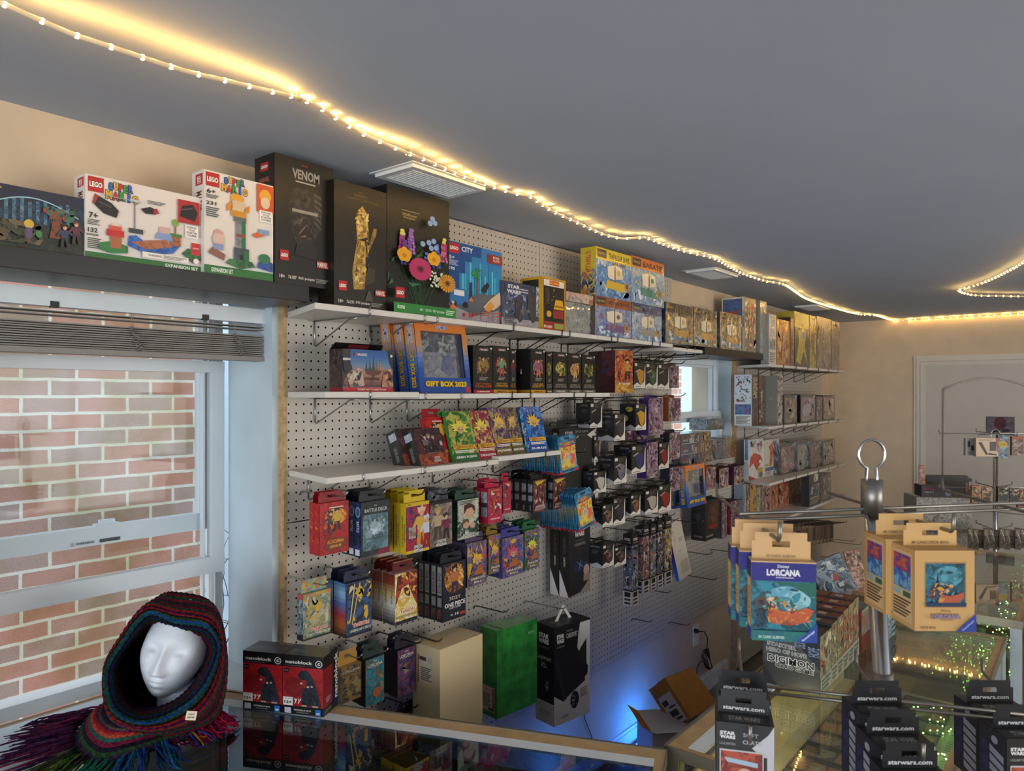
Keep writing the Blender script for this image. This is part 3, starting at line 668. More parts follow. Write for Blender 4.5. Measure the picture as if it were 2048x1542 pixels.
exp2 = [('r', 0, 0, 1, 1, '#dcd5ce')] + green_foot('EXPANSION SET', .25) + brickmark(.02, .85, .21, .985) + rainbow('SUPER', .42, .945, .065, .30) + rainbow('MARIO', .42, .865, .07, .38, 1) + [
    T('6+', .09, .80, .045, '#1b1b1b', .12), T('231', .09, .685, .035, '#1b1b1b', .14), ('L', .02, .73, .2, .77, 3, '#555'), ('L', .02, .55, .2, .65, 5, '#555'), ('r', .74, .70, 1, .985, '#c8501f'), ('e', .87, .87, .09, .07, '#e0a030'), ('e', .87, .80, .07, .06, '#d8c0a0'), ('r', .78, .60, .98, .72, '#efe9e0'), T('EXPAND', .88, .70, .018, '#333', .15), T('YOUR', .88, .675, .018, '#333', .1), T('STARTER', .88, .65, .018, '#333', .16), T('COURSE', .88, .625, .018, '#333', .15),
    ('e', .45, .78, .10, .05, '#d89a28'), ('r', .38, .66, .55, .76, '#cdb692'), ('p', [(.3, .70), (.38, .76), (.36, .66), (.3, .64)], '#d8801f'), ('p', [(.57, .70), (.63, .74), (.62, .66), (.56, .66)], '#d8801f'), ('r', .36, .60, .58, .66, '#c98a26'), ('r', .40, .55, .58, .60, '#5d6268'), ('r', .43, .28, .57, .56, '#7c8288', '#666c72'), ('r', .51, .28, .57, .56, '#2c6a3a'), ('r', .43, .40, .57, .43, '#8a4a38'),
    ('r', .40, .12, .62, .29, '#4d545a', '#3c444a'), ('r', .55, .14, .62, .27, '#2b6a38'), ('e', .51, .18, .03, .05, '#202226'), ('p', [(.28, .12), (.5, .08), (.72, .12), (.66, .17), (.34, .17)], '#3b7442', '#2a5230'), ('p', [(.04, .20), (.26, .14), (.28, .20), (.10, .26)], '#8a5a48'), ('e', .18, .40, .06, .04, '#c99a90'), ('e', .18, .34, .08, .06, '#d0b4a6'), ('r', .12, .24, .25, .30, '#8790b4'),
    ('p', [(.66, .45), (.72, .42), (.86, .46), (.80, .50)], '#d0622a'), ('r', .76, .47, .92, .52, '#7d98ba'), ('p', [(.74, .12), (.98, .09), (.98, .18), (.9, .22), (.76, .18)], '#2d549a', '#22407a'), ('e', .85, .22, .09, .05, '#2e6e48')]
B('white tall building set box with a tower, beside the black mask box', 'toy box', 408, 546, 338, 560, .170, .055, '#dcd5ce', exp2, sd1, zb=ZT, name='toy_kit_box')
def bk_foot(num, n): return [T('18+', .11, .055, .028, '#cfc8bc', .09), T(num, .28, .055, .026, '#cfc8bc', .14), T(n + ' pcs/pzs', .52, .055, .026, '#cfc8bc', .28), ('L', .68, .035, .9, .07, 3, '#8b857c')]
mask = [('r', 0, 0, 1, 1, '#17130f', '#1a1611', '#141110')] + [T('MARVEL', .5, .955, .012, '#a83030', .10), T('VENOM', .52, .88, .075, '#9a9792', .46, '#3a3836'), ('L', .34, .81, .68, .83, 1, '#a8a094'),
    ('p', [(.24, .62), (.28, .74), (.42, .78), (.62, .77), (.76, .72), (.80, .62), (.76, .46), (.70, .40), (.60, .33), (.36, .33), (.27, .42)], '#26231f', '#38342d', '#14120f')]
for i in range(6): mask.append(('p', [(.66 + .0 * i, .76 - i * .045), (.78, .74 - i * .05), (.79, .71 - i * .05), (.66, .735 - i * .045)], '#4a463e'))
mask += [('r', .28, .575, .72, .60, '#8f897e'), ('p', [(.30, .54), (.60, .53), (.58, .40), (.46, .35), (.34, .40)], '#2a1512')]
mask.append(('x', .3, .38, .62, .54, 16, ['#4a463e', '#2c2923', '#6a6254'], 9, .06))
mask += [('r', .40, .29, .56, .33, '#7c2622'), T('MARVEL', .48, .31, .016, '#cfc8bc', .1), ('p', [(.32, .24), (.66, .22), (.74, .30), (.60, .34), (.36, .33)], '#211e1b')] + brickmark(.08, .18, .22, .26) + [('r', .70, .16, .90, .215, '#a3281f'), T('MARVEL', .80, .187, .04, '#e6ded2', .18)] + bk_foot('76187', '565')
side_b = [('r', 0, 0, 1, 1, '#131110')] + brickmark(.3, .88, .7, .945) + [T('MARVEL', .5, .81, .035, '#c0655f', .5)]
B('tall black box with a masked helmet model, tallest on the black shelf', 'toy box', 549, 666, 304, 568, .172, .09, '#131110', mask, side_b, zb=ZT, name='toy_kit_box')
ZW = Z1 + .0006
gold = [('r', 0, 0, 1, 1, '#1b160e', '#201a10', '#15120c'), T('MARVEL', .5, .945, .01, '#8a3a30', .08), T('INFINITY', .5, .915, .022, '#5f5137', .26), T('INFINITY GAUNTLET', .55, .885, .018, '#55492f', .6)]
gold += [('p', [(.36, .16), (.33, .30), (.38, .45), (.42, .56), (.60, .56), (.58, .40), (.60, .28), (.56, .17)], '#a8853a', '#8a6a28', '#c9a650'), ('p', [(.42, .56), (.40, .70), (.44, .80), (.52, .84), (.62, .78), (.64, .60)], '#b3903f', '#82642a', '#d0b060'), ('p', [(.62, .50), (.66, .50), (.78, .62), (.80, .68), (.74, .68)], '#94712e', '#6e5424'), ('x', .36, .2, .64, .8, 60, ['#c9a650', '#7a5c22', '#e0c474', '#5a441c'], 8, .05), ('p', [(.55, .20), (.75, .24), (.76, .34), (.62, .36)], '#3a3022'), ('p', [(.56, .08), (.62, .16), (.66, .16), (.72, .08)], '#4a463c')]
gold += brickmark(.07, .14, .22, .215) + [('r', .76, .13, .96, .18, '#a3281f'), T('MARVEL', .86, .155, .035, '#e6ded2', .18)] + bk_foot('76191', '590')
B('black box with a golden armoured column model, middle of the three tall black boxes', 'toy box', 668, 773, 357, 607, .20, .07, '#15120c', gold, zb=ZW, name='toy_kit_box')
fl = [('r', 0, 0, 1, 1, '#17160f', '#1c1a11', '#12120e'), T('Wildflower', .34, .80, .022, '#8e844a', .24), T('Bouquet', .34, .775, .022, '#8e844a', .18), ('L', .22, .825, .5, .835, 1, '#8a8060')]
rnd = random.Random(11)
for i in range(46):
    x = .5 + rnd.uniform(-.12, .12); x2 = rnd.uniform(.1, .92); y2_ = rnd.uniform(.25, .55); fl.append(('p', [(x, .09), (x + .006, .09), (x2 + .006, y2_), (x2, y2_)], '#2c4a28'))
for i in range(26):
    a = rnd.uniform(0, 1); y = rnd.uniform(.22, .5); fl.append(('p', [(a, y), (a + rnd.uniform(-.18, .18), y + rnd.uniform(-.05, .06)), (a + rnd.uniform(-.1, .1), y + .03)], rnd.choice(['#2f5a34', '#3b6a44', '#27482c'])))
def spike(x, y, n, c, top):
    for i in range(n):
        f = i / n; ww = .06 * (1 - f) + .012
        for j in range(3): fl.append(('e', x + (j - 1) * ww * .7 + rnd.uniform(-.01, .01), y + f * .2, .02, .013, (top if f > .7 else rnd.choice(c))))
spike(.2, .48, 9, ['#9a2f5e', '#7b3a8a', '#b8487a'], '#c9c45a'); spike(.33, .5, 8, ['#7a4a9a', '#9a68b8'], '#8a5aa0'); spike(.86, .48, 9, ['#9a2f5e', '#c05a8a'], '#c9c45a'); spike(.74, .42, 8, ['#2c3a8a', '#3f55a8'], '#4a60b0'); spike(.22, .40, 7, ['#4a2a7a', '#2c3a8a'], '#5a3a8a'); spike(.55, .34, 6, ['#2c3a8a', '#3f55a8'], '#4a60b0')
for x, y in ((.62, .56), (.66, .62), (.58, .60), (.7, .57), (.64, .80), (.60, .76), (.68, .77), (.48, .58)): fl.append(('e', x, y, .04, .022, '#7f9cc8'))
def daisy(x, y, r, c, cc, n=18):
    for i in range(n):
        a = 6.283 * i / n; fl.append(('p', [(x, y), (x + r * math.cos(a - .14), y + r * .5 * math.sin(a - .14)), (x + r * 1.08 * math.cos(a), y + r * .54 * math.sin(a)), (x + r * math.cos(a + .14), y + r * .5 * math.sin(a + .14))], c))
    fl.append(('e', x, y, r * .32, r * .17, cc)); fl.append(('e', x, y, r * .16, r * .08, '#2a1612'))
def cup(x, y, r):
    for dx, dy in ((-.5, .2), (.5, .2), (0, .55), (-.3, -.2), (.3, -.2)): fl.append(('e', x + r * dx, y + r * .5 * dy, r * .5, r * .34, '#d99a16'))
    fl.append(('e', x, y, r * .3, r * .16, '#b87810'))
cup(.19, .46, .11); cup(.66, .47, .11)
for i in range(40): fl.append(('e', rnd.uniform(.56, .78), rnd.uniform(.25, .37), .016, .009, '#c9ccb0'))
daisy(.42, .37, .17, '#b02d5c', '#7a1c3c', 22); daisy(.86, .29, .14, '#c98a1e', '#8a4a14', 18)
fl += [('r', 0, 0, 1, .085, '#2a7a34'), T('icons', .11, .055, .035, '#dfe8dc', .11), T('18+  10313  939 pcs/pzs', .60, .045, .026, '#bcd6b8', .40), ('L', .83, .025, .98, .07, 3, '#bcd6b8')] + brickmark(.03, .12, .16, .20)
fs = [('r', 0, 0, 1, 1, '#14120f'), ('x', 0, .3, 1, .6, 30, ['#7a4a9a', '#2f5a34', '#b8487a', '#d99a16', '#17130f'], 5, .2)]
B('black box showing a brick-built bouquet of flowers, with a green foot band', 'toy box', 774, 898, 367, 618, .20, .08, '#14120f', fl, fs, zb=ZW, name='toy_kit_box')
city = grad(['#7e8c98', '#3c88b0', '#2f7fb0', '#2f6fae'], n=10) + [('r', 0, 0, 1, .25, '#9a9298', '#8a838a')]
for i in range(16): city.append(('r', .16 + .045 * i, .40, .195 + .045 * i, .55 + .08 * ((i * 7) % 4), ['#3f9fc4', '#2f7fae', '#5ab4d0'][i % 3]))
city += [('p', [(0, 1), (0, .42), (.2, .42), (.2, .62), (.3, .62), (.3, .78), (.42, .78), (.42, .86), (.6, .86), (.6, 1)], '#1c4684')] + brickmark(.02, .86, .20, .98) + [T('CITY', .34, .93, .065, '#dfe6ea', .20), T('5+', .07, .80, .045, '#dfe6ea', .09), T('195', .07, .66, .035, '#dfe6ea', .1), ('L', .02, .70, .18, .77, 4, '#aac'), ('r', .72, .82, 1, .94, '#8a3018'), T('ROAD', .88, .905, .03, '#e6e0d4', .12), T('PLATE', .88, .865, .03, '#e6e0d4', .12),
    ('p', [(.1, .2), (.5, .10), (.98, .22), (.96, .42), (.5, .38)], '#4f5560'), ('r', .52, .38, .545, .66, '#7a5a30')]
for a in range(8): city.append(('p', [(.53, .66), (.53 + .13 * math.cos(a * .785), .66 + .08 * math.sin(a * .785)), (.53 + .1 * math.cos(a * .785 + .4), .64 + .07 * math.sin(a * .785 + .4))], '#2c8a48'))
city += [('p', [(.02, .30), (.08, .42), (.3, .42), (.36, .34), (.34, .22), (.04, .22)], '#2c6aa4'), ('r', .1, .33, .28, .40, '#d8d8dc'), ('e', .1, .22, .05, .04, '#1c1c20'), ('e', .3, .22, .05, .04, '#1c1c20'), ('r', .38, .30, .42, .52, '#2a2a30'), ('p', [(.36, .28), (.44, .28), (.4, .34)], '#d06a28'), ('p', [(.58, .44), (.70, .56), (.74, .52), (.66, .40)], '#2a2326'), ('p', [(.62, .22), (.76, .34), (.94, .46), (.98, .30), (.82, .20)], '#c9b090'), ('p', [(.64, .20), (.76, .32), (.84, .26), (.74, .16)], '#c98a3a'), ('F', .08, .05, .20, '#1f4f8a', '#c8703a', '#b8b8b8'),
    ('r', .38, .07, .42, .12, '#b02c22'), ('r', .26, .07, .29, .12, '#b02c22'), ('r', .44, .09, .48, .14, '#b02c22')]
for x in (.58, .80): city += [('r', x, .05, x + .01, .15, '#c0503a'), ('r', x + .15, .07, x + .16, .17, '#c0503a'), ('p', [(x, .14), (x + .16, .165), (x + .16, .18), (x, .155)], '#c0503a'), ('p', [(x, .10), (x + .16, .125), (x + .16, .135), (x, .11)], '#c0503a')]
B('blue city street building set box with a palm tree', 'toy box', 894, 1003, 480, 634, .19, .07, '#2a5a8a', city, zb=ZW, mat='s', name='toy_kit_box')
sk = [('r', 0, 0, 1, 1, '#28304a', '#3a4468', '#202640'), ('r', 0, 0, 1, .2, '#8c8a92', '#a09ca4')] + [('x', .05, .3, .6, .75, 30, ['#5a6a9a', '#8a96c0', '#1e2438'], 2, .05), T('STAR', .29, .90, .085, '#d5d5d8', .30, b=.05), T('WARS', .29, .79, .085, '#d5d5d8', .34, b=.05), ('r', .45, .86, .8, .88, '#c9c9cc'), ('r', .45, .80, .8, .82, '#c9c9cc'),
    ('p', [(.3, .3), (.44, .12), (.52, .2), (.50, .58), (.36, .66)], '#2b2d33'), ('p', [(.62, .42), (.76, .14), (.86, .22), (.82, .86), (.66, .92)], '#2f3138'), ('p', [(.45, .35), (.7, .38), (.7, .44), (.46, .42)], '#54565e'), ('e', .58, .38, .05, .06, '#3f4148'), ('L', .05, .12, .3, .2, 2, '#444'), T('FIGHTER', .22, .10, .05, '#3a3a3e', .28), ('r', .85, .3, 1, 1, '#b9b9c0', '#7d7f8a', '#4a4c55')]
B('space ship model kit box in shrink wrap with two tall wings', 'toy box', 1003, 1082, 560, 645, .20, .06, '#3a3f55', sk, zb=ZW, mat='w', name='model_kit_box')
pac = [('r', 0, 0, 1, 1, '#b8901c'), ('r', .05, .03, .95, .97, '#8a2c1e'), ('r', .08, .18, .92, .84, '#181614', '#2a2622'), ('r', .3, .86, .72, .95, '#c8501e'), T('PAC-MAN', .5, .905, .045, '#e8b838', .4), ('r', .07, .84, .93, .96, '#d8d0c4')]
pac = pac[:3] + [pac[5], pac[3], pac[4]]
pac += [('p', [(.48, .42), (.56, .60), (.86, .60), (.92, .42)], '#d8a01c'), ('r', .52, .46, .88, .49, '#8a5a1c'), ('r', .45, .25, .9, .40, '#8a2a22'), ('e', .28, .32, .10, .06, '#c9a024'), ('r', .06, .04, .42, .12, '#a8261e'), T('PAC-MAN', .24, .08, .05, '#efe6d8', .34), ('r', .5, .05, .9, .15, '#8d9a4a'), ('r', .12, .5, .3, .8, '#3a3630'), ('x', .1, .45, .5, .8, 14, ['#c9a024', '#8a5a1c', '#3b3b3b'], 3, .03)]
B('yellow and black arcade figure box beside the space ship kit', 'toy box', 1084, 1131, 552, 657, .215, .10, '#b8901c', pac, [('r', 0, 0, 1, 1, '#c29a1e'), ('r', .1, .05, .85, .95, '#1b1b1e', '#2b2e33')], zb=ZW, name='figure_box')
# clear plastic capsule
Yc0, Yc1 = onX(1132, 0, .19).y, onX(1190, 0, .19).y; hh = onX(1132, 582, .19).z - ZW
o = carton('blister_pack', 'clear empty-looking plastic shell pack on the top shelf', 'package', (.19, Yc0, ZW), Yc1 - Yc0, .07, hh, '#ccc', mat='clear')
m = MB(); m.panel([('r', 0, .78, 1, 1, '#c9a48c', '#b8b0a8', '#8a7468'), T('STAR WARS', .3, .86, .08, '#6f7d8d', .4), ('e', .85, .83, .08, .08, '#a06a4a')], Yc1 - Yc0, hh, .07, 'f'); m.v = [(x, y - .0004, z) for x, y, z in m.v]; m.build('header_card', 's', o)
m = MB(); m.box(.004, .012, .004, Yc1 - Yc0 - .004, .013, hh * .78, '#a8a49e', '#c0bab0', '#8a8680'); m.build('pale_fill_card', 'm', o)  # pale card added so the clear shell does not look dark
m = MB(); cx, cy = (Yc1 - Yc0) * .52, hh * .38
for rr in (.030, .020): m.tube([(cx + rr * 1.4 * math.cos(a * .314), -.003, cy + rr * math.sin(a * .314)) for a in range(21)], .0022, 6)
m.tube([(.02, -.002, .04), (.01, -.004, .10), (.06, -.004, hh * .72), (.12, -.003, hh * .7), ((Yc1 - Yc0) - .02, -.003, .05)], .0025, 6); m.build('moulded_bubble', 'clear', o)
# wrapped ship kits
def ship(title, c1, c2, c3, tc, hull, seed, word2=''):
    o = [('r', 0, 0, 1, 1, c1, c2, c3), ('r', 0, .76, 1, 1, tc), ('r', .03, .80, .28, .97, '#3a2a26'), T('ONE PIECE', .155, .885, .05, '#b9a24a', .2), T(title, .64, .87, .12, '#2a1e18', .6)]
    if word2: o.append(T(word2, .64, .74, .09, '#2a1e18', .4))
    o += [('x', .05, .05, .95, .3, 26, ['#6f93b8', '#a8c0d4', '#3d6590', '#d5dde2'], seed, .08), ('p', [(.25, .2), (.75, .16), (.88, .36), (.78, .34), (.3, .36)], hull), ('r', .48, .34, .52, .74, '#5a4028'), ('p', [(.32, .42), (.5, .38), (.5, .7), (.3, .64)], '#d5cdb8'), ('p', [(.53, .40), (.74, .44), (.72, .66), (.53, .70)], '#cfc4a8'), ('e', .62, .55, .05, .06, hull), ('e', .86, .28, .07, .1, '#a8763a'), ('e', .86, .3, .03, .05, '#4a3020')]
    return o
ysd = lambda t, c: [('r', 0, 0, 1, 1, c, '#6f7f8f', '#2a3a5a'), ('r', 0, .55, 1, 1, c), T(t, .5, .7, .35, '#a83222', .45, rot=-90), ('x', .1, .05, .9, .5, 20, ['#c9a02a', '#2a3a6a', '#a85a2a', '#1c2432'], 4, .25)]
za = ZW; zb_ = onX(1190, 592, .2).z
B('orange-topped wrapped sailing ship kit box, lower left of the stacked four', 'toy box', 1190, 1262, 590, 672, .20, .065, '#4a3a34', ship('GEO JACKSON', '#4a6aa0', '#7a94b8', '#8a4a2a', '#8a4322', '#6a4a7a', 1), zb=za, mat='w', name='model_kit_box')
B('blue-topped wrapped sailing ship kit box, lower right of the stacked four', 'toy box', 1263, 1323, 605, 681, .20, .065, '#2a4a7a', ship('MARINE', '#6f8fb0', '#a8b4b8', '#3a5a8a', '#234a86', '#8a8a80', 2, 'SHIP'), zb=za, mat='w', name='model_kit_box')
zs = max(onX(1192, 592, .2).z, onX(1263, 605, .2).z) + .001
B('yellow wrapped submarine kit box stacked on the ship kits', 'toy box', 1192, 1262, 492, 587, .205, .075, '#c9b01c', ship('TRAFALGAR LAWS', '#4a80b8', '#3a6aa0', '#8ab0cc', '#c9b41e', '#c9a61c', 3, 'SUBMARINE'), ysd('02 TRAFALGAR', '#c2ac20'), zb=zs, mat='w', name='model_kit_box')
B('orange BARATIE restaurant ship kit box stacked at the top right'.replace('BARATIE ', ''), 'toy box', 1262.5, 1328, 510, 597, .205, .07, '#c9702a', ship('BARATIE', '#4a80b8', '#6a9ab8', '#c9a24a', '#c8702a', '#3a7a6a', 4), zb=zs, mat='w', name='model_kit_box')
# --- above window two: on the black shelf
ZK = ZBS + .0006
rows = [(1331, 1386, 603, '#3a342c', 'GOING', 'MERRY', 'first wrapped grey and gold ship kit box above the second window'),
        (1387, 1434, 613, '#5a5448', 'SPADE', 'SHIP', 'second wrapped ship kit box, beside the first above the window'),
        (1440, 1483, 622, '#8a7a5a', 'SUNNY', '', 'third wrapped ship kit box with a white edge above the window')]
for i, (a, b, t, c, w1_, w2_, lb) in enumerate(rows):
    B(lb, 'toy box', a, b, t, 690, .165, .06, c, ship(w1_, '#6b6256', '#a08c60', '#3a4450', c, '#b08a4a', 20 + i, w2_), ysd('ONE PIECE', '#3a4a6a' if i else '#2f3a5c'), zb=ZK, mat='w', name='model_kit_box')
robot = lambda c1, c2, c3, c4, s: [('r', 0, 0, 1, 1, c1, c2, c1), ('x', .02, .02, .98, .98, 34, [c2, c3, c4, c1], s, .16), ('p', [(.35, .1), (.42, .45), (.25, .7), (.45, .66), (.5, .86), (.56, .66), (.8, .72), (.6, .45), (.68, .1), (.54, .36), (.46, .36)], c3, c4)]
B('tall wrapped robot kit box with blue side, standing on the black shelf', 'toy box', 1489, 1512, 593, 700, .17, .14, '#b9b4a8', robot('#8a7a60', '#5a4a3a', '#a03a2c', '#d8c8a0', 3), [('r', 0, 0, 1, 1, '#c9c4b8'), ('r', .05, .5, .9, .97, '#2f4a80', '#3f64a0'), ('p', [(.1, .7), (.4, .76), (.6, .72), (.9, .8), (.6, .66), (.3, .64)], '#b03a28'), ('r', .05, .05, .9, .45, '#3a5a94', '#20304c'), T('GUNDAM', .95, .6, .06, '#444', .3, rot=-90)], zb=ZK, mat='w', name='model_kit_box')
B('narrow grey-sided model kit box at the right end of the black shelf', 'toy box', 1520, 1533, 601, 702, .17, .10, '#a8a59c', robot('#a89a7a', '#8a9ab0', '#c9b48a', '#5a6a80', 6), [('r', 0, 0, 1, 1, '#8f8d88')], zb=ZK, mat='w', name='model_kit_box')
# --- far bay top shelf
ZR = [z + .0006 for z in (zr1, zr2, zr3, zr4)]
def far(lb, a, b, t, X, D, c, front, side=(), lev=0, mat='w', name='model_kit_box', cat='toy box'):
    return B(lb, cat, a, b, t, 0, X, D, c, front, side, zb=ZR[lev], mat=mat, name=name)
wside = [('r', 0, 0, 1, 1, '#cdc9c0'), ('r', .1, .55, .9, .95, '#8fa3b8', '#c9c9c4'), ('r', .1, .3, .9, .52, '#7c8a96', '#3f4650'), ('L', .1, .05, .9, .25, 6, '#555')]
far('white-edged robot kit box at the near end of the far top shelf', 1537.5, 1552, 627, .21, .05, '#c4c0b6', wside, [('r', 0, 0, 1, 1, '#8c8b86')])
far('orange and red figure kit box on the far top shelf', 1553, 1580, 637, .205, .06, '#a85a24', robot('#a8602a', '#c98a30', '#7a2a1c', '#d0b080', 7))
far('wrapped dark red kit box behind the black and yellow one', 1581, 1588, 634, .21, .08, '#3a2a22', robot('#6a3a24', '#8a5a30', '#3a2018', '#c9a050', 9))
yl = [('r', 0, 0, 1, 1, '#8f8424'), ('r', 0, .72, 1, 1, '#a89a2c'), T('THE', .5, .77, .05, '#1a1a16', .3), ('r', 0, 0, 1, .72, '#1a1a1a'), ('p', [(.1, .1), (.3, .5), (.2, .68), (.8, .66), (.7, .4), (.9, .05), (.6, .3), (.4, .05)], '#c2ae2c', '#a09020'), ('e', .6, .6, .15, .06, '#3f6f9a')]
far('black and yellow heroic robot kit box, tallest of the far top shelf', 1589, 1618, 622, .21, .12, '#1d1c1a', yl, yl)
far('yellow-lettered robot kit box beside the black and yellow one', 1619, 1633, 630, .21, .1, '#8a8430', robot('#8a8440', '#c9b83a', '#3a3a30', '#a84a2a', 12))
far('large grey-brown wrapped kit box near the far end', 1634, 1661.5, 632, .21, .1, '#7a6a58', robot('#7a6a5a', '#9a8a76', '#5a4c40', '#b0a08a', 13))
far('last grey-brown wrapped kit box at the far end of the top shelf', 1662.5, 1679, 641, .21, .1, '#74665a', robot('#74665a', '#94866f', '#544a40', '#a0967f', 14))
# second far shelf
parts_side = [('r', 0, 0, 1, 1, '#c9d2da'), ('r', .04, .22, .96, .42, '#3f78a8', '#2a4f7a', '#b04a3a'), ('x', .06, .46, .94, .97, 46, ['#1d2c4a', '#7a2a3c', '#2f4a6a', '#5a7a6a', '#9a3040'], 21, .09), ('r', .04, .02, .96, .20, '#d8d4cc'), ('L', .1, .03, .9, .19, 7, '#5a5a5a')]
far('tall narrow robot parts box with a pale blue side at the window end', 1503.5, 1517, 749, .14, .11, '#5a4a3c', [('r', 0, 0, 1, 1, '#3b2c24', '#6a4c38', '#1d1612'), T('GUNDAM', .5, .75, .6, '#c9b48a', .4, rot=-90)], parts_side, 1, 's')
far('brown robot kit box squeezed between two tall boxes', 1518, 1527, 750, .135, .10, '#4a3a30', robot('#5a4a3a', '#a05030', '#c9c0b0', '#2a2420', 22), (), 1)
far('tall plain grey box back on the second far shelf', 1555, 1566, 751, .20, .09, '#7f7d78', robot('#c9c2b4', '#3a3430', '#8a8478', '#b4ac9c', 23), [('r', 0, 0, 1, 1, '#807e7a'), ('r', .42, .5, .58, .56, '#918f8a')], 1, 'm')
dk = lambda c, d, s: [('r', 0, 0, 1, 1, '#2e2723', '#453a33', '#1c1715'), ('r', .05, .1, .95, .9, c, '#6a5a50', d), ('x', .1, .2, .9, .85, 16, [c, d, '#b0a090', '#2a2220'], s, .2), ('L', .1, .04, .6, .12, 2, '#a09888'), ('r', .82, .9, .95, .96, '#b0a898')]
for i, (a, b, t, c, d) in enumerate(((1568, 1594, 790, '#6a5040', '#8a7a68'), (1601, 1631, 789, '#9a90a8', '#7a2a34'), (1632, 1645, 793, '#5a5448', '#3a342c'), (1646, 1669, 790, '#a06a5a', '#c0b8a8'))):
    far('%s dark wrapped robot box of the small four on the second far shelf' % ('first', 'second', 'third', 'fourth')[i], a, b, t, .21, .07, '#2a2420', dk(c, d, 30 + i), [('r', 0, 0, 1, 1, '#141420')], 1)
# third far shelf
far('white box with a red beast figure, first on the third far shelf', 1497.5, 1526, 880, .10, .03, '#cfcac2', [('r', 0, 0, 1, 1, '#cfc9c4', '#bdbcc0', '#d8d0c0'), ('p', [(.05, .30), (.1, .56), (.35, .66), (.8, .58), (.98, .44), (.7, .30), (.55, .2), (.3, .40)], '#b83a22', '#98281a', '#d8603a'), ('e', .8, .42, .1, .05, '#d8d0c8'), ('r', .62, .02, 1, .26, '#b09a20'), ('e', .85, .08, .12, .07, '#2a5fa8'), ('x', .1, .66, .95, .97, 18, ['#4a4a6a', '#a03a4a', '#5a8a7a', '#b8b4c0'], 3, .1), ('p', [(0, .12), (.3, .05), (.5, 0), (0, 0)], '#a83a34')], [('r', 0, 0, 1, 1, '#b8c4cc'), ('r', .2, .5, .8, 1, '#2f6a96')], 2, 's')
far('white box with an orange armoured figure, second on the third far shelf', 1527.5, 1558, 881, .105, .08, '#d0c8ba', [('r', 0, 0, 1, 1, '#cfc4b4', '#bfb4a4', '#d8d0c4'), ('p', [(.35, .25), (.4, .7), (.3, .8), (.62, .97), (.78, .85), (.8, .6), (.72, .3), (.6, .6), (.5, .3)], '#b8502c', '#c97a4a', '#98381c'), ('e', .72, .90, .12, .06, '#4a6a88'), ('r', .08, .14, .8, .24, '#4a5a80'), ('r', .08, .28, .3, .34, '#a8963a'), ('L', .08, .04, .5, .12, 3, '#777')], (), 2, 's')
for i, (a, b, t, c, d) in enumerate(((1560.5, 1590, 889, '#8a4a48', '#a09aa0'), (1593, 1619, 884, '#8d948a', '#3f6a4a'), (1620, 1642, 884, '#6a5c4a', '#8a5a3a'), (1645, 1669, 881, '#9a5048', '#c0b0a4'))):
    far('%s of the four small robot boxes on the third far shelf' % ('first', 'second', 'third', 'fourth')[i], a, b, t, (.15, .165, .18, .19)[i], .07, '#2c2420', dk(c, d, 40 + i), (), 2)
# lowest far shelf: books and slim boxes
cols = [('#7d8a9a', 'grey-blue slim box'), ('#2a3a52', 'navy slim box'), ('#b8862a', 'ochre slim box'), ('#8a8a6a', 'olive slim box'), ('#4a6a5a', 'dark green slim box'), ('#a8707a', 'rose slim box'), ('#b0604a', 'coral slim box'), ('#a84a32', 'brick red slim box'), ('#b04a2e', 'orange-red slim box'), ('#9a3a2c', 'deep red slim box'), ('#a04538', 'russet slim box'), ('#3a3f5a', 'indigo slim box'), ('#8a8a5a', 'moss green slim box')]
xs = [1487, 1493, 1500, 1513, 1522, 1528.5, 1544, 1556, 1568, 1579, 1589, 1598.5, 1603, 1615]
for i, (c, lb) in enumerate(cols):
    far(lb + ' standing on the lowest far shelf', xs[i], xs[i + 1] - .8, 968 if i < 5 else 962 - (i - 5) * 1.5, .08, .06, c, [('r', 0, 0, 1, 1, c, '#c0a080', c), ('x', .05, .05, .95, .95, 12, [c, '#c9b08a', '#5a3a30'], 60 + i, .3)], (), 3, 's', 'slim_box')
far('black starry box standing forward on the lowest far shelf', 1618, 1641, 948, .235, .05, '#12141c', [('r', 0, 0, 1, 1, '#12141c', '#2a3040', '#0c0d12'), ('x', .2, .7, .8, .95, 10, ['#c9b068', '#e0d8b0'], 5, .12), ('x', .1, .3, .9, .65, 14, ['#7d8a8a', '#b07a7a', '#3a4a5a'], 6, .2), T('HEAVENLY', .5, .24, .07, '#c9b8a0', .8), ('L', .1, .05, .9, .18, 3, '#a08a80')], (), 3, 's')
far('pale framed robot box at the end of the lowest far shelf', 1644, 1662, 950, .225, .06, '#8d8a80', dk('#7a7264', '#3a3a38', 71), (), 3)

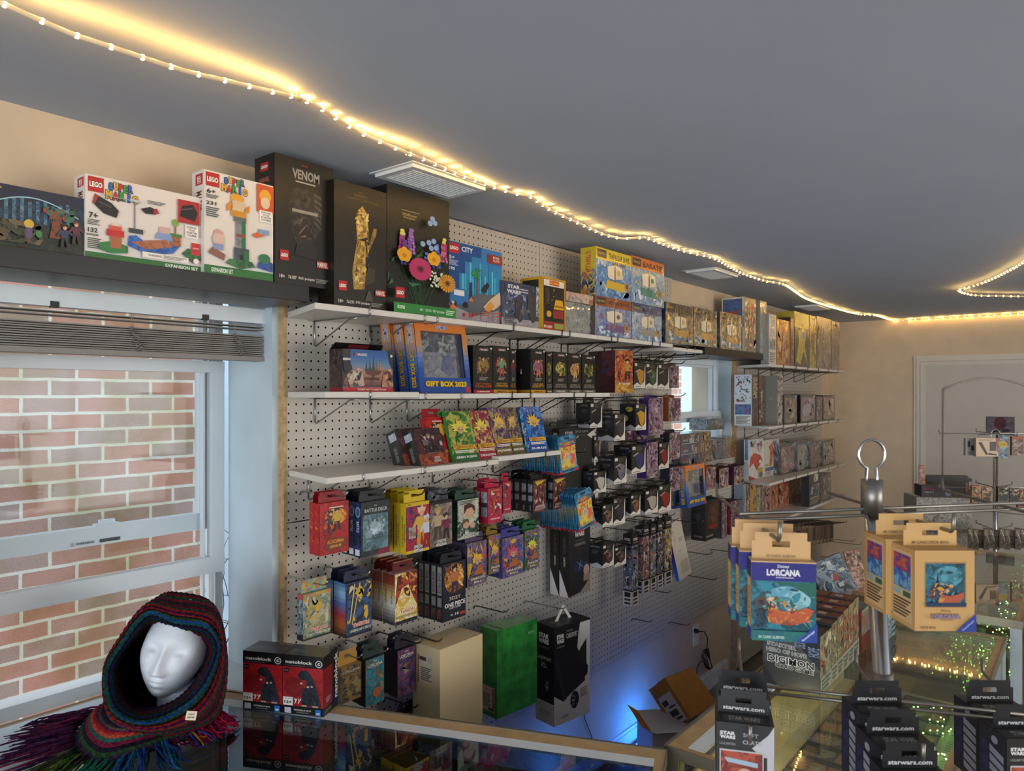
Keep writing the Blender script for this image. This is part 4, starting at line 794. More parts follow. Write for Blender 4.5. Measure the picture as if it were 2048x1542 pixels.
def hairb(x, y, r, col, asp=1.7, n=11, seed=0, dark='#3a2c14'):
    rnd = random.Random(seed); o = []
    for c_, k_ in ((dark, 1.10), (col, 1.0)):
        rnd = random.Random(seed)
        for i in range(n):
            a = R_(-25 + 230 * i / (n - 1) + rnd.uniform(-9, 9)); L = r * rnd.uniform(.85, 1.5) * k_; w_ = .20 * k_
            o.append(('p', [(x + r * .55 * math.cos(a - w_ * 2), y + r * .55 * math.sin(a - w_ * 2) / asp), (x + L * math.cos(a + rnd.uniform(-.2, .2)), y + L * math.sin(a) / asp), (x + r * .55 * math.cos(a + w_ * 2), y + r * .55 * math.sin(a + w_ * 2) / asp), (x, y)], c_))
    o += [('p', [(x - r * .45, y + r * .25 / asp), (x + r * .45, y + r * .25 / asp), (x + r * .4, y - r * .4 / asp), (x, y - r * .8 / asp), (x - r * .4, y - r * .4 / asp)], '#c0926c'), ('p', [(x - r * .5, y + r * .45 / asp), (x - r * .3, y + .0), (x - r * .1, y + r * .25 / asp), (x + r * .1, y - .0), (x + r * .3, y + r * .2 / asp), (x + r * .5, y + r * .45 / asp)], col),
          ('p', [(x - r * .32, y - r * .1 / asp), (x - r * .08, y - r * .2 / asp), (x - r * .1, y - r * .28 / asp), (x - r * .3, y - r * .2 / asp)], '#20201c'), ('p', [(x + r * .32, y - r * .1 / asp), (x + r * .08, y - r * .2 / asp), (x + r * .1, y - r * .28 / asp), (x + r * .3, y - r * .2 / asp)], '#20201c')]
    return o
# ================================================================== eye-level shelf
def magicmark(x, y, h, w, c='#d8d2c8'):
    return [T('MAGIC', x + w * .1, y, h, c, w, b=.03), ('p', [(x - w * .55, y - h * .3), (x - w * .42, y + h * .8), (x - w * .30, y - h * .1), (x - w * .42, y - h * .7)], '#b8322c')]
kit = [('r', 0, 0, 1, 1, '#6a7f9a', '#8a6a58', '#3a5a80')] + grad(['#3a2a30', '#8a5a4a', '#a07a60', '#5a7a9a', '#2f5f9a', '#24508a'], y0=.11) + [('p', [(0, .11), (0, 1), (.16, 1), (.14, .75), (.2, .5), (.05, .3)], '#2b2422'), ('p', [(.88, 1), (1, 1), (1, .5), (.92, .7)], '#2a2826')]
for i in range(5): kit.append(('p', [(.42 + i * .07, .52), (.445 + i * .07, .62 - .03 * abs(i - 2)), (.455 + i * .07, .86 - .06 * abs(i - 2)), (.475 + i * .07, .62 - .03 * abs(i - 2)), (.49 + i * .07, .52)], ['#2a3a5a', '#1f4f4a', '#2f3f3a', '#8a5a2c', '#b07a3a'][i]))
kit += [('p', [(.42, .52), (.77, .52), (.73, .42), (.62, .38), (.59, .30), (.56, .38), (.46, .42)], '#5a3428'), T('STARTER', .57, .31, .065, '#1e1714', .30), T('KIT', .57, .23, .06, '#6a5a50', .1), ('p', [(.06, .46), (.36, .58), (.42, .14), (.14, .10)], '#b59a84', '#8a7058', '#3a3a44'), ('x', .1, .26, .36, .5, 16, ['#2a2f3f', '#c0b09a', '#6a3a2a'], 5, .07), ('p', [(.8, .52), (.98, .56), (1, .12), (.76, .12)], '#a87a5a', '#6a3a30', '#c9b08a'), ('x', .8, .26, .98, .5, 12, ['#3a2430', '#b06a4a', '#5a2a2a'], 6, .07), ('e', .06, .76, .09, .03, '#c5bfb8'), ('p', [(.0, .7), (.12, .75), (.16, .5), (.08, .4), (.02, .5)], '#1b1b22')] + magicmark(.33, .88, .06, .22) + [('e', .955, .88, .025, .035, '#cfcac2'), ('r', 0, 0, 1, .10, '#b01d28'), T('THE BEST WAY TO LEARN TO PLAY', .56, .05, .045, '#ecd8cc', .58)]
o = B('starter card game kit box with black hinged lid flap on the eye-level shelf', 'card game box', 684, 785, 697, 783, .20, .055, '#1b1718', kit, [('r', 0, 0, 1, 1, '#2a2020', '#4a3a36', '#181314'), ('r', 0, 0, 1, .1, '#8a1d24')], zb=zz2[0] + .0006, name='card_game_box')
m = MB(); W_, H_ = .158, .105
Wd = onX(785, 0, .20).y - onX(684, 0, .20).y; Hh = onX(684, 697, .2).z - zz2[0]
m.hexa([(0, .052, Hh), (Wd, .052, Hh), (Wd, .055, Hh), (0, .055, Hh), (.006, .036, Hh + .018), (Wd - .004, .036, Hh + .018), (Wd - .004, .0375, Hh + .019), (.006, .0375, Hh + .019)], '#141112')
m.face([(Wd * .3, .0485, Hh + .003), (Wd * .7, .0485, Hh + .003), (Wd * .7, .0378, Hh + .015), (Wd * .3, .0378, Hh + .015)], '#6a1c22')
m.build('lid_flap', 'g', o)
# gift boxes
gf = grad(['#1c3f86', '#1f4690', '#27509c', '#5a7aac', '#b58a5a', '#cc7a34', '#d4722a']) + [('r', .10, .22, .90, .88, '#1d1b20')]
gfront = gf + [T('DIGIMON', .5, .945, .05, '#2a4a9a', .22, '#e6e2dc'), T('GIFT BOX 2023', .5, .13, .075, '#d8b424', .80, '#8a6a10', b=.04), ('r', .88, .01, .98, .09, '#b03038')]
gbits = [('r', 0, 0, 1, 1, '#6a666e', '#8a868c', '#4a484e'), ('x', 0, .55, .3, 1, 26, ['#b0aaa4', '#d0cabe', '#5c5a5e'], 3, .09), ('x', .5, .5, .95, 1, 26, ['#b0aaa4', '#95908e', '#d0cac0'], 4, .09), ('r', .08, .02, .92, .58, '#aaa4b0', '#bab4b0', '#96909c'), ('p', [(.5, .2), (.58, .45), (.52, .55), (.66, .5), (.75, .62), (.8, .48), (.92, .52), (.84, .35), (.88, .15), (.7, .05)], '#8d88a8', '#6c6890', '#8a84a0'), ('x', .1, .05, .45, .5, 20, ['#c0baba', '#b08a80', '#8f8a98'], 6, .06)]
gside = grad(['#1c3f86', '#1f4690', '#4a70a8', '#c08a50', '#cc7030'], n=10) + [T('DIGIMON', .5, .84, .42, '#2a4a9a', .24, '#e6e2dc', rot=-90), T('GIFT BOX 2023', .5, .35, .42, '#d0a820', .52, '#5a4a1a', rot=-90)]
def giftbox(lb, xl, xr, yt, yb, X, zb, lean, yaw=0, W=None, H=None, z=None):
    Y0 = onX(xl, 0, X).y; W = W or onX(xr, 0, X).y - Y0; H = H or (onX(xl, yt, X).z - onX(xl, yb, X).z) / math.cos(R_(lean)); D = .042
    m = MB(); t = .001
    m.box(0, 0, 0, W, D, H * .215, '#1c3f86'); m.box(0, 0, H * .885, W, D, H, '#d4722a'); 
    m.box(0, D - t, 0, W, D, H, '#5a6a90')
    o = m.build('gift_box', 's'); o.location = (X, Y0, zb); o.rotation_euler = (R_(-lean), 0, R_(90 + yaw)); tag(o, lb, 'gift box', 'orange and blue gift boxes')
    k = MB(); ops = [q for q in gfront if not (q[0] == 'r' and q[1] == .10 and q[2] == .22)]
    def clip(a, b, c, d):
        out = []
        for q in ops:
            if q[0] == 'r':
                x0, y0, x1, y1 = max(q[1], a), max(q[2], b), min(q[3], c), min(q[4], d)
                if x1 > x0 and y1 > y0: out.append(('r', x0, y0, x1, y1, *q[5:]))
        return out
    k.panel(clip(0, 0, 1, .22) + clip(0, .88, 1, 1) + clip(0, .22, .10, .88) + clip(.90, .22, 1, .88) + [q for q in ops if q[0] == 't'], W, H, D, 'f'); k.build('front_print', 's', o)
    s = MB(); s.box(0, 0, 0, t, D, H, '#2a4a86'); s.panel(gside, W, H, D, 'l'); s.build('side_print', 's', o); s = MB(); s.box(W - t, 0, 0, W, D, H, '#2a4a86'); s.build('side_wall', 's', o)
    i = MB(); i.panel(gbits, W * .8, H * .66, D, 'f'); ii = i.build('card_tray', 's', o); ii.location = (W * .1, .02, H * .22)
    g = MB(); g.box(W * .1, .0005, H * .22, W * .9, .0012, H * .88); g.build('window', 'clear', o)
    return o
giftbox('front gift box with the large clear window facing out', 841, 943, 641, 786, .225, zz2[1] + .001, 8)
giftbox('gift box second from the front, only its spine showing', 818, 918, 641, 786, .178, zz2[0] + .001, 8)
giftbox('gift box at the back of the three, its spine leftmost', 792, 888, 641, 786, .130, zz2[0] + .001, 8)
# tall black commander boxes
def cmd(foot, fc, l1, l2, lc, pal, seed, fign=True):
    o = [('r', 0, 0, 1, 1, '#15120f', '#1f1a15', '#100e0c')] + magicmark(.52, .92, .045, .42) + [('e', .92, .95, .05, .022, '#cfcac2'), ('e', .5, .58, .34, .17, pal[0], pal[1], '#1c1612'), ('x', .2, .42, .82, .76, 34, pal + ['#14110f'], seed, .11)]
    if fign: o.append(('F', .5, .36, .42, pal[1], pal[0], '#2b1d15'))
    o += [('L', .3, .27, .75, .35, 3, '#8a8278'), T(l1, .5, .20, .035, lc, .7), T(l2, .5, .15, .05, lc, .8), ('r', 0, 0, 1, .07, fc), T(foot, .5, .035, .032, '#f0e6d8' if fc != '#c08a1c' else '#3a2a10', .66)]
    return o
cb = [(946, 985, 690, '#a81c34', 'COMMANDER', 'LOST CAVERNS', 'IXALAN', '#b0501c', ['#8a6a34', '#5a3c1e', '#a89060'], 'explorer figure, crimson foot band'),
      (986, 1018, 691, '#c08a1c', 'COMMANDER DECK', 'AETHER', 'COMMANDER', '#b0842c', ['#6a8a6a', '#9a3a3a', '#b0903a'], 'bright red and green figure, yellow foot band'),
      (1019, 1032, 697, '#c08a1c', 'DECK', 'AETHER', 'DECK', '#8a6a28', ['#5a2a2a', '#3a2a3a', '#6a5a4a'], 'dark figure, half hidden behind the open-sided one')]
for i, (a, b, t, fc, ft, l1, l2, lc, pal, ds) in enumerate(cb):
    B('tall black card box with ' + ds, 'card game box', a, b, t, 787, .205 - .012 * (i > 1), .05, '#131110', cmd(ft, fc, l1, l2, lc, pal, 80 + i), zb=zz2[1 if i == 0 else 2] + .0006, name='card_game_box')
B('tall black card box turned to show its plain black side', 'card game box', 1061, 1090, 697, 787, .222, .085, '#100f10', cmd('COMMANDER DECK', '#c08a1c', 'AETHER', 'DRIFT', '#b0842c', ['#8a4a6a', '#b0684a', '#6a7a9a'], 84), [('r', 0, 0, 1, 1, '#0f0e0f'), ('p', [(.45, .45), (.5, .56), (.55, .45), (.5, .42)], '#b0aca6'), ('r', 0, 0, 1, .07, '#b08420')], zb=zz2[2] + .0006, name='card_game_box')
gp = [['#8a8430', '#5a5a28', '#b0a860'], ['#8a7a2c', '#c0b060', '#4a3a20'], ['#b07a4a', '#c9a060', '#6a3a24'], ['#5a5a34', '#a89a3a', '#24301c']]
for i, (a, b, t) in enumerate(((1092, 1104, 703), (1106, 1135, 703), (1136, 1162.5, 706), (1164, 1190, 709))):
    B('tall black card box with a small golden picture, %s of four on the right' % ('first', 'second', 'third', 'fourth')[i], 'card game box', a, b, t, 786, .20, .05, '#14120f', cmd('COMMANDER', '#6a6258', 'MURDERS AT', 'KARLOV MANOR', '#8d867c', gp[i], 90 + i, i == 2), zb=zz2[2 if i == 0 else 3] + .0006, name='card_game_box')
B('large maroon box set with golden battle artwork at the end of the eye-level shelf', 'box set', 1230, 1268, 700, 776, .235, .16, '#4a141c', [('r', 0, 0, 1, 1, '#8a4a20', '#a83a20', '#c98a34'), ('r', 0, 0, 1, .22, '#b8802c', '#8a5a1c', '#d0a040'), ('x', .05, .28, .95, .92, 40, ['#a82c1c', '#d0a040', '#5a1c1c', '#c05a24', '#3a1418'], 95, .14), ('F', .68, .3, .5, '#1c1818', '#b07a30', '#241812'), T('To Your Skill!', .5, .22, .05, '#f0e0c0', .65)], [('r', 0, 0, 1, 1, '#3c1018', '#481420', '#300c14'), T('THE PHANTOM', .18, .5, .07, '#d8c0b0', .42, rot=-90), ('x', .5, .4, .98, .95, 24, ['#4a2430', '#3a2a50', '#5a1c24'], 3, .18)], zb=zz2[3] + .0006, name='box_set', mat='s', yaw=-14, W=.105)

# ================================================================== low shelf: leaning boxes and packs
film = [('r', 0, 0, 1, 1, '#3a2228', '#5a2c2a', '#241a24')] + [('r', 0, 0, 1, .3, '#7a3a28', '#a04a28', '#4a2426'), ('x', .25, .35, .75, .85, 34, ['#1c1618', '#7a5a50', '#a08070', '#3a2a2a'], 7, .14), ('F', .5, .32, .52, '#241a1c', '#3a3038', '#7a7070'), ('F', .36, .36, .42, '#2a2024', '#6a6064', '#9a9090'), ('F', .65, .36, .42, '#2a2024', '#4a2a2a', '#8a8080'), ('L', .3, .30, .8, .33, 1, '#8a7a74'), T('UNION', .6, .18, .07, '#c9c0b8', .2), T('ARENA', .6, .10, .07, '#c9c0b8', .26), ('r', .84, .5, .93, .62, '#b8a8a0')]
fsd = [('r', 0, 0, 1, 1, '#22221f'), ('r', .2, .72, .85, .92, '#b8c0cc', '#9aa4b0'), T('UNION ARENA', .5, .35, .3, '#8a8a84', .4, rot=-90)]
for i, (a, b, X) in enumerate(((843, 905, .22), (811, 873, .175))):
    B(('nearer' if i == 0 else 'farther left') + ' dark booster box leaning back on the low shelf', 'booster box', a, b, 862, 922, X, .05, '#1e1c1c', film, fsd, zb=zz3[0] + .001, lean=22, mat='s', name='booster_box', H=.118, W=.118)
redd = [('r', 0, 0, 1, 1, '#a8141c', '#8a0f18', '#b82420'), ('e', .55, .72, .38, .16, '#c98a1c', '#d8a83a', '#b02c1c'), ('F', .35, .42, .42, '#2a1c1c', '#3a3034', '#1c1414'), ('F', .58, .44, .44, '#2a1c1c', '#c9a03a', '#1c1414'), ('x', .1, .3, .9, .8, 10, ['#c05a20', '#7a0c14'], 4, .1), ('p', [(.12, .14), (.3, .34), (.85, .30), (.95, .18), (.7, .08), (.25, .08)], '#7a2c14'), T('ACADEMIA', .52, .24, .07, '#d88a2c', .6), T('LEAGUE', .52, .15, .05, '#d8b04a', .4), ('L', .3, .88, .8, .92, 1, '#e0c0b0')]
rsd = [('r', 0, 0, 1, 1, '#a0121a', '#b01c1c', '#8a0f16'), ('x', .1, .2, .9, .9, 12, ['#d0601c', '#c03018'], 4, .3)]
B('red starter deck box leaning behind the dark booster boxes', 'deck box', 868, 920, 840, 917, .20, .022, '#a8141c', redd, rsd, zb=zz3[0] + .001, lean=17, name='deck_box', H=.15, W=.09, tab=.03, tabc='#9a121a')
def pack(c1, c2, c3, hair, wordc, word, seed):
    return [('r', 0, 0, 1, 1, c1, c2, c3), ('x', .02, .3, .98, .98, 30, [c1, c2, c3], seed, .18), *hairb(.46, .66, .30, hair, 1.75, 11, seed), ('p', [(.3, .54), (.66, .54), (.8, .3), (.2, .3)], c3, c2), ('r', .05, .24, .95, .32, '#c9a030', '#a86a20'), T('DRAGON', .5, .28, .035, '#7a1c1c', .6), ('r', 0, 0, 1, .14, wordc), T(word, .5, .08, .045, '#e8e4dc', .8), ('L', .1, .16, .9, .22, 2, '#e0d8c8')]
pks = [(908, 953, 826, 913, '#2f7a3a', '#a8a040', '#1f5a2c', '#d8c84a', '#1f5a2c', 'GREEN FUSION', 'green foil booster pack with spiky blond figure'),
       (958, 991, 823, 908, '#9a2a34', '#c0a060', '#7a2040', '#d8c84a', '#8a1c2c', 'DRAGON', 'crimson and yellow booster pack third along the low shelf'),
       (993, 1023, 823, 904, '#5a3a6a', '#a08a60', '#3a2450', '#d8b04a', '#6a5a2a', 'POWER', 'purple and gold booster pack on the low shelf'),
       (1024, 1047, 822, 900, '#6a6230', '#8a7a50', '#4a2a4a', '#c09a5a', '#5a5428', 'ABSORB', 'olive booster pack half hidden by the blue one')]
for i, (a, b, t, bo, c1, c2, c3, hr, wc, wd, lb) in enumerate(pks):
    for k in range(2):
        B(lb + (' (front copy)' if k == 0 else ', the copy right behind'), 'booster pack', a - 12 * k, b - 12 * k, t, bo, .215 - .022 * k, .012, c1, pack(c1, c2, c3, hr, wc, wd, 100 + i), zb=zz3[1 if b < 998 else 2] + .001, lean=15, mat='s', name='booster_pack', H=.165, W=(onX(b, 0, .215).y - onX(a, 0, .215).y) * 1.12)
for k in range(2):
    B('blue booster pack at the right end of the low shelf, ' + ('turned outward' if k == 0 else 'copy behind it'), 'booster pack', 1060 - 9 * k, 1092 - 9 * k, 827, 904, .232 - .026 * k, .018, '#1f4f9a', pack('#1f4f9a', '#3f7ac0', '#16386a', '#d8a83a', '#1a3f80', 'SURGE', 120), [('r', 0, 0, 1, 1, '#2a6aa8', '#a8c0d4', '#1c2f4a'), T('18', .5, .1, .5, '#4aa0d8', .12)], zb=zz3[2] + .001, lean=14, mat='s', name='booster_pack', H=.165, yaw=-6)

# ================================================================== hanging rows on the near board
EN = lambda a: a
# red decks
B('red and gold starter deck box hanging at the far left', 'deck box', 640, 697, 1008, 1113, .165, .024, '#a8141c', redd, rsd, n=2, tab=.028, tabc='#8a1018', hk=.05, bright=True, name='deck_box')
bat = [('r', 0, 0, 1, 1, '#171a1c', '#24303a', '#0f1214'), ('r', .06, .1, .94, .76, '#4a6470', '#6a8288', '#2f444c'), ('p', [(.15, .25), (.22, .68), (.85, .72), (.78, .3)], '#3c545c', '#7a9298', '#9aaab0'), ('e', .5, .5, .2, .12, '#8aa0a8', '#c0ccd0'), T('BATTLE DECK', .52, .84, .065, '#b8bcb4', .8), T('EX', .5, .92, .03, '#9aa4a8', .1), ('p', [(.5, 0), (1, 0), (1, .12), (.62, .09)], '#7a1434')]
bsd = [('r', 0, 0, 1, 1, '#14203a', '#1f3f7a', '#0f141c'), ('e', .5, .82, .42, .10, '#7a94b0'), ('e', .5, .82, .3, .07, '#3a5a80'), T('BATTLE', .5, .55, .4, '#c0c8d0', .2, rot=-90), ('r', .1, .03, .8, .14, '#d8d8d8')]
B('black and blue battle deck box hanging beside the red decks', 'deck box', 722, 779, 1006, 1116, .18, .027, '#14181c', bat, bsd, n=3, tab=.03, tabc='#1c2024', hk=.035, bright=True, name='deck_box', dX=.029)
arena = lambda bgc, c2, c3, s: [('r', 0, 0, 1, 1, bgc, c2, c3)]
yel = [('r', 0, 0, 1, 1, '#c8a418'), ('r', 0, .06, 1, .93, '#a8182a', '#8a1424', '#2a2c6a'), ('p', [(.15, .9), (.6, .93), (.5, .3), (.1, .2)], '#23285a', '#a8182a'), ('F', .66, .12, .78, '#c08a2c', '#c9a03a', '#d8b090'), ('F', .9, .1, .62, '#8a1c24', '#c0c0c8', '#c0c0c8'), ('r', .1, .3, .4, .52, '#b8a898', '#7a6a60'), T('UNION', .5, .12, .07, '#efe6da', .36, '#2a2020'), T('ARENA', .5, .04, .07, '#efe6da', .44, '#2a2020'), T('UNION', .12, .97, .03, '#3a3416', .12)]
ysd_ = [('r', 0, 0, 1, 1, '#cfae1e'), T('UNION ARENA STARTER DECK', .42, .45, .28, '#3a3416', .62, rot=-90), T('ONE PUNCH MAN', .75, .42, .22, '#3a3416', .36, rot=-90)]
B('yellow-sided starter deck box with a red front', 'deck box', 812, 858, 1008, 1110, .19, .026, '#cbaa1c', yel, ysd_, n=4, tab=.035, tabc='#cbaa1c', tabops=[T('UNION ARENA', .14, .82, .2, '#3a3416', .2)], hk=.02, name='deck_box', dX=.029)
grey = [('r', 0, 0, 1, 1, '#6a5c54', '#8a7a6a', '#4a3c3c'), ('r', 0, .94, 1, 1, '#1a1a1c'), ('x', .05, .3, .95, .95, 18, ['#a08c78', '#5a4648', '#8a7468'], 8, .14), ('F', .35, .15, .72, '#4a3a34', '#b09a7a', '#a8905a'), ('F', .72, .12, .6, '#2a2024', '#6a2440', '#3a2a2a'), T('UNION', .5, .12, .07, '#e6e0d8', .4, '#2a2020'), T('ARENA', .5, .04, .07, '#e6e0d8', .5, '#2a2020')]
B('grey starter deck box with manga figures, right of the yellow one', 'deck box', 859, 904, 1006, 1097, .175, .026, '#2c2c30', grey, [('r', 0, 0, 1, 1, '#2a2c30')], n=4, tab=.035, tabc='#3a3c42', hk=.03, name='deck_box', dX=.028, tabops=[('x', 0, 0, 1, 1, 10, ['#4a4c54', '#2c2e34', '#5a5c62'], 3, .2)])
grn = [('r', 0, 0, 1, 1, '#c0b8a4', '#a8a894', '#6a7a70'), ('p', [(0, .5), (.5, .3), (1, .5), (1, .1), (0, .05)], '#2a4a40', '#1c342c', '#c9c0ac'), ('e', .55, .66, .22, .14, '#c99a78'), ('p', [(.28, .62), (.3, .86), (.55, .9), (.8, .82), (.82, .64), (.66, .78), (.45, .76)], '#4a1c24'), ('e', .4, .36, .16, .10, '#c0947a'), ('p', [(.2, .34), (.24, .5), (.5, .5), (.56, .38), (.4, .44)], '#5a4a2c'), ('e', .7, .32, .12, .08, '#c0947a'), ('L', .1, .88, .9, .98, 3, '#2c4a42'), T('UNION', .5, .1, .06, '#eae6dc', .5, '#1c2a26'), T('ARENA', .5, .04, .05, '#eae6dc', .6, '#1c2a26')]
B('dark green starter deck box with a drawn boy', 'deck box', 915, 957, 1002, 1081, .16, .03, '#16302a', grn, [('r', 0, 0, 1, 1, '#14332c'), T('UNION ARENA', .5, .5, .3, '#4a6a60', .5, rot=-90)], n=3, tab=.032, tabc='#2a4238', hk=.03, name='deck_box', dX=.032)
dig = lambda c, s: [('r', 0, 0, 1, 1, c, '#8a2c3a', '#c0445a'), ('x', .05, .25, .95, .92, 26, ['#c8c4cc', '#d0802c', '#2a2c34', '#8a1c2c', '#5a6a80'], s, .16), T('DIGIMON', .5, .93, .05, '#d8a030', .6), ('p', [(.1, .1), (.2, .24), (.8, .24), (.9, .1), (.5, .04)], '#b02440'), T('STARTER DECK', .5, .13, .04, '#f0dce0', .7)]
silv = [('r', 0, 0, 1, 1, '#a81c3c'), ('r', .1, .55, .9, .9, '#8c8f92', '#aeb2b6'), ('r', .1, .2, .9, .5, '#8c8f92', '#6a6d72'), ('r', .1, .47, .9, .6, '#33353a')]
B('pink-red starter deck box with a silver side label', 'deck box', 976, 1004, 978, 1049, .165, .034, '#a81c3c', dig('#b02440', 130), silv, n=2, tab=.03, tabc='#b01c40', hk=.03, name='deck_box', dX=.036)
B('pink-red starter deck box hanging farther right, partly hidden', 'deck box', 1006, 1022, 964, 1028, .15, .02, '#a81c3c', dig('#a8283a', 131), silv, tab=.03, tabc='#b01c40', hk=.03, name='deck_box')
dkd = [('r', 0, 0, 1, 1, '#4a2c2c', '#7a4438', '#241a20'), ('x', .03, .15, .97, .9, 36, ['#c0b0a8', '#8a2c34', '#c98a4a', '#2a1c24', '#6a3c40'], 140, .14), ('p', [(.1, .95), (.3, .82), (.7, .9), (.95, .97)], '#c8a030'), ('p', [(.1, .06), (.2, .2), (.85, .22), (.9, .08)], '#a88a80'), T('ARENA', .5, .12, .05, '#2a1c1c', .6)]
dks = [('r', 0, 0, 1, 1, '#191a20'), ('r', .1, .62, .9, .88, '#8a8f96', '#6a6f76'), ('r', .1, .35, .9, .52, '#7a7f88'), ('r', .35, .06, .65, .22, '#5a5d64')]
B('dark starter deck box with silver labels down its side', 'deck box', 1066, 1092, 961, 1026, .17, .024, '#191a20', dkd, dks, n=4, tab=.03, tabc='#16171c', hk=.03, name='deck_box', dX=.032)
B('single dark starter deck box beside the blue blister packs', 'deck box', 1106, 1131, 957, 1020, .165, .024, '#191a20', dkd, dks, tab=.03, tabc='#16171c', hk=.03, name='deck_box')
# blue blister booster packs, two long rows
bp_ = [('r', 0, 0, 1, 1, '#5fa0b8', '#3f88a8', '#8ab8c4'), ('p', [(.12, .12), (.1, .7), (.5, .78), (.92, .7), (.88, .12)], '#d8c040', '#d0a860', '#b8404c'), ('x', .15, .2, .85, .65, 22, ['#d8604a', '#e0c84a', '#e8b0b0', '#8ab0c0', '#c0703a'], 150, .16), T('POKEMON', .5, .80, .07, '#e0a030', .7, '#2a4a7a'), ('r', .2, .70, .8, .74, '#b8303a'), ('r', 0, 0, .2, .06, '#c01c34'), ('r', .8, 0, 1, .06, '#c01c34'), T('BOOSTER', .5, .12, .05, '#e0d060', .6, '#24506a'), ('L', .2, .03, .8, .08, 2, '#2a3a44')]
bps = [('r', 0, 0, 1, 1, '#2f7aa0', '#3f90b8', '#24608a')]
def blister_row(nm_, xl, xr, yt, yb, X, n, lb, tilt):
    Y0 = onX(xl, 0, X).y; W = onX(xr, 0, X).y - Y0; zt = onX(xl, yt, X).z; H = zt - onX(xl, yb, X).z
    m = MB()
    prof = [(.06, 0), (.94, 0), (1, .06), (.95, .15), (.9, .6), (.96, .75), (.98, .92), (.9, 1), (.1, 1), (.02, .92), (.04, .75), (.1, .6), (.05, .15), (0, .06)]
    k = len(prof); 
    for y in (0, .0022):
        for u, v in prof: m.v.append((u * W, y, v * H))
    m.f.append(tuple(range(k))); m.f.append(tuple(range(2 * k - 1, k - 1, -1)))
    for i in range(k): m.f.append((i, i + k, (i + 1) % k + k, (i + 1) % k))
    cc = (lin('#2c6a92'), lin('#4a8fb4'), lin('#1f4f74')); m.c += [cc] * (k + 2); m.smooth += [False] * (k + 2)
    first = m.build('blister_pack', 's')
    p = MB(); q = [o for o in bp_[1:]]; p.panel(q, W, H, .002, 'f'); p.build('front_print', 's', first)
    p = MB(); p.face([(W * .38, -.0012, H * .9), (W * .62, -.0012, H * .9), (W * .62, -.0012, H * .94), (W * .38, -.0012, H * .94)], '#10151a'); p.build('hang_hole', 'm', first)
    for i in range(n):
        o = first if i == 0 else copy_tree(first)
        f = i / (n - 1); o.location = (X - i * (X - .06) / n, Y0 - .003 * math.sin(i * 1.7), onX(xl, yb, X).z + .002 * math.cos(i * 2.3)); o.rotation_euler = (R_(-3 - 3 * f), R_(-tilt * (1 - f) ** 2), R_(90 + 2 * math.sin(i)))
        tag(o, lb + (', front one facing out' if i == 0 else ', %s back from the front one' % _OR[i]), 'booster pack', nm_)
    hook(Y0 + W / 2, zt - H * .07, X + .03, 'wire hook of the ' + nm_, True)
blister_row('upper row of blue blister packs', 1120, 1158, 876, 951, .25, 22, 'blue blister pack of the upper row', 5)
blister_row('lower row of blue blister packs', 1158, 1193, 988, 1066, .255, 26, 'blue blister pack of the lower row', 10)
# second hanging row
def dbd(c, lb, a, b, t, bo, X, n, seed, hair='#d8a83a', word='DRAGON BALL'):
    B(lb, 'deck box', a, b, t, bo, X, .024, c, [('r', 0, 0, 1, 1, c, '#6a5a80', '#8a7040'), ('x', .02, .15, .98, .97, 34, [c, '#c09a3a', '#7a5a9a', '#3a5a9a', '#b04a4a'], seed, .16), *hairb(.48, .60, .28, hair, 1.7, 11, seed), ('p', [(.25, .45), (.7, .45), (.85, .25), (.15, .25)], '#a8622c', '#2c3a6a'), T('DRAGON', .5, .17, .06, '#e0d8c8', .7, '#2a2438'), T('BALL', .5, .09, .05, '#e0d8c8', .4, '#2a2438')], [('r', 0, 0, 1, 1, c, '#2a2430')], n=n, tab=.03, tabc=c, hk=.03, name='deck_box', dX=.026)
dbd('#4a3a5a', 'purple deck box with golden-haired fighter, second row', 934, 973, 1088, 1176, .16, 4, 160)
dbd('#7a6424', 'gold deck box with blond fighter, second row', 977, 1001, 1072, 1150, .15, 3, 161)
dbd('#3a3a7a', 'blue and violet deck box with lightning, second row', 1005, 1047, 1078, 1158, .165, 3, 162, '#c0505a')
dbd('#1f5a34', 'green deck box with blond fighter, second row', 1049, 1078, 1062, 1142, .15, 3, 163, '#d0c84a')
# third hanging row
yg = lambda cs, seed, l2: [('r', 0, 0, 1, 1, *cs), ('x', .02, .25, .98, .97, 34, list(cs) + ['#c0b8a0', '#c9a030'], seed, .2), T('YuGiOh!', .55, .20, .07, '#c8402a', .66, '#e6dcc8', b=.03), T(l2, .55, .10, .045, '#e0d4b0', .84), ('r', 0, 0, 1, .04, '#15171c')]
B('rainbow-topped structure deck box at the lower left of the pegboard', 'deck box', 606, 661, 1190, 1283, .15, .026, '#7a8a8a', yg(('#8a8a60', '#4a6a78', '#a8a080'), 170, 'STRUCTURE DECK') + [('r', 0, .93, 1, 1, '#c06a4a', '#c0a040', '#7a9a5a')], [('r', 0, 0, 1, 1, '#4a7a8a', '#a8b8b8', '#2a3a44'), ('r', 0, .88, 1, 1, '#c05a5a'), ('r', 0, 0, 1, .12, '#15171c')], tab=.034, tabc='#a89a4a', tabops=[('r', 0, 0, 1, 1, '#c0a040', '#5a9a9a', '#c05a3a')], hk=.04, bright=True, name='deck_box')
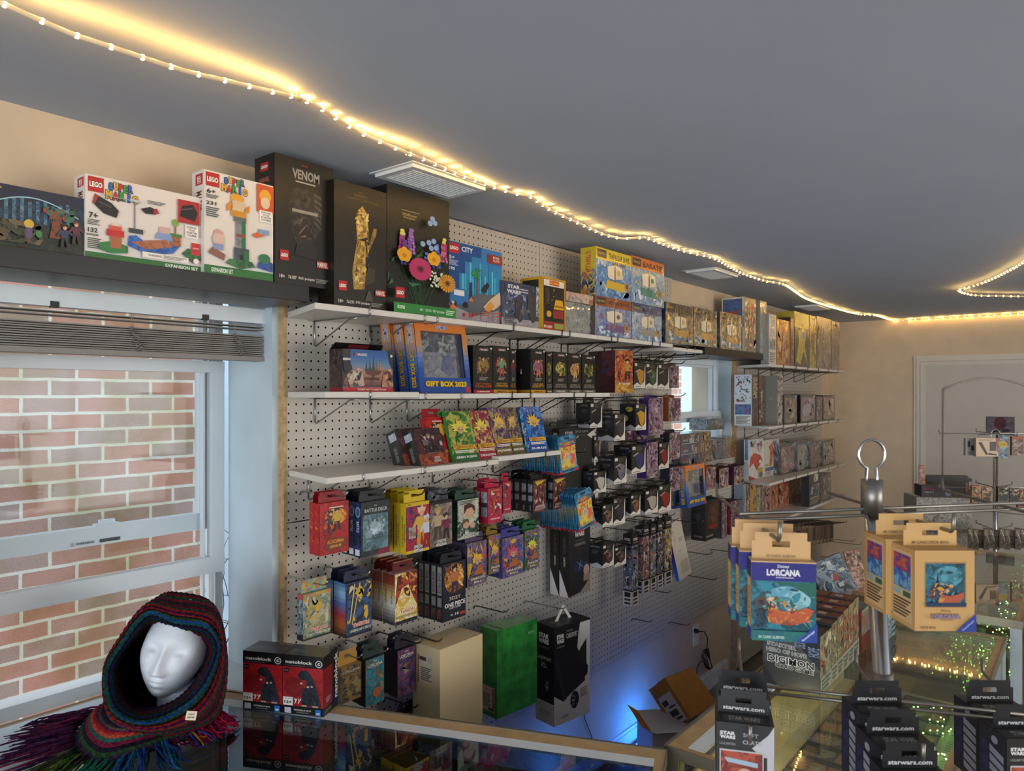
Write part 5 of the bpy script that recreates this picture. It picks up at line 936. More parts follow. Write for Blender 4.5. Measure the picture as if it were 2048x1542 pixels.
B('dark blue structure deck box with golden lances', 'deck box', 692, 743, 1168, 1277, .165, .027, '#141c34', yg(('#1c2c4a', '#2a4a7a', '#101828'), 171, 'LEGENDARY DECK') + [('p', [(.12, .3), (.3, .97), (.34, .97), (.16, .3)], '#c9b878'), ('p', [(.2, .25), (.5, .97), (.55, .97), (.24, .25)], '#c9a858')], grad(['#141c34', '#c06a2c', '#a82c3c', '#4a6aa8', '#8ab8d8', '#2a5a94']), n=3, tab=.03, tabc='#18203a', hk=.04, bright=True, name='deck_box')
B('white and red structure deck box with a fiery crest', 'deck box', 790, 834, 1150, 1252, .165, .027, '#c8c0b0', [('r', 0, 0, 1, 1, '#d8c48a', '#c9a030', '#e6dcc0'), ('p', [(0, .35), (.1, .95), (.5, 1), (1, 1), (1, .3), (.8, .5), (.6, .75), (.3, .7)], '#6a1c14', '#a83a1c', '#2a1410'), ('x', .3, .5, 1, 1, 16, ['#c9803a', '#4a1410', '#d8b04a'], 172, .16), T('YuGiOh!', .55, .24, .07, '#b0301c', .66, '#efe6d8', b=.03), T('EGYPTIAN GOD DECK', .5, .14, .05, '#d8c070', .9, '#3a2c14'), ('r', 0, 0, 1, .07, '#1c2230')], grad(['#15171c', '#8a8884', '#d8d4c8', '#c9b070', '#8a3a24', '#6a1c18']) + [T('EGYPTIAN GOD', .5, .55, .3, '#6a4a1c', .3, rot=-90)], n=4, tab=.034, tabc='#5a1418', tabops=[('r', 0, .9, 1, 1, '#8a5a2a')], hk=.04, bright=True, name='deck_box')
onep = [('r', 0, 0, 1, 1, '#1c1f2c'), ('e', .5, .72, .42, .26, '#a86a24', '#c99a4a', '#5a2c1c'), ('x', .1, .5, .9, .97, 26, ['#c9803a', '#3a1c1c', '#d8b070', '#7a3a24'], 180, .14), ('F', .5, .46, .48, '#3a2c44', '#b0683a', '#1c1414'), T('3D2Y', .52, .38, .06, '#c9a8a0', .5), T('ONE PIECE', .52, .27, .075, '#e6e2dc', .88), T('CARD GAME', .52, .21, .03, '#c9c4bc', .5), T('= 14', .5, .09, .05, '#d8d4cc', .34), ('r', .72, .05, .95, .1, '#a03a34')]
ones = [('r', 0, 0, 1, 1, '#1a1b22'), ('r', .15, .46, .85, .95, '#8c8a88'), T('ONE PIECE', .5, .67, .4, '#1a1b22', .36, rot=-90), ('r', .15, .26, .85, .42, '#7a7876'), ('r', .1, .04, .9, .22, '#3a2224', '#6a3a30')]
B('navy pirate starter deck box with a grey spine', 'deck box', 885, 931, 1130, 1246, .175, .026, '#1a1b22', onep, ones, n=4, tab=.03, tabc='#17181e', hk=.02, name='deck_box', dX=.0285)
# lowest row
lor = lambda cs, seed: [('r', 0, 0, 1, 1, *cs), ('x', .04, .08, .96, .7, 26, list(cs) + ['#8a7a50'], seed, .16), T('Disney', .5, .94, .03, '#d8d0c0', .2), T('LORCANA', .5, .86, .07, '#cfc6b4', .8, '#1c1c28'), ('L', .25, .80, .75, .82, 1, '#a09888')]
B('gold-topped booster deck hanging just behind the red and black figure boxes', 'deck box', 681, 723, 1338, 1410, .13, .03, '#b89a5a', lor(('#5a4a30', '#8a6a34', '#2a2c3a'), 190), [('r', 0, 0, 1, 1, '#8a8880')], tab=.042, tabc='#b8883a', hk=.04, bright=True, name='deck_box')
B('teal booster deck box in the lowest row', 'deck box', 731, 768, 1322, 1415, .145, .03, '#152028', lor(('#1f5a6a', '#2a7a8a', '#6a5a3a'), 191) + [('e', .6, .25, .25, .1, '#a85a34')], [('r', 0, 0, 1, 1, '#10161c')], n=2, tab=.04, tabc='#20302e', hk=.05, bright=True, name='deck_box')
B('purple booster deck box in the lowest row', 'deck box', 795, 830, 1303, 1396, .145, .03, '#17141f', lor(('#2a2440', '#5a3a6a', '#7a3a4a'), 192), [('r', 0, 0, 1, 1, '#120f18')], n=2, tab=.04, tabc='#1c1a28', hk=.06, name='deck_box', dX=.035)
B('dark booster deck peeking up behind the showcase rail', 'deck box', 800, 836, 1432, 1520, .12, .03, '#17141a', lor(('#2a1c20', '#4a3038', '#1a1418'), 193), tab=.028, tabc='#1d1a20', hk=.03, name='deck_box')
# ================================================================== big boxes at the bottom of the near board
zb = onX(880, 1300, .24).z
o = B('big beige storage box standing behind the showcase rail', 'storage box', 880, 965, 1300, 1500, .24, .12, '#cfb98f', (), [('r', .2, .62, .75, .90, '#cdbfa6'), ('r', .18, .60, .24, .9, '#a8643a'), ('L', .3, .64, .7, .78, 7, '#6a6258'), ('r', .25, .84, .5, .88, '#4a443c'), ('r', .55, .83, .72, .89, '#b8ab92')], mat='m', name='storage_box')
hook(o.location.y + .04, onX(880, 1285, .2).z, .20, 'wire hook above the beige storage box')
# green wrapped binder
Y0 = onX(994, 0, .20).y; z1 = onX(994, 1262, .20).z; z0 = onX(1008, 1432, .20).z
g = carton('wrapped_binder', 'bright green card binder in shrink wrap hanging low on the pegboard', 'binder', (.20, Y0, z0), .20, .085, z1 - z0, '#1d7a2b', front=[T('BINDER', .84, .86, .03, '#7ab084', .14)], side=[('r', .1, .06, .85, .34, '#c8c0b8'), ('r', .72, .08, .84, .33, '#a85a34'), ('L', .16, .1, .66, .26, 8, '#6a6460'), T('GAMEGENIC', .4, .30, .02, '#a8503a', .3), ('r', .5, .07, .8, .1, '#3a3834')], mat='s', rz=90, rollx=1.5)
g.data.materials.clear(); g.data.materials.append(M['green']); g.rotation_euler = (0, R_(0), R_(84))
hook(Y0 + .1, z1 + .03, .16, 'wire hook above the green binder')
# black card carrying case box
Y0 = onX(1108, 0, .215).y; z1 = onX(1106, 1257, .215).z; z0 = onX(1112, 1452, .215).z
cpf = [('r', 0, 0, 1, 1, '#17161a'), ('p', [(0, 0), (1, 0), (1, .98), (.72, .98), (.62, .74), (.95, .5), (.93, .42), (.25, .22), (.02, .30), (0, .3)], '#dcd6d0'), ('p', [(0, .3), (.03, .3), (.32, .42), (.6, .55), (.7, 1), (0, 1)], '#17161a'), ('p', [(.02, .66), (.55, .72), (.8, .66), (.86, .36), (.3, .24)], '#1d1a20', '#221e26'), ('p', [(.02, .66), (.10, .64), (.34, .24), (.26, .22)], '#2c2a34'), ('p', [(.7, .70), (.9, .8), (.9, .5), (.72, .58)], '#26242a')] + sw(.17, .87, .045, .2) + [T('UNLIMITED', .17, .79, .02, '#8a8884', .22), T('CARDPORT XL', .53, .88, .05, '#cfcac4', .40), T('PREMIUM', .42, .93, .018, '#8a8884', .16), ('e', .56, .2, .12, .09, '#1c1b1f'), ('x', .48, .14, .64, .26, 12, ['#b8b4b0', '#8a8680'], 4, .03), ('L', .72, .2, .92, .3, 5, '#8a8680'), T('GAMEGENIC', .3, .07, .02, '#8a8078', .2)]
cps = [('r', 0, 0, 1, 1, '#141317'), ('r', 0, 0, 1, .22, '#cfc8c4'), ('p', [(0, .22), (1, .22), (1, .28), (.5, .30), (0, .36)], '#141317')] + sw(.45, .86, .05, .55) + [T('UNLIMITED', .45, .77, .02, '#7a7874', .6), T('CARDPORT', .45, .66, .035, '#b8b4b0', .8), T('XL', .45, .59, .05, '#b8b4b0', .35), ('x', .4, .34, .75, .44, 14, ['#b8b4b0', '#8a8680'], 5, .05), ('L', .2, .08, .8, .14, 2, '#a8a09a')]
cp = carton('carrying_case_box', 'large black and white carrying case box hanging by a plastic handle', 'storage box', (.215, Y0, z0), .195, .10, z1 - z0, '#17161a', cpf, cps, [('r', 0, 0, 1, 1, '#121114'), T('STAR WARS', .28, .5, .2, '#8a8884', .25), T('CARDPORT XL', .65, .5, .2, '#6a6864', .3)], mat='g', rz=80)
m = MB(); H_ = z1 - z0; m.hexa([(.055, .05, H_), (.070, .05, H_), (.070, .053, H_), (.055, .053, H_), (.095, .05, H_ + .055), (.105, .05, H_ + .055), (.105, .053, H_ + .055), (.095, .053, H_ + .055)]); m.hexa([(.130, .05, H_), (.145, .05, H_), (.145, .053, H_), (.130, .053, H_), (.095, .0535, H_ + .055), (.105, .0535, H_ + .055), (.105, .056, H_ + .055), (.095, .056, H_ + .055)]); m.build('handle', 'plastic', cp)
hook(Y0 + .09, z1 + .046, .20, 'wire hook through the white handle of the carrying case box', True)
# zip-up album and slim albums
za = [('r', 0, 0, 1, 1, '#211f1c'), ('p', [(.06, .0), (.10, .86), (.80, .87), (.90, .80), (.90, .0)], '#2b2925', '#2e2c28'), ('p', [(.70, .90), (1, 1), (1, 0), (.92, 0), (.86, .84)], '#d2c6ba')] + sw(.24, .93, .028, .2, '#b8b2aa') + [T('ZIP-UP ALBUM', .56, .95, .03, '#8a847a', .34), T('12-POCKET', .54, .90, .02, '#6a645c', .26)]
Yz = onX(1118, 0, .11).y
z = carton('zip_album_box', 'large flat dark zip-up card album box behind the blue blister packs', 'album', (.11, Yz, onX(1118, 1020, .11).z), onX(1196, 0, .11).y - Yz, .035, onX(1118, 858, .11).z - onX(1118, 1020, .11).z, '#22201d', za, [('r', 0, 0, 1, 1, '#1b1917')] + sw(.5, .92, .03, .6), tabh=.035, tabc='#1d1b19', tabops=[T('starwars.com', .5, .3, .2, '#8a847a', .3)])
hook(Yz + .08, z.location.z + z.dimensions.z + .02, .20, 'wire hook of the zip-up album box')
sa = [('r', 0, 0, 1, 1, '#1f1c20', '#242026', '#1a181c'), ('p', [(0, 0), (1, 0), (1, .16), (.55, .02)], '#8a7a70')] + sw(.5, .76, .055, .44, '#c0b8b0') + [('r', .3, .655, .72, .66, '#6a6460'), T('UNLIMITED', .52, .61, .035, '#7a746e', .5), ('e', .5, .34, .3, .07, '#1c2a4a', '#16203a'), ('p', [(.3, .42), (.52, .36), (.72, .30), (.54, .345)], '#7a94b8'), ('p', [(.56, .44), (.53, .35), (.46, .27), (.5, .345)], '#7a94b8'), ('e', .82, .27, .14, .07, '#a88a7c'), ('r', .68, .14, 1, .22, '#8a7a72')]
sas = [('r', 0, 0, 1, 1, '#131214'), ('p', [(0, 0), (1, 0), (0, .32)], '#d4cccc'), T('UNLIMITED', .55, .62, .3, '#4a4848', .2, rot=-90), T('GAMEGENIC', .55, .42, .2, '#c0bab4', .12, rot=-90)]
B('slim black card album with a starry cover below the blister packs', 'album', 1137, 1180, 1068, 1196, .12, .045, '#1b191c', sa, sas, n=2, dX=.048, name='album_box', tab=.02, tabc='#1b191c', hk=.06, H=.34)

# ================================================================== small black deck pods
def pod(col, sq='#b8b0a8', c2=None, fig=False):
    o = [('r', 0, 0, 1, 1, '#1d1b18', '#23201d'), ('p', [(0, 0), (1, 0), (1, .95), (.93, .78), (.90, .3), (.8, .2), (.55, .12), (.28, .22), (0, .12)], '#d6cdc2'), ('p', [(.22, .62), (.5, .74), (.86, .66), (.84, .34), (.62, .10), (.42, .24)], col, c2 or col), ('p', [(.1, .64), (.5, .76), (.46, .70), (.14, .60)], '#a89a80'), ('r', .06, .85, .28, .96, '#cfc8be'), T('UNLIMITED', .55, .92, .03, '#6a655e', .45), ('L', .36, .80, .75, .88, 2, '#5a554e'), ('L', .1, .03, .6, .07, 1, '#6a645c')]
    if fig: o.append(('x', .3, .2, .8, .65, 12, [col, '#8a7468', '#2c2420'], 5, .14))
    return o
pods_side = [('r', 0, 0, 1, 1, '#15171c'), ('p', [(0, 0), (1, 0), (1, .1), (.7, .22), (.4, .12), (0, .2)], '#a8a8ac'), T('STAR WARS', .6, .9, .06, '#8a8a88', .5), ('L', .45, .6, .8, .75, 3, '#4a4c54'), ('e', .3, .3, .2, .09, '#0c0d12')]
pods_y = pods_side[:1] + [('e', .6, .8, .22, .10, '#a8982c'), ('e', .3, .45, .24, .12, '#a8982c', '#c0b040'), ('r', .2, .4, .35, .55, '#1c1f2a')] + pods_side[1:2]
PD = [  # label, xl, xr, yt, yb, X, depth, colour, side
 ('black deck pod with a yellow case, top row beside the maroon box set', 1268, 1290.5, 724, 776, .15, .05, '#b8862a', pods_side),
 ('black deck pod with a green case in the top row', 1291.5, 1315, 726, 777, .15, .05, '#3c5a30', pods_side),
 ('black deck pod with a black case in the top row', 1316, 1338.5, 728, 778, .15, .05, '#2a2622', pods_side),
 ('black deck pod with a yellow case, second row', 1271, 1292, 808, 861, .19, .08, '#c08c1c', pods_y),
 ('black deck pod with a grey case beside the yellow one, second row', 1228.5, 1250, 828, 882, .20, .11, '#3a3638', pods_side),
 ('dark deck pod high beside the eye-level shelf end', 1180, 1204, 806, 856, .15, .07, '#1f1e1c', pods_side),
 ('black deck pod partly hidden behind the zip-up album', 1188, 1200, 872, 924, .12, .05, '#4a3f3c', pods_side),
 ('black deck pod with a blue case, third row', 1263, 1291, 892, 948, .19, .09, '#2c3058', pods_side),
 ('black deck pod with a grey figure case, third row', 1228, 1253, 915, 969, .20, .10, '#6c6878', pods_side),
 ('black deck pod with a red case, third row', 1317.5, 1337.5, 886, 939, .15, .05, '#7a1f18', pods_side),
 ('black deck pod with a white case outline, beside the album edge', 1187, 1212, 944, 988, .17, .05, '#b8aea2', pods_side),
 ('black deck pod with a small figure case, fourth row', 1205, 1225.5, 1011, 1055, .18, .08, '#6a4a3c', pods_side),
 ('black deck pod with a dark grey case, fourth row', 1226.5, 1250, 998, 1052, .17, .07, '#322f36', pods_side),
 ('black deck pod with a brown figure case, fourth row', 1261, 1280.5, 991, 1033, .18, .08, '#7a4a34', pods_side),
 ('black deck pod with a white case, fourth row', 1290, 1316, 982, 1030, .17, .08, '#a89a90', pods_side),
 ('black deck pod with a red case, fourth row', 1317.5, 1342, 972, 1026, .16, .05, '#86201a', pods_side),
 ('black deck pod with a brown figure case, lowest left', 1205, 1227.5, 1091, 1137, .18, .09, '#5a3a38', pods_side),
 ('black deck pod with a brown figure case, lowest right', 1229, 1252, 1096, 1135, .17, .02, '#5a3c36', pods_side)]
for i, (lb, a, b, t, bo, X, D, c, sd) in enumerate(PD):
    B(lb, 'deck box', a, b, t, bo, X, D, '#191715', pod(c, fig=i in (1, 8, 11, 13, 16, 17)), sd, name='deck_pod', tab=.022, tabc='#1a1816', tabops=[T('starwars.com', .5, .25, .2, '#8a847c', .6)], hk=.04)
# floral tall boxes and brown boxes
flr = lambda c, s: [('r', 0, 0, 1, 1, c, '#a08890', '#5a3a50'), ('x', .02, .02, .98, .98, 50, [c, '#c0a8a0', '#5a2c44', '#8a6a80', '#3c2438'], s, .14)]
for i, (lb, a, b, t, bo, X, D, c, sc) in enumerate((
    ('tall lilac patterned box with a purple side, second row', 1297, 1326, 797, 871, .165, .05, '#8a6a7a', '#3a2468'),
    ('lilac patterned box below the first, third row', 1293, 1315.5, 886, 958, .165, .05, '#8a6a78', '#3a2468'),
    ('patterned dark box with an orange side near the window', 1337, 1361, 796, 843, .155, .06, '#5a5448', '#8a4a1c'),
    ('small brown patterned box at the top right of the board', 1340, 1357.5, 731, 776, .13, .03, '#6a5448', '#3a2c28'),
    ('brown patterned box beside the window blister boxes', 1338.5, 1359.5, 866, 920, .14, .05, '#6a5046', '#241c30'),
    ('brown patterned box above the gift boxes', 1339, 1360, 936, 984, .14, .05, '#6a4c44', '#1c2038'))):
    B(lb, 'patterned box', a, b, t, bo, X, D, sc, flr(c, 200 + i) + [T('STAR WARS', .5, .12, .06, '#a89c90', .7), T('UNLIMITED', .5, .06, .04, '#8a8074', .6)], [('r', 0, 0, 1, 1, sc)], name='patterned_box', tab=.015, tabc=sc, hk=.05)
B('deck boxes with dim purple art, hanging low between the rows'.replace('deck boxes', 'deck box'), 'deck box', 1252, 1290, 862, 884, .10, .05, '#241c22', flr('#4a3640', 210), name='deck_box', tab=.015, hk=.03)
# playmat tubes: tall square cartons
tub = [(1264, 1276, 1070, 1213, .17, .045, '#3a4a6a', 'front and longest tall playmat carton with an armoured figure'),
       (1286, 1298, 1053, 1190, .16, .04, '#8a4a34', 'second tall playmat carton, with an orange figure'),
       (1301, 1311.5, 1050, 1184, .15, .035, '#6a6a74', 'third tall playmat carton, pale grey art'),
       (1315, 1325, 1044, 1178, .145, .03, '#2a2422', 'fourth tall playmat carton, dark art'),
       (1330, 1343, 1037, 1172, .14, .03, '#a8862a', 'fifth tall playmat carton, with yellow art')]
for i, (a, b, t, bo, X, D, c, lb) in enumerate(tub):
    H_ops = [('r', 0, 0, 1, 1, '#17161a'), ('r', 0, .22, 1, .84, c, '#4a4a54', '#a8a4a4'), ('x', 0, .22, 1, .82, 26, [c, '#b0aaa8', '#1c1c24', '#6a6468', '#8a5a44'], 220 + i, .3), ('r', 0, 0, 1, .20, '#c0b8b4'), ('r', .15, .12, .85, .19, '#1c1a1c'), ('r', .15, .07, .85, .10, '#3a3634'), ('r', .15, .02, .85, .05, '#3a3634')] + sw(.5, .93, .018, .7, '#c0bab4') + [T('UNLIMITED', .5, .885, .012, '#a8a29c', .8)]
    B(lb, 'playmat box', a, b, t, bo, X, D, '#17161a', H_ops, H_ops, name='playmat_box', tab=.02, tabc='#141316', hk=.03)
# white folder
Y0 = onX(1359, 0, .10).y
fo = carton('card_folder', 'white cardboard folder with rainbow spine hanging crooked', 'folder', (.10, Y0, onX(1359, 1163, .10).z), .135, .02, .30, '#c9bcae', [('r', 0, 0, 1, 1, '#cbbdae'), ('r', .32, .08, .92, .30, '#b0a496'), ('r', .2, .68, .24, .86, '#6a5c54'), T('CLASSIC', .5, .48, .02, '#6a5c54', .2), ('L', .55, .62, .9, .70, 3, '#9a8c80'), ('e', .24, .78, .09, .07, '#a89a8c'), ('e', .24, .78, .075, .058, '#cbbdae')], grad(['#2a7ac0', '#2a5aa8', '#4a2c80', '#8a2c60', '#c0502c', '#b84a20']), rz=90, rollx=0)
fo.rotation_euler = (R_(-8), R_(-9), R_(88)); hook(Y0 + .05, onX(1377, 1035, .1).z - .012, .20, 'wire hook carrying the white folder')

# ================================================================== below and on the sill of window two
zs = 1.3776
bx_ops = lambda c, s: [('r', 0, 0, 1, 1, c, '#5a5a6a', '#2c2834'), ('x', .45, .05, .98, .98, 20, [c, '#a8a8b0', '#6a2c34', '#2a4a6a', '#c09a50'], s, .12), T('BATTLE', .25, .62, .2, '#a8484a', .3), T('SPIRITS', .25, .36, .18, '#b8b8bc', .26), ('r', .02, .04, .9, .1, '#a8a49c')]
ya, yb_, yc = onX(1359, 0, .04).y, onX(1396, 0, .04).y, onX(1421, 0, .04).y
hs = .058
for k in range(3):
    carton('booster_display', '%s long booster display box stacked on the second window sill' % ('bottom', 'middle', 'top')[k], 'booster box', (.045, ya, zs + k * (hs + .0008)), yb_ - ya - .002, .12, hs, '#2c2834', bx_ops(['#3a3444', '#4a5a6a', '#3c3848'][k], 240 + k), [('r', 0, 0, 1, 1, '#2a2834', '#6a6a78')], mat='w', group='booster displays on the sill')
    carton('booster_display', '%s short end-on booster box beside the long displays' % ('bottom', 'middle', 'top')[k], 'booster box', (.043, yb_ + .001, zs + k * (hs + .0008)), yc - yb_ - .004, .12, hs, '#4a3628', [('r', 0, 0, 1, 1, '#5a4434', '#8a6a44', '#2c2420'), ('x', .1, .1, .95, .95, 14, ['#8a7048', '#3a2c24', '#b09060'], 250 + k, .2)], mat='w')
yd, ye = onX(1450, 0, .03).y, onX(1473, 0, .03).y
za_ = onX(1421, 880, .03).z
carton('booster_display', 'blue-grey wrapped booster box standing on the sill beside the stack', 'booster box', (.035, yc - .001, zs), yd - yc - .002, .10, za_ - zs, '#3a4048', [('r', 0, 0, 1, 1, '#4a525a', '#6a6a6a', '#2c2c30'), ('x', .05, .05, .95, .95, 26, ['#5a6a7a', '#7a3a3a', '#8a847a', '#24282e'], 260, .14)], mat='w')
carton('booster_display', 'crimson and gold booster box at the right end of the sill', 'booster box', (.03, yd, zs), ye - yd, .10, za_ - zs + .002, '#4a141c', [('r', 0, 0, 1, 1, '#7a6030', '#8a2a2a', '#a89050'), ('x', .05, .3, .95, .98, 18, ['#8a7a34', '#6a1c24', '#b8a060'], 261, .18)], [('r', 0, 0, 1, 1, '#4a101c')], mat='w')
yq, yr = onX(1416, 0, .02).y, onX(1447, 0, .02).y
zt_ = max(za_, zs + 3 * (hs + .001)) + .003
carton('booster_display', 'grey see-through wrapped box balanced on top of the sill stack', 'booster box', (.022, yq, zt_), yr - yq, .12, onX(1416, 838, .02).z - zt_, '#4a4642', [('r', 0, 0, 1, 1, '#3c3732', '#54504a', '#2c2825'), T('RISE', .4, .75, .06, '#a8a49c', .4), ('x', .1, .1, .95, .7, 12, ['#5a544c', '#6a6258', '#2a2624'], 262, .14)], [('r', 0, 0, 1, 1, '#6a7a8a', '#a0aab4', '#4a5058')], mat='w')
# hung gift boxes and small boxes under the window
giftbox('gift box hanging below the second window, facing out', 1375, 1413, 932, 1016, .17, onX(1375, 1017, .17).z, 4)
giftbox('gift box hanging deeper below the second window, mostly its spine', 1352, 1380, 938, 1018, .10, onX(1352, 1018, .10).z, 4, W=.11, H=.17)
for i, (lb, a, b, t, bo, X, D, c, sc) in enumerate((
    ('orange and brown small booster box left of the three under the window', 1412, 1432, 936, 981, .14, .03, '#8a6448', '#8a4a24'),
    ('brown small booster box in the middle of the three under the window', 1438, 1457, 938, 978, .14, .045, '#8a7054', '#2c0c14'),
    ('brown small booster box with a maroon side, right of the three', 1468, 1488, 934, 971, .14, .07, '#8a7258', '#3a1030'))):
    B(lb, 'booster box', a, b, t, bo, X, D, sc, flr(c, 270 + i), [('r', 0, 0, 1, 1, sc)], name='booster_box', tab=.012, tabc=sc, hk=.03)
dkf = [('r', 0, 0, 1, 1, '#17130f', '#241c18'), ('p', [(.15, .3), (.25, .9), (.9, .95), (.85, .2)], '#3a2418', '#5a3422', '#201612'), ('e', .6, .6, .22, .2, '#6a3a24', '#2a1a14'), ('r', .3, .28, .8, .36, '#8a1c1c'), T('MANDALORIAN', .3, .1, .05, '#a8a098', .45)]
B('black window-fronted collector box hanging below the second window', 'collector box', 1410, 1440, 1003, 1083, .15, .08, '#141110', dkf, [('r', 0, 0, 1, 1, '#15120f', '#201c18'), T('STAR WARS', .5, .1, .04, '#8a847c', .6), ('e', .5, .6, .2, .1, '#2a2c34')], name='collector_box', tab=.012, hk=.05)
B('grey collector box just right of the black one', 'collector box', 1443, 1454, 1006, 1078, .13, .05, '#4a4440', flr('#5a524c', 280), name='collector_box', tab=.012, hk=.03)
B('red-edged dark collector box at the corner of the window board', 'collector box', 1461, 1478, 1004, 1070, .13, .06, '#2a0f12', flr('#5a3430', 281), [('r', 0, 0, 1, 1, '#1c1a2c'), ('r', .7, 0, 1, 1, '#6a141c'), T('MANDALORIAN', .85, .5, .2, '#c03a3a', .6, rot=-90)], name='collector_box', tab=.012, hk=.04)
# bare hooks
for i, (px, py, L) in enumerate(((1262, 1236, .11), (1336, 1243, .12), (1303, 1180, .10), (1420, 1098, .16), (1352, 1100, .2), (1370, 1150, .18), (745, 1065, .05))):
    hook(onX(px, 0, 0).y, onX(px, py, 0).z, L, 'empty wire hook, %s of the bare ones on the lower boards' % ORD[i].replace('front', 'first'))
for i, (px, py) in enumerate(((1268, 716), (1292, 713), (1310, 716), (1326, 712), (1240, 712), (1338, 720))):
    hook(onX(px, 0, 0).y, onX(px, py, 0).z, .22, 'long dark hook under the top shelf end, %s from the left' % ORD[i].replace('front', 'first'))

# ================================================================== far bay hanging sleeves
rnd = random.Random(4)
n_ = 0
for (a, b, t, X0, rows_) in ((1604, 1668, 1048, .12, 1), (1600, 1660, 1130, .10, 1), (1618, 1655, 1175, .08, 1)):
    for k in range(9 if t == 1048 else 5):
        px = a + k * (b - a) / (9 if t == 1048 else 5); n_ += 1
        c = ['#6a3428', '#3a2c24', '#7a6048', '#241c1a', '#5a4a3c'][k % 5]
        B('brown hanging deck pod %s along the %s row of the far bay' % (('first', 'second', 'third', 'fourth', 'fifth', 'sixth', 'seventh', 'eighth', 'ninth')[k], {1048: 'upper', 1130: 'middle', 1175: 'lower'}[t]), 'deck box', px, px + 6, t + 6 - k * .8, t + 46 - k * 1.2, .20, .05, '#8a7458', [('r', 0, 0, 1, 1, '#8a7458'), ('r', .1, .2, .9, .9, c), ('r', .3, .1, .7, .2, '#b09a78')], [('r', 0, 0, 1, 1, '#75604a'), ('r', .2, .3, .8, .8, c)], name='deck_pod', tab=.02, tabc='#75604a', hk=.10)
for i, (px, py) in enumerate(((1640, 1075), (1655, 1082), (1630, 1145), (1650, 1150), (1640, 1112))):
    hook(onX(px, 0, 0).y, onX(px, py, 0).z, .26, 'long wire hook sticking out in the far bay, %s' % ORD[i].replace('front', 'first'))
# ================================================================== glass showcases
ZC = .970
def case(label, ox, oy, ang, L, D, ztop, gl, shelf_z=.62, skip_front=False):
    e = empty('glass_showcase', (ox, oy, 0), R_(ang)); tag(e, label, 'showcase', 'glass showcases')
    t = .032
    m = MB(); m.box(0, -D, 0, L, 0, .40); m.build('base_cabinet', 'wood', e)
    for x in (0, L - t):
        for y in (-D, -t):
            p = MB(); p.box(x, y, .40, x + t, y + t, ztop - .014); p.build('corner_post', 'alum' if y == -t else 'silver', e)
    m = MB(); h0, h1 = ztop - .014, ztop
    m.box(0, -.045, h0, L, -.006, h1 - .001); m.box(0, -D, h0, L, -D + .02, h1 - .001); m.box(0, -D + .02, h0, .02, -.045, h1 - .001); m.box(L - .02, -D + .02, h0, L, -.045, h1 - .001); m.build('top_rail', 'wood', e)
    m = MB(); m.box(-.002, -.006, h0 - .012, L + .002, .002, h1 + .002); m.box(-.003, -D, h0 - .012, -.0, -.0, h1 + .001); m.box(L, -D, h0 - .012, L + .003, 0, h1 + .001); m.box(-.003, -D - .003, h0 - .012, L + .003, -D, h1 + .001); m.build('edge_trim', 'alum', e)
    m = MB(); m.box(.0205, -.082, h1 - .006, L - .0205, -.0455, h1 - .0005); m.build('inner_back_rail', 'white', e); m = MB(); m.box(.034, -.04, .4005, L - .034, -.034, h0 - .061); m.build('back_panel', 'dark' if gl == 'shadeglass' else 'wood', e)  # black panel in the nearest case paints in its interior shade
    m = MB(); m.box(.0205, -D + .0205, h1 - .005, L - .0205, -.0825, h1); m.build('top_glass', gl, e)
    m = MB(); m.box(t, -D + .004, .40, L - t, -D + .009, h0); m.build('front_glass', gl, e)
    m = MB(); m.box(.004, -D + t, .40, .009, -t, h0); m.build('end_glass', 'caseglass', e)
    m = MB(); m.box(L - .009, -D + t, .40, L - .004, -t, h0); m.build('end_glass', 'caseglass', e)
    m = MB(); m.box(.03, -D + .05, shelf_z, L - .03, -.06, shelf_z + .006); m.build('inner_shelf', 'glass', e)
    return e
A = onZ(452, 1380, ZC); C_ = onZ(1332, 1500, ZC); ANG = math.degrees(math.atan2(C_.y - A.y, C_.x - A.x)); L1 = (C_ - A).length
def loc1(x, y): q = R_(ANG); return (A.x + x * math.cos(q) - y * math.sin(q), A.y + x * math.sin(q) + y * math.cos(q))
case('nearest glass showcase, reflecting the figure boxes standing on it', A.x, A.y, ANG, L1, .56, ZC, 'shadeglass', .66)
CX0, CX1, CY0 = 1.03, 1.56, 1.505
e2 = case('second glass showcase with wood-toned rails and green lights inside, parallel to the wall', CX1, CY0, 90, 1.37, CX1 - CX0, ZC, 'caseglass', .70) if False else None
def case2(label, x0, x1, y0, y1, zt, sz):   # length runs along the wall: local x = +Y, local -y = +X
    return case(label, x0, y0, 90, y1 - y0, x1 - x0, zt, 'caseglass', sz)
case2('second glass showcase with green fairy lights inside, running along the wall', CX0, CX1, CY0, 2.87, ZC, .72)
case2('third glass showcase, slightly taller, behind the green-lit one', 1.08, 1.60, 2.91, 4.12, 1.02, .75)
m = MB(); m.box(CX0 + .04, CY0 + .04, .7265, CX1 - .05, 2.83, .7295); o = m.build('shelf_liner', plain('cream_liner', '#c9b896', .7)); tag(o, 'cream paper liner under the cards in the second showcase', 'shelf liner')
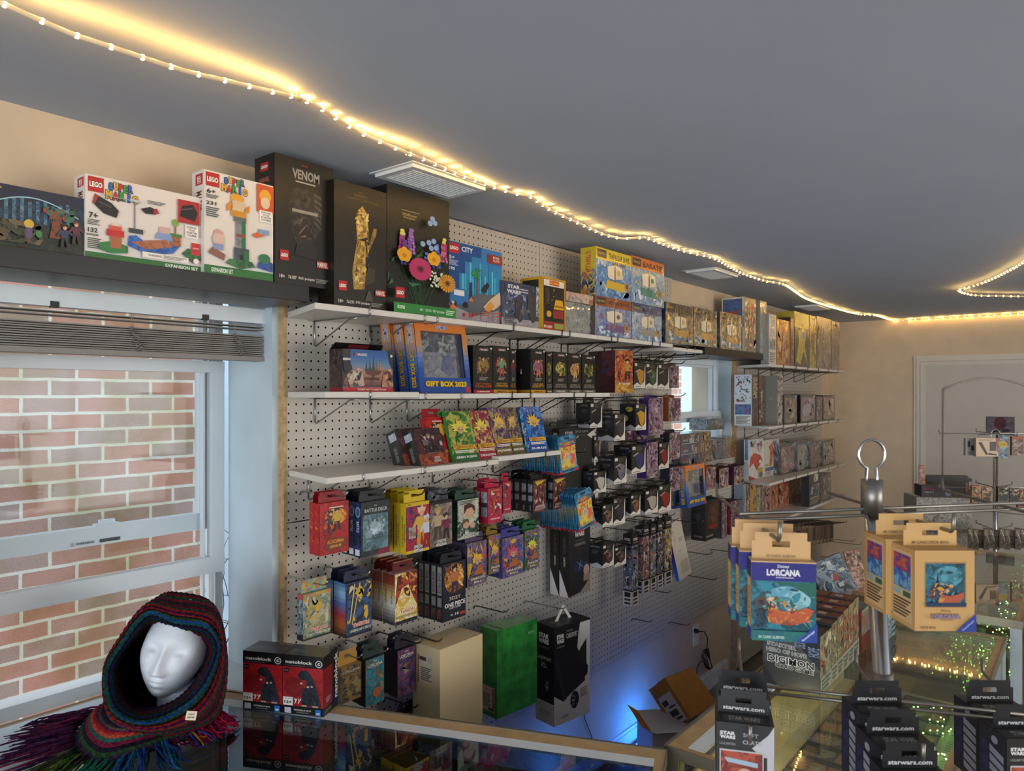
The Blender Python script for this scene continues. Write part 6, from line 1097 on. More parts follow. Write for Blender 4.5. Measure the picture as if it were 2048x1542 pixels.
# goods inside: cards in rows
rnd = random.Random(21)
k = 0
for r_ in range(2):
    for i in range(13):
        y = 1.57 + i * .095; x = 1.12 + r_ * .16
        o = carton('card_binder_page', 'row of cards under the showcase glass, %s column, %s from the near end' % (('wall-side', 'middle')[r_], ('first', 'second', 'third', 'fourth', 'fifth', 'sixth', 'seventh', 'eighth', 'ninth', 'tenth', 'eleventh', 'twelfth', 'thirteenth')[i]), 'cards', (x, y, .730), .145, .085, .004, '#2c2a2c', top=[('r', .03, .1, .97, .9, rnd.choice(['#6a4434', '#7a5a44', '#3a4a5a', '#5a3a4a', '#54604a'])), ('r', .06, .15, .32, .85, rnd.choice(['#a8785a', '#8a6a5a']), '#5a4a44'), ('r', .37, .15, .63, .85, '#8a7a6a', '#4a3c3a'), ('r', .68, .15, .94, .85, '#a0604a', '#6a5a5a')], rz=0, group='cards under glass')
for i in range(6):
    carton('price_card_tray', 'pale paper tray in the second showcase, %s from the near end' % _OR[i], 'tray', (1.44, 1.6 + i * .2, .730), .09, .17, .006, '#a8ae94', top=[('L', .1, .1, .9, .9, 8, '#5f6a58')], rz=0, group='paper trays')
for i in range(7):
    carton('sealed_box', 'dim sealed box inside the third showcase, %s from the near end' % _OR[i], 'box', (1.16 + .1 * (i % 2), 3.0 + i * .15, .7565), .16, .12, .05 + .02 * (i % 3), rnd.choice(['#6a5a44', '#4a3c34', '#8a7a5a', '#3c4440']), front=[('x', .05, .05, .95, .95, 8, ['#8a7a5a', '#4a2c24', '#b0a080'], i, .2)], rz=8 * (i % 3) - 8)
for i in range(4):
    q = loc1(.24 + i * .2, -.20)
    carton('sealed_box', 'dim box seen through the nearest showcase top, %s from the window' % _OR[i], 'box', (q[0], q[1], .667), .13, .14, .10 + .03 * (i % 2), ['#b0a24a', '#4a2c34', '#c0c0c4', '#3a2c3c', '#5a3a34'][i], front=[('x', .05, .05, .95, .95, 10, ['#8a7a5a', '#6a2c34', '#b0a8a0'], i, .2)], top=[('x', .05, .05, .95, .95, 12, ['#8a7a5a', '#6a2c34', '#b0a8a0', '#2c2a34'], i + 9, .2)], rz=ANG)
# fairy lights in the showcases
def beads(name, label, pts, r, mat, wirem, cat='string lights'):
    e = empty(name, tuple(pts[0])); tag(e, label, cat)
    m = MB(); m.tube([Vector(p) - Vector(pts[0]) for p in pts], .0007, 5); m.build('light_wire', wirem, e)
    m = MB()
    for p in pts: m.ball(tuple(Vector(p) - Vector(pts[0])), r, n=6, m=4)
    o = m.build('led_bead', mat, e); o['kind'] = 'stuff'; return e
P = []
for i in range(120):
    f = i / 119; P.append((1.40 + .075 * math.sin(f * 34) + rnd.uniform(-.03, .03), 1.62 + 1.18 * f + rnd.uniform(-.03, .03), .745 + rnd.uniform(0, .02)))
beads('fairy_lights', 'green tangled fairy lights inside the second showcase', P, .0022, 'ledg', 'cord')
P = [(1.36 + .012 * i, 1.62 + .03 * math.sin(i * .6), .74) for i in range(14)]; beads('fairy_lights', 'short yellow run of fairy lights at the near end of the second showcase', P, .0028, 'ledy', 'cord')
P = [(1.18 + .008 * i, 1.54 + .013 * i, .745) for i in range(14)]; beads('fairy_lights', 'yellow lights beside the cards at the bottom edge', P, .0028, 'ledy', 'cord')
P = []
for i in range(70):
    f = i / 69; P.append((1.50 + .04 * math.sin(f * 30) + rnd.uniform(-.03, .03), 2.98 + 1.0 * f, .79 + rnd.uniform(0, .05)))
beads('fairy_lights', 'greenish fairy lights inside the third showcase', P, .0022, 'ledg', 'cord')
point('green_case_glow', (1.42, 2.2, .82), .5, (.45, 1, .25), .004); point('warm_case_fill', (1.16, 1.9, .90), .9, (1, .85, .6), .004); point('green_case_glow', (1.45, 3.3, .86), .4, (.6, 1, .3), .004); point('yellow_case_glow', (1.40, 1.66, .79), .25, (1, .75, .2), .004)  # the warm one is an added fill that brightens the second case

# ================================================================== things on the nearest showcase
nb0 = onZ(486, 1416, ZC + .001); nb1 = onZ(648, 1434, ZC + .001); nang = math.degrees(math.atan2(nb1.y - nb0.y, nb1.x - nb0.x)); nl = (nb1 - nb0).length
def nano():
    return [('r', 0, 0, 1, 1, '#141214'), ('r', 0, .14, 1, .80, '#9a1a1e', '#8a1518', '#a82024'), T('nanoblock', .40, .885, .058, '#dcd8d2', .66), T('the original micro-sized building block', .30, .825, .012, '#8a8884', .5), ('e', .89, .88, .085, .058, '#dcd8d2'), ('e', .89, .88, .070, .048, '#141214'), T('C', .89, .88, .045, '#dcd8d2', .07, b=.05),
        ('r', .04, .70, .15, .77, '#15120f'), T('TOHO', .095, .735, .018, '#b8a890', .08), ('e', .28, .46, .24, .17, '#6a1418', '#7a181c'), ('p', [(.36, .66), (.44, .74), (.58, .76), (.68, .70), (.80, .56), (.86, .40), (.95, .16), (.5, .16), (.46, .34), (.56, .46), (.60, .58), (.44, .60)], '#1c2028', '#2a3038', '#14161c'), ('x', .46, .18, .9, .5, 26, ['#242a33', '#12141a', '#343c48'], 7, .07), ('r', .60, .47, .66, .50, '#b8a08a'), ('r', .7, .48, .75, .51, '#b8a08a'), ('r', .44, .52, .5, .55, '#c0a890'), ('r', .48, .15, .6, .175, '#a89a84'), ('r', .74, .15, .88, .175, '#a89a84'),
        ('r', .02, .15, .26, .29, '#ddd8d2'), T('For ages', .14, .265, .022, '#222', .16), T('12+', .14, .205, .05, '#111', .18, b=.04), ('p', [(.29, .27), (.36, .27), (.36, .255), (.33, .20), (.30, .185), (.33, .25), (.29, .255)], '#e0dcd6'), ('p', [(.40, .28), (.42, .24), (.405, .235), (.385, .27)], '#e0dcd6'), ('p', [(.40, .19), (.47, .27), (.455, .275), (.385, .20)], '#e0dcd6'), ('r', .43, .262, .47, .275, '#e0dcd6'), ('r', .06, .02, .22, .115, '#b9b4c8', '#c9c4d4'), T('GODZILLA 2016', .50, .085, .026, '#d0ccc6', .42), T('ACTION POSE', .50, .045, .018, '#9a9690', .3), ('r', .82, .02, .95, .12, '#1f6ac0'), ('L', .84, .03, .93, .07, 2, '#dde')]
nside = [('r', 0, 0, 1, 1, '#131113'), ('r', 0, .14, .62, .80, '#7a1418', '#8a181c'), T('nanoblock', .86, .55, .24, '#dcd8d2', .78, rot=90), T('CN-07', .3, .07, .05, '#8a8680', .4), ('L', .15, .2, .5, .3, 3, '#a88a84')]
ntop = [('r', 0, 0, 1, 1, '#161416'), T('CN-07', .22, .5, .12, '#8a8884', .22), ('L', .1, .3, .4, .42, 1, '#6a6864'), T('nanoblock', .75, .9, .1, '#a8a49c', .4)]
bw = nl / 2 - .0015
for i in range(2):
    q = nb0 + (nb1 - nb0) * (i * .5)
    carton('figure_box', ('left' if i == 0 else 'right') + ' of the two red and black micro brick figure boxes on the showcase', 'figure box', (q.x, q.y, ZC + .0005), bw, .075, .147, '#141214', nano(), (), ntop, nside if i else (), mat='s', rz=nang, group=None)

# foam head
hc = at(350, 1300, 1.69)
he = empty('mannequin', (hc.x, hc.y, ZC + .0005)); tag(he, 'white foam mannequin head with closed eyes wearing the striped hood', 'mannequin head')
m = MB(); NU, NV = 120, 96
g = lambda x, s: math.exp(-(x / s) ** 2)
for i in range(NV + 1):
    th = math.pi * i / NV
    for j in range(NU):
        ph = 2 * math.pi * j / NU
        x = .070 * math.sin(th) * math.sin(ph); y = -.092 * math.sin(th) * math.cos(ph); z = (.122 if th < math.pi / 2 else .100) * math.cos(th)
        if z < 0: x *= 1 - .30 * (min(1, -z / .100)) ** 1.3; 
        if z < 0 and y > 0: y *= 1 - .55 * (-z / .100)
        fr = max(0, -y / .095) ** .6 if y < 0 else 0
        if fr:
            rid = 0
            if -.034 < z < .034: rid = (.034 - z) / .068
            elif z <= -.034: rid = max(0, 1 - (-.034 - z) / .007)
            wn = .0085 + .006 * max(0, rid - .6) * 2
            dy = .027 * rid * g(x, wn) + .004 * g(z - .038, .012) * g(x, .05) + .006 * g(z + .036, .008) * g(abs(x) - .011, .006)
            dy += -.019 * g(abs(x) - .027, .018) * g(z - .012, .016) + .014 * g(abs(x) - .029, .0115) * g(z - .004, .0085) - .004 * g(z - .0005, .0025) * g(abs(x) - .030, .013)
            dy += .010 * g(z + .050, .0055) * g(x, .016) + .011 * g(z + .061, .006) * g(x, .014) - .006 * g(z + .0555, .0022) * g(x, .018) - .005 * g(z + .070, .005) * g(x, .016) + .010 * g(z + .084, .011) * g(x, .018) + .005 * g(abs(x) - .042, .018) * g(z + .02, .025)
            y -= dy * fr
        m.v.append((x, y, z))
W1 = (lin('#fff'),) * 3
for i in range(NV):
    for j in range(NU): m.f.append((i * NU + j, (i + 1) * NU + j, (i + 1) * NU + (j + 1) % NU, i * NU + (j + 1) % NU)); m.c.append(W1); m.smooth.append(True)
hd = m.build('face', 'foam', he); hd.location = (0, 0, hc.z - ZC - .0055); hd.rotation_euler = (R_(-11), R_(13), R_(44))
m = MB(); m.tube([(-.01, .015, .004), (-.008, .012, .05), (0, .01, .12)], .05, 24, radii=[.062, .048, .045]); m.build('neck', 'foam', he)
# knitted hood and cape
def knit():
    mm = nm('knitted_wool'); m, nt, b = mm
    a = N(nt, 'ShaderNodeAttribute', attribute_name='Col'); n = noise(nt, 160, 3)
    mx = N(nt, 'ShaderNodeMix', data_type='RGBA', blend_type='MULTIPLY'); mx.inputs[0].default_value = 1
    r = ramp(nt, n.outputs['Fac'], [(.3, (.22, .22, .22)), (.7, (.95, .95, .95))]); nt.links.new(a.outputs['Color'], mx.inputs[6]); nt.links.new(r.outputs[0], mx.inputs[7]); nt.links.new(mx.outputs[2], b.inputs['Base Color'])
    b.inputs['Roughness'].default_value = .95; b.inputs['Specular IOR Level'].default_value = .1
    bump(nt, b, noise(nt, 330, 3, .7, 1).outputs['Fac'], .8, .002); return m
M['knit'] = knit()
def cr(p0, p1, p2, p3, t): return .5 * ((2 * p1) + (p2 - p0) * t + (2 * p0 - 5 * p1 + 4 * p2 - p3) * t * t + (3 * p1 - p0 - 3 * p2 + p3) * t ** 3)
def loft(rings, nu, per, stripes, amp=.0022, base=0, twist=0):
    K = len(rings[0]); R = len(rings); m = MB(); rows = []
    def ringpt(r, u):
        u = u % K; i = int(u); t = u - i; q = rings[r]; return cr(q[(i - 1) % K], q[i], q[(i + 1) % K], q[(i + 2) % K], t)
    nrow = (R - 1) * per
    for v in range(nrow + 1):
        f = v / per; r = min(int(f), R - 2); t = f - r; row = []
        for j in range(nu):
            u = j / nu * K
            a, b_, c, d = ringpt(max(r - 1, 0), u), ringpt(r, u), ringpt(r + 1, u), ringpt(min(r + 2, R - 1), u)
            row.append(cr(a, b_, c, d, t))
        rows.append(row)
    # rib ridges
    out = []
    for v, row in enumerate(rows):
        o = []
        for j, p in enumerate(row):
            du = row[(j + 1) % nu] - row[j - 1]; dv = rows[min(v + 1, nrow)][j] - rows[max(v - 1, 0)][j]
            n = du.cross(dv); n = n.normalized() if n.length > 1e-9 else Vector((0, 0, 1))
            o.append(p + n * (amp * (1 if v % 2 else -1) + amp * .55 * math.sin(j * math.pi * .5 + v)))
        out.append(o)
    for row in out: m.v += [tuple(p) for p in row]
    for v in range(nrow):
        c = lin(stripes[(v // 2 + base) % len(stripes)])
        for j in range(nu): m.f.append((v * nu + j, v * nu + (j + 1) % nu, (v + 1) * nu + (j + 1) % nu, (v + 1) * nu + j)); m.c.append((c, c, c)); m.smooth.append(True)
    return m
rg = lambda L: [at(*p) for p in L]
rings = [rg([(350, 1262, 1.67), (402, 1282, 1.69), (412, 1312, 1.70), (388, 1362, 1.66), (345, 1402, 1.60), (290, 1415, 1.62), (258, 1395, 1.70), (252, 1340, 1.76), (268, 1295, 1.74), (306, 1255, 1.69)]),
         rg([(350, 1247, 1.61), (412, 1258, 1.61), (434, 1300, 1.63), (404, 1374, 1.56), (350, 1420, 1.51), (282, 1441, 1.47), (228, 1412, 1.51), (216, 1345, 1.56), (246, 1290, 1.60), (296, 1232, 1.60)]),
         rg([(350, 1222, 1.60), (423, 1238, 1.62), (445, 1300, 1.68), (426, 1385, 1.60), (372, 1442, 1.52), (285, 1458, 1.47), (218, 1428, 1.52), (208, 1338, 1.60), (240, 1274, 1.62), (290, 1214, 1.61)]),
         rg([(356, 1200, 1.68), (430, 1218, 1.72), (452, 1300, 1.78), (446, 1388, 1.70), (412, 1440, 1.60), (300, 1466, 1.54), (228, 1440, 1.60), (220, 1338, 1.70), (256, 1266, 1.70), (303, 1202, 1.67)]),
         rg([(362, 1189, 1.80), (420, 1212, 1.84), (446, 1300, 1.88), (442, 1392, 1.84), (414, 1448, 1.74), (320, 1470, 1.66), (262, 1440, 1.73), (266, 1340, 1.82), (292, 1270, 1.82), (324, 1200, 1.78)]),
         rg([(362, 1250, 1.93), (385, 1262, 1.95), (395, 1300, 1.96), (392, 1340, 1.94), (380, 1380, 1.90), (350, 1400, 1.86), (325, 1380, 1.90), (320, 1340, 1.92), (328, 1300, 1.92), (345, 1260, 1.92)]),
         rg([(360, 1320, 1.97)] * 10)]
rings[-1] = [rings[-2][i] * .05 + rings[-1][i] * .95 for i in range(10)]
ST = ['#1d4f96', '#262a1c', '#5a6a2c', '#1a1614', '#8f1d24', '#301a44', '#2c5a44', '#6a1446', '#1c5a6a', '#b02a22', '#23301f', '#5a1c5a', '#3c4c2a', '#7a1830', '#1d3a7a']
ST2 = ['#3a1f5a', '#2c2a20', '#5a1438', '#22301c', '#1c2c5a', '#23181c', '#1d5f6a', '#1d4f96', '#32492a', '#1a1614', '#9a1f26', '#3a1a50', '#b02a22', '#2c5a44', '#7a1446', '#30401f', '#4a1a50', '#a02428', '#1c5560', '#3c4c2a', '#8a1d3c', '#1d1a1a']
hood = loft(rings, 220, 12, ST2, .0020)
sc = hood.build('knitted_hood', 'knit'); tag(sc, 'crocheted hooded cape striped red, purple, teal and olive, draped on the foam head', 'hooded scarf')
bot = [(440, 1452), (400, 1472), (330, 1494), (255, 1522), (190, 1540), (150, 1508), (156, 1462), (215, 1430), (330, 1425), (425, 1432)]
c2 = [onZ(x, y, ZC + .016) for x, y in bot]
c0 = rg([(405, 1412, 1.70), (380, 1440, 1.60), (335, 1450, 1.53), (282, 1452, 1.49), (240, 1440, 1.53), (222, 1418, 1.62), (240, 1400, 1.74), (290, 1392, 1.84), (350, 1392, 1.86), (395, 1398, 1.78)])
c1 = [c0[i].lerp(c2[i], .5) + Vector((0, 0, .022)) for i in range(10)]
cape = loft([c0, c1, c2], 200, 16, ['#2c4a2c', '#4a2c50', '#1d5a64', '#23301f', '#3a2460', '#5a5a3a', '#6a1c50', '#b02a22', '#c0503a', '#2c5a50', '#7a1c3c', '#1d1a2a'], .0022)
co = cape.build('cape', 'knit', sc)
m = MB(); rnd = random.Random(77)
cc = sum(c2, Vector()) / 10
for i in range(330):
    u = rnd.uniform(0, 10); k_ = int(u); t = u - k_
    p = cr(c2[(k_ - 1) % 10], c2[k_], c2[(k_ + 1) % 10], c2[(k_ + 2) % 10], t)
    if 6.9 < u < 9.5: continue
    px, py = pxof(p); d = (p - cc); d.z = 0; d.normalize()
    if u < 1.2 or u > 9: col = rnd.choice(['#8a1450', '#a01c4c', '#6a1444', '#b01c40']); ln = rnd.uniform(.02, .045)
    elif u < 2: col = rnd.choice(['#6a1444', '#4a1440', '#2a3a8a', '#a86a1c']); ln = rnd.uniform(.03, .06)
    elif u < 3.2: col = rnd.choice(['#1d4a94', '#23589c', '#1d6a7a', '#1c3a7a']); ln = rnd.uniform(.07, .12)
    elif u < 4.2: col = rnd.choice(['#1d6a5a', '#237a54', '#2c6a3a', '#1c5a6a']); ln = rnd.uniform(.07, .12)
    elif u < 5: col = rnd.choice(['#3c5a24', '#4a5a20', '#3a1c3a', '#2c4a24']); ln = rnd.uniform(.08, .13)
    else: col = rnd.choice(['#4a1c44', '#3a1838', '#6a1c3c', '#5a2248', '#34163a']); ln = rnd.uniform(.10, .17); d = (d + Vector((-.15, -.75, 0))).normalized()
    side = Vector((-d.y, d.x, 0)); pts = []; ph = rnd.uniform(0, 6); h = rnd.uniform(0, .022)
    for s_ in range(7):
        f = s_ / 6; q = p + d * (ln * f) + side * (.010 * math.sin(ph + f * 4) * f + rnd.uniform(-.002, .002)); z = ZC + .009 + (.010 + h) * (1 - f) + .006 * abs(math.sin(f * 5 + ph)) * h * 40
        q.z = max(z, ZC + .0085); q.x = max(q.x, -.19); pts.append(q)
    m.tube(pts, .0024, 5, col, radii=[.0026, .0026, .0025, .0024, .0023, .002, .001])
fo_ = m.build('fringe', 'knit', sc); fo_['kind'] = 'stuff'
tg = at(370, 1434, 1.475)
m = MB(); m.box(0, 0, 0, .020, .0006, .017, '#d8c8b0'); m.panel([T('scarf', .5, .68, .22, '#3a3028', .6), T('$45.00', .5, .3, .24, '#3a3028', .66)], .020, .017, .0006, 'f')
t_ = m.build('price_tag', 'm', sc); t_.location = (tg.x, tg.y, tg.z - .006); t_.rotation_euler = (R_(-20), R_(10), R_(55))

# ================================================================== digimon style display boxes on the second showcase
z0 = ZC + .0005
dfront = [('r', 0, 0, 1, 1, '#3a3c40', '#46484c', '#303236'), ('r', 0, 0, 1, .38, '#26282c'), ('p', [(.42, 1), (1, .42), (1, 1)], '#12182c'), T('STARTER', .34, .72, .065, '#26282c', .5, '#c4c6ca', b=.0), T('HERO OF HOPE', .42, .62, .065, '#26282c', .7, '#c4c6ca', b=.0), T('DIGIMON', .50, .47, .12, '#101114', .80, '#c9cbce', b=.02), T('CARD GAME', .56, .36, .07, '#15161a', .66, '#b8babe', b=.03), T('DECK', .66, .80, .2, '#7a86a8', .10, rot=90), T('HOPE', .90, .72, .2, '#7a86a8', .16, rot=90)]
dartr = lambda c, s: [('r', 0, 0, 1, 1, c, '#6a6250', '#3a3a3c'), ('x', .02, .3, .98, .98, 30, [c, '#a08a6a', '#3a3c40', '#7a3a2a', '#b0a48c'], s, .18), ('r', 0, 0, 1, .3, '#8a8578', '#6a6862'), ('L', .1, .05, .9, .25, 3, '#4a4844')]
carton('display_box', 'open silver-grey starter deck display at the front of the row on the second showcase', 'display box', (1.072, 2.005, z0), .152, .105, .155, '#2c2e32', dfront, (), [('r', 0, 0, 1, 1, '#1a1c22'), ('r', .1, .2, .3, .8, '#a8a4a0'), ('r', .5, .2, .7, .8, '#a8a4a0')], dartr('#8a8068', 300), rz=0, name=None) if False else carton('display_box', 'open silver-grey starter deck display at the front of the row on the second showcase', 'display box', (1.072, 2.005, z0), .152, .105, .155, '#2c2e32', dfront, (), [('r', 0, 0, 1, 1, '#1a1c22'), ('r', .1, .2, .3, .8, '#a8a4a0'), ('r', .5, .2, .7, .8, '#a8a4a0')], dartr('#8a8068', 300), rz=0)
nm5 = ('second', 'third', 'fourth', 'fifth', 'sixth')
for r in range(5):
    for c in range(2):
        y = 2.112 + r * .058; x = 1.072 + c * .077; h = .162 + .004 * r
        col = ['#8a7a5a', '#8a5a34', '#a0522c', '#a04a24', '#8a3a24'][r]
        carton('deck_box', '%s row, %s stack of the upright deck boxes behind the silver display' % (nm5[r], ('wall-side', 'aisle-side')[c]), 'deck box', (x, y, z0), .075, .056, h, '#2c221e', [('r', 0, 0, 1, 1, '#1c1e28')], (), [('r', 0, 0, 1, 1, ['#2a2c2c', '#6a2a1c', '#8a2c1a', '#9a341c', '#6a2418'][r], '#4a2018', '#3a2a24'), ('r', .2, .3, .5, .7, '#a89a8a')], dartr(col, 310 + r), rz=0, group='upright deck boxes')
carton('booster_display', 'red-brown opened display box at the back of the row', 'display box', (1.07, 2.41, z0), .16, .13, .13, '#5a2418', [('r', 0, 0, 1, 1, '#6a2a1c', '#3a1c18')], (), [('r', 0, 0, 1, 1, '#3a3c44', '#5a6470', '#2a2c30')], [('r', 0, 0, 1, 1, '#7a4434', '#5a6a6a', '#8a5a34'), ('r', 0, 0, 1, .4, '#5a1c14')], rz=0)
for k in range(6):
    carton('card_sleeve', 'blue-grey flat pack in the pile behind the deck boxes, %s from the bottom' % _OR[k], 'card pack', (1.06 + .004 * (k % 3), 2.55, z0 + k * .014), .20, .16, .013, ['#3a4a5a', '#2c343c', '#4a5664'][k % 3], top=[('x', .05, .05, .95, .95, 16, ['#6a7a88', '#2a3038', '#8a8a84'], k, .2)], right=[('r', 0, 0, 1, 1, '#4a5864', '#8a9094')], rz=-4 + 3 * (k % 3))
# tilted blue packs & upright pack
q = at(1652, 1212, 2.62)
carton('booster_display', 'blue-grey fantasy card box tilted on its corner behind the hanging sleeves', 'card pack', (q.x, q.y, z0 + .052), .12, .03, .135, '#2c3844', [('r', 0, 0, 1, 1, '#3a4450', '#5a6470', '#7a8894'), ('x', .02, .02, .98, .98, 30, ['#2a323c', '#7a8a98', '#a0a8a8', '#34506a'], 330, .16), ('p', [(.45, .4), (.6, .35), (.66, .5), (.55, .58)], '#9a3a24'), ('r', .55, .2, .7, .3, '#b8b0a4'), ('r', .5, .82, .62, .92, '#c0bab0'), T('MAGIC', .25, .7, .06, '#9aa4ae', .3), ('r', .75, .55, .9, .64, '#c0b8ac')], mat='s', rz=32, rollx=-24, lean=10)
q = at(1712, 1190, 2.75)
carton('card_pack', 'bent copper-brown foil pack standing behind the tilted blue box', 'card pack', (q.x, q.y, z0 + .02), .055, .012, .18, '#8a5a44', [('r', 0, 0, 1, 1, '#9a6450', '#c0a090', '#4a4a40'), ('x', 0, 0, 1, 1, 24, ['#7a3a24', '#c9a898', '#3a3c38', '#a8806a'], 340, .2)], mat='s', rz=30, rollx=-12, lean=8)

# ================================================================== cartons on the floor, cable, outlet, blue light
q = at(1345, 1440, 2.9)
wb = carton('shipping_box', 'white shipping box with open flaps standing on the floor behind the showcase', 'shipping box', (q.x - .115 * math.cos(.8) + .10 * math.sin(.8), q.y - .115 * math.sin(.8) - .10 * math.cos(.8), .002), .23, .20, q.z, '#c4c0c8', [T('LOGO', .6, .86, .04, '#7a2a5a', .2), ('e', .5, .80, .06, .02, '#9a94b0'), ('L', .2, .6, .8, .72, 4, '#8a84a0')], mat='m', rz=46)
h = q.z
m = MB(); m.hexa([(0, 0, h), (.23, 0, h), (.23, .002, h), (0, .002, h), (0, -.05, h + .02), (.23, -.05, h + .02), (.23, -.048, h + .02), (0, -.048, h + .02)]); m.build('box_flap', 'cardw', wb)
m = MB(); m.hexa([(0, 0, h), (0, .2, h), (-.002, .2, h), (-.002, 0, h), (-.04, 0, h + .025), (-.04, .2, h + .025), (-.042, .2, h + .025), (-.042, 0, h + .025)]); m.build('box_flap', 'card', wb)
fA, fB, fC, fD = at(1330, 1356, 2.86), at(1384, 1334, 2.98), at(1433, 1405, 2.94), at(1382, 1437, 2.82)
ee = at(1297, 1380, 3.0) - fA
br = empty('cardboard_box', tuple(fD)); tag(br, 'brown cardboard box tipped over on top of the white shipping box', 'cardboard box')
cp_ = [p - fD for p in (fD, fC, fC + ee, fD + ee, fA, fB, fB + ee, fA + ee)]
m = MB(); m.hexa(cp_); m.build('box_body', 'card', br)
nu = (fA - fD).normalized() * .0012
m = MB(); m.hexa([cp_[4] + nu, cp_[5] + nu, cp_[5].lerp(cp_[6], .5) + nu, cp_[4].lerp(cp_[7], .5) + nu, cp_[4] + nu * 2, cp_[5] + nu * 2, cp_[5].lerp(cp_[6], .5) + nu * 2, cp_[4].lerp(cp_[7], .5) + nu * 2], '#cfc2b2', '#b8a898'); m.face([cp_[4].lerp(cp_[5], .35) + nu * 3, cp_[4].lerp(cp_[5], .55) + nu * 3, cp_[4].lerp(cp_[5], .45).lerp(cp_[7], .3) + nu * 3], '#9a1c2c'); m.build('packing_tape', 's', br)
nl_ = (fA - fB).normalized() * .0012
Q = lambda u, v: cp_[0].lerp(cp_[3], u).lerp(cp_[4].lerp(cp_[7], u), v) + nl_
m = MB(); m.face([Q(.15, .04), Q(.85, .04), Q(.85, .72), Q(.15, .72)], '#c9c6d2')
nl_ = nl_ * 1.6
for v0, v1, u0, u1 in ((.10, .16, .25, .75), (.2, .34, .3, .7), (.4, .44, .25, .6), (.48, .60, .5, .78)): m.face([Q(u0, v0), Q(u1, v0), Q(u1, v1), Q(u0, v1)], '#3c3a44')
m.build('shipping_label', 'm', br)
oc = onX(1391, 1270, WX)
m = MB(); m.box(0, -.036, -.058, .006, .036, .058); o = m.build('wall_outlet', 'plastic'); o.location = (WX, oc.y, oc.z); tag(o, 'white double wall outlet below the pegboard with a plug in it', 'outlet')
m = MB()
for z in (.02, -.02): m.box(.0062, -.016, z - .014, .0072, .016, z + .014, '#cfc8bc')
m.build('socket_face', 'plastic', o)
m = MB(); X0 = WX + .012
def wp(px, py, dx=0): v = onX(px, py, WX + .02); return (WX + .03 + dx, v.y, v.z)
a = wp(1393, 1262)
m.tube([(WX + .0075, a[1], a[2]), (WX + .03, a[1], a[2])], .012, 10)
m.tube([wp(1393, 1262), wp(1402, 1262, .01), wp(1409, 1275, .01), wp(1411, 1292), wp(1409, 1300)], .003, 8)
for s_ in range(4): m.tube([wp(1405 + s_ * 1.5, 1298 - s_, .004 * s_), wp(1400 + s_ * 2, 1312, .004 * s_), wp(1409 + s_, 1335 + s_, .004 * s_), wp(1421 - s_, 1334, .004 * s_), wp(1416 - s_, 1318, .004 * s_), wp(1405 + s_ * 1.5, 1298 - s_, .004 * s_)], .003, 8)
m.tube([wp(1403, 1318), wp(1395, 1326), wp(1390, 1338), wp(1392, 1360)], .003, 8)
tag(m.build('power_cord', 'blackp'), 'black bundled power cord plugged into the wall outlet', 'cord')
m = MB(); m.tube([wp(1168, 1400, -.025), wp(1175, 1440, -.025), wp(1189, 1475, -.025), wp(1187, 1500, -.025)], .002, 6); tag(m.build('power_cord', 'blackp'), 'thin black cable running down the wall under the carrying case box', 'cord')
bp0 = onZ(1296, 1490, .10)
P = [(WX + .05 + .02 * (i % 3), 3.06 + .05 * i, .03 + .012 * (i % 2)) for i in range(7)]
beads('led_strip', 'glowing blue led strip on the floor against the wall', P, .005, 'ledb', 'blackp', 'led strip')
point('blue_led_and_fill', (.12, 3.2, .13), 4.2, (.03, .2, 1.0), .006)
point('blue_led_and_fill', (.10, 2.5, .2), 1.4, (.03, .2, 1.0), .006)  # added lamp away from the strip, washes the shipping box in blue
m = MB()
for k in range(2): m.tube([(WX + .05 + .03 * k, 2.6, .05), (WX + .05 + .03 * k, 3.5, .05 + .03 * k)], .008, 8)
tag(m.build('floor_pipe', 'alum'), 'pair of thin metal rails lying along the wall by the blue light', 'rail')

# ================================================================== ceiling light rope
RP = [(-70, -22), (0, 5), (75, 38), (145, 68), (205, 88), (265, 108), (322, 127), (375, 143), (425, 155), (473, 166), (517, 177), (560, 187), (600, 197), (637, 214), (670, 235), (705, 256), (730, 270), (760, 283), (790, 296), (815, 306), (860, 324), (895, 340), (925, 353), (960, 364), (985, 374), (1030, 387), (1060, 393), (1085, 410), (1110, 425), (1165, 450), (1205, 468), (1245, 477), (1290, 476), (1330, 490), (1370, 503), (1430, 518), (1480, 545), (1530, 562), (1570, 570), (1610, 596), (1650, 610), (1690, 622), (1722, 629), (1752, 631)]
def rope(name, label, pts, space):
    L = []
    for i in range(len(pts) - 1):
        a, b, c, d = pts[max(i - 1, 0)], pts[i], pts[i + 1], pts[min(i + 2, len(pts) - 1)]
        for k_ in range(8): L.append(cr(a, b, c, d, k_ / 8))
    L.append(pts[-1]); base = L[0].copy()
    e = empty(name, tuple(base)); tag(e, label, 'rope light', 'warm rope lights')
    m = MB(); m.tube([p - base for p in L], .0042, 8); m.build('clear_tube', 'rope', e)
    m = MB(); acc = 0; n = 0
    for i in range(1, len(L)):
        seg = (L[i] - L[i - 1]).length
        while acc < seg:
            m.ball(tuple(L[i - 1].lerp(L[i], acc / seg) - base),  .0050, n=6, m=4); acc += space; n += 1
        acc -= seg
    o = m.build('led_bead', 'led', e); o['kind'] = 'stuff'
    return L
zr = lambda i, x: CEIL - (.020 + .026 * math.sin(math.pi * (x + 70) / 670) if x < 600 else .017 + .007 * math.sin(x * .017))
main = [onZ(x, y, zr(i, x)) for i, (x, y) in enumerate(RP)]
far1 = [Vector((p_.x, p_.y, min(p_.z, CEIL - .014))) for p_ in [onY(x, y, FARY - .03) for x, y in ((1790, 637), (1830, 639), (1870, 636), (1910, 631), (1950, 622), (2000, 622), (2048, 621), (2120, 619))]]
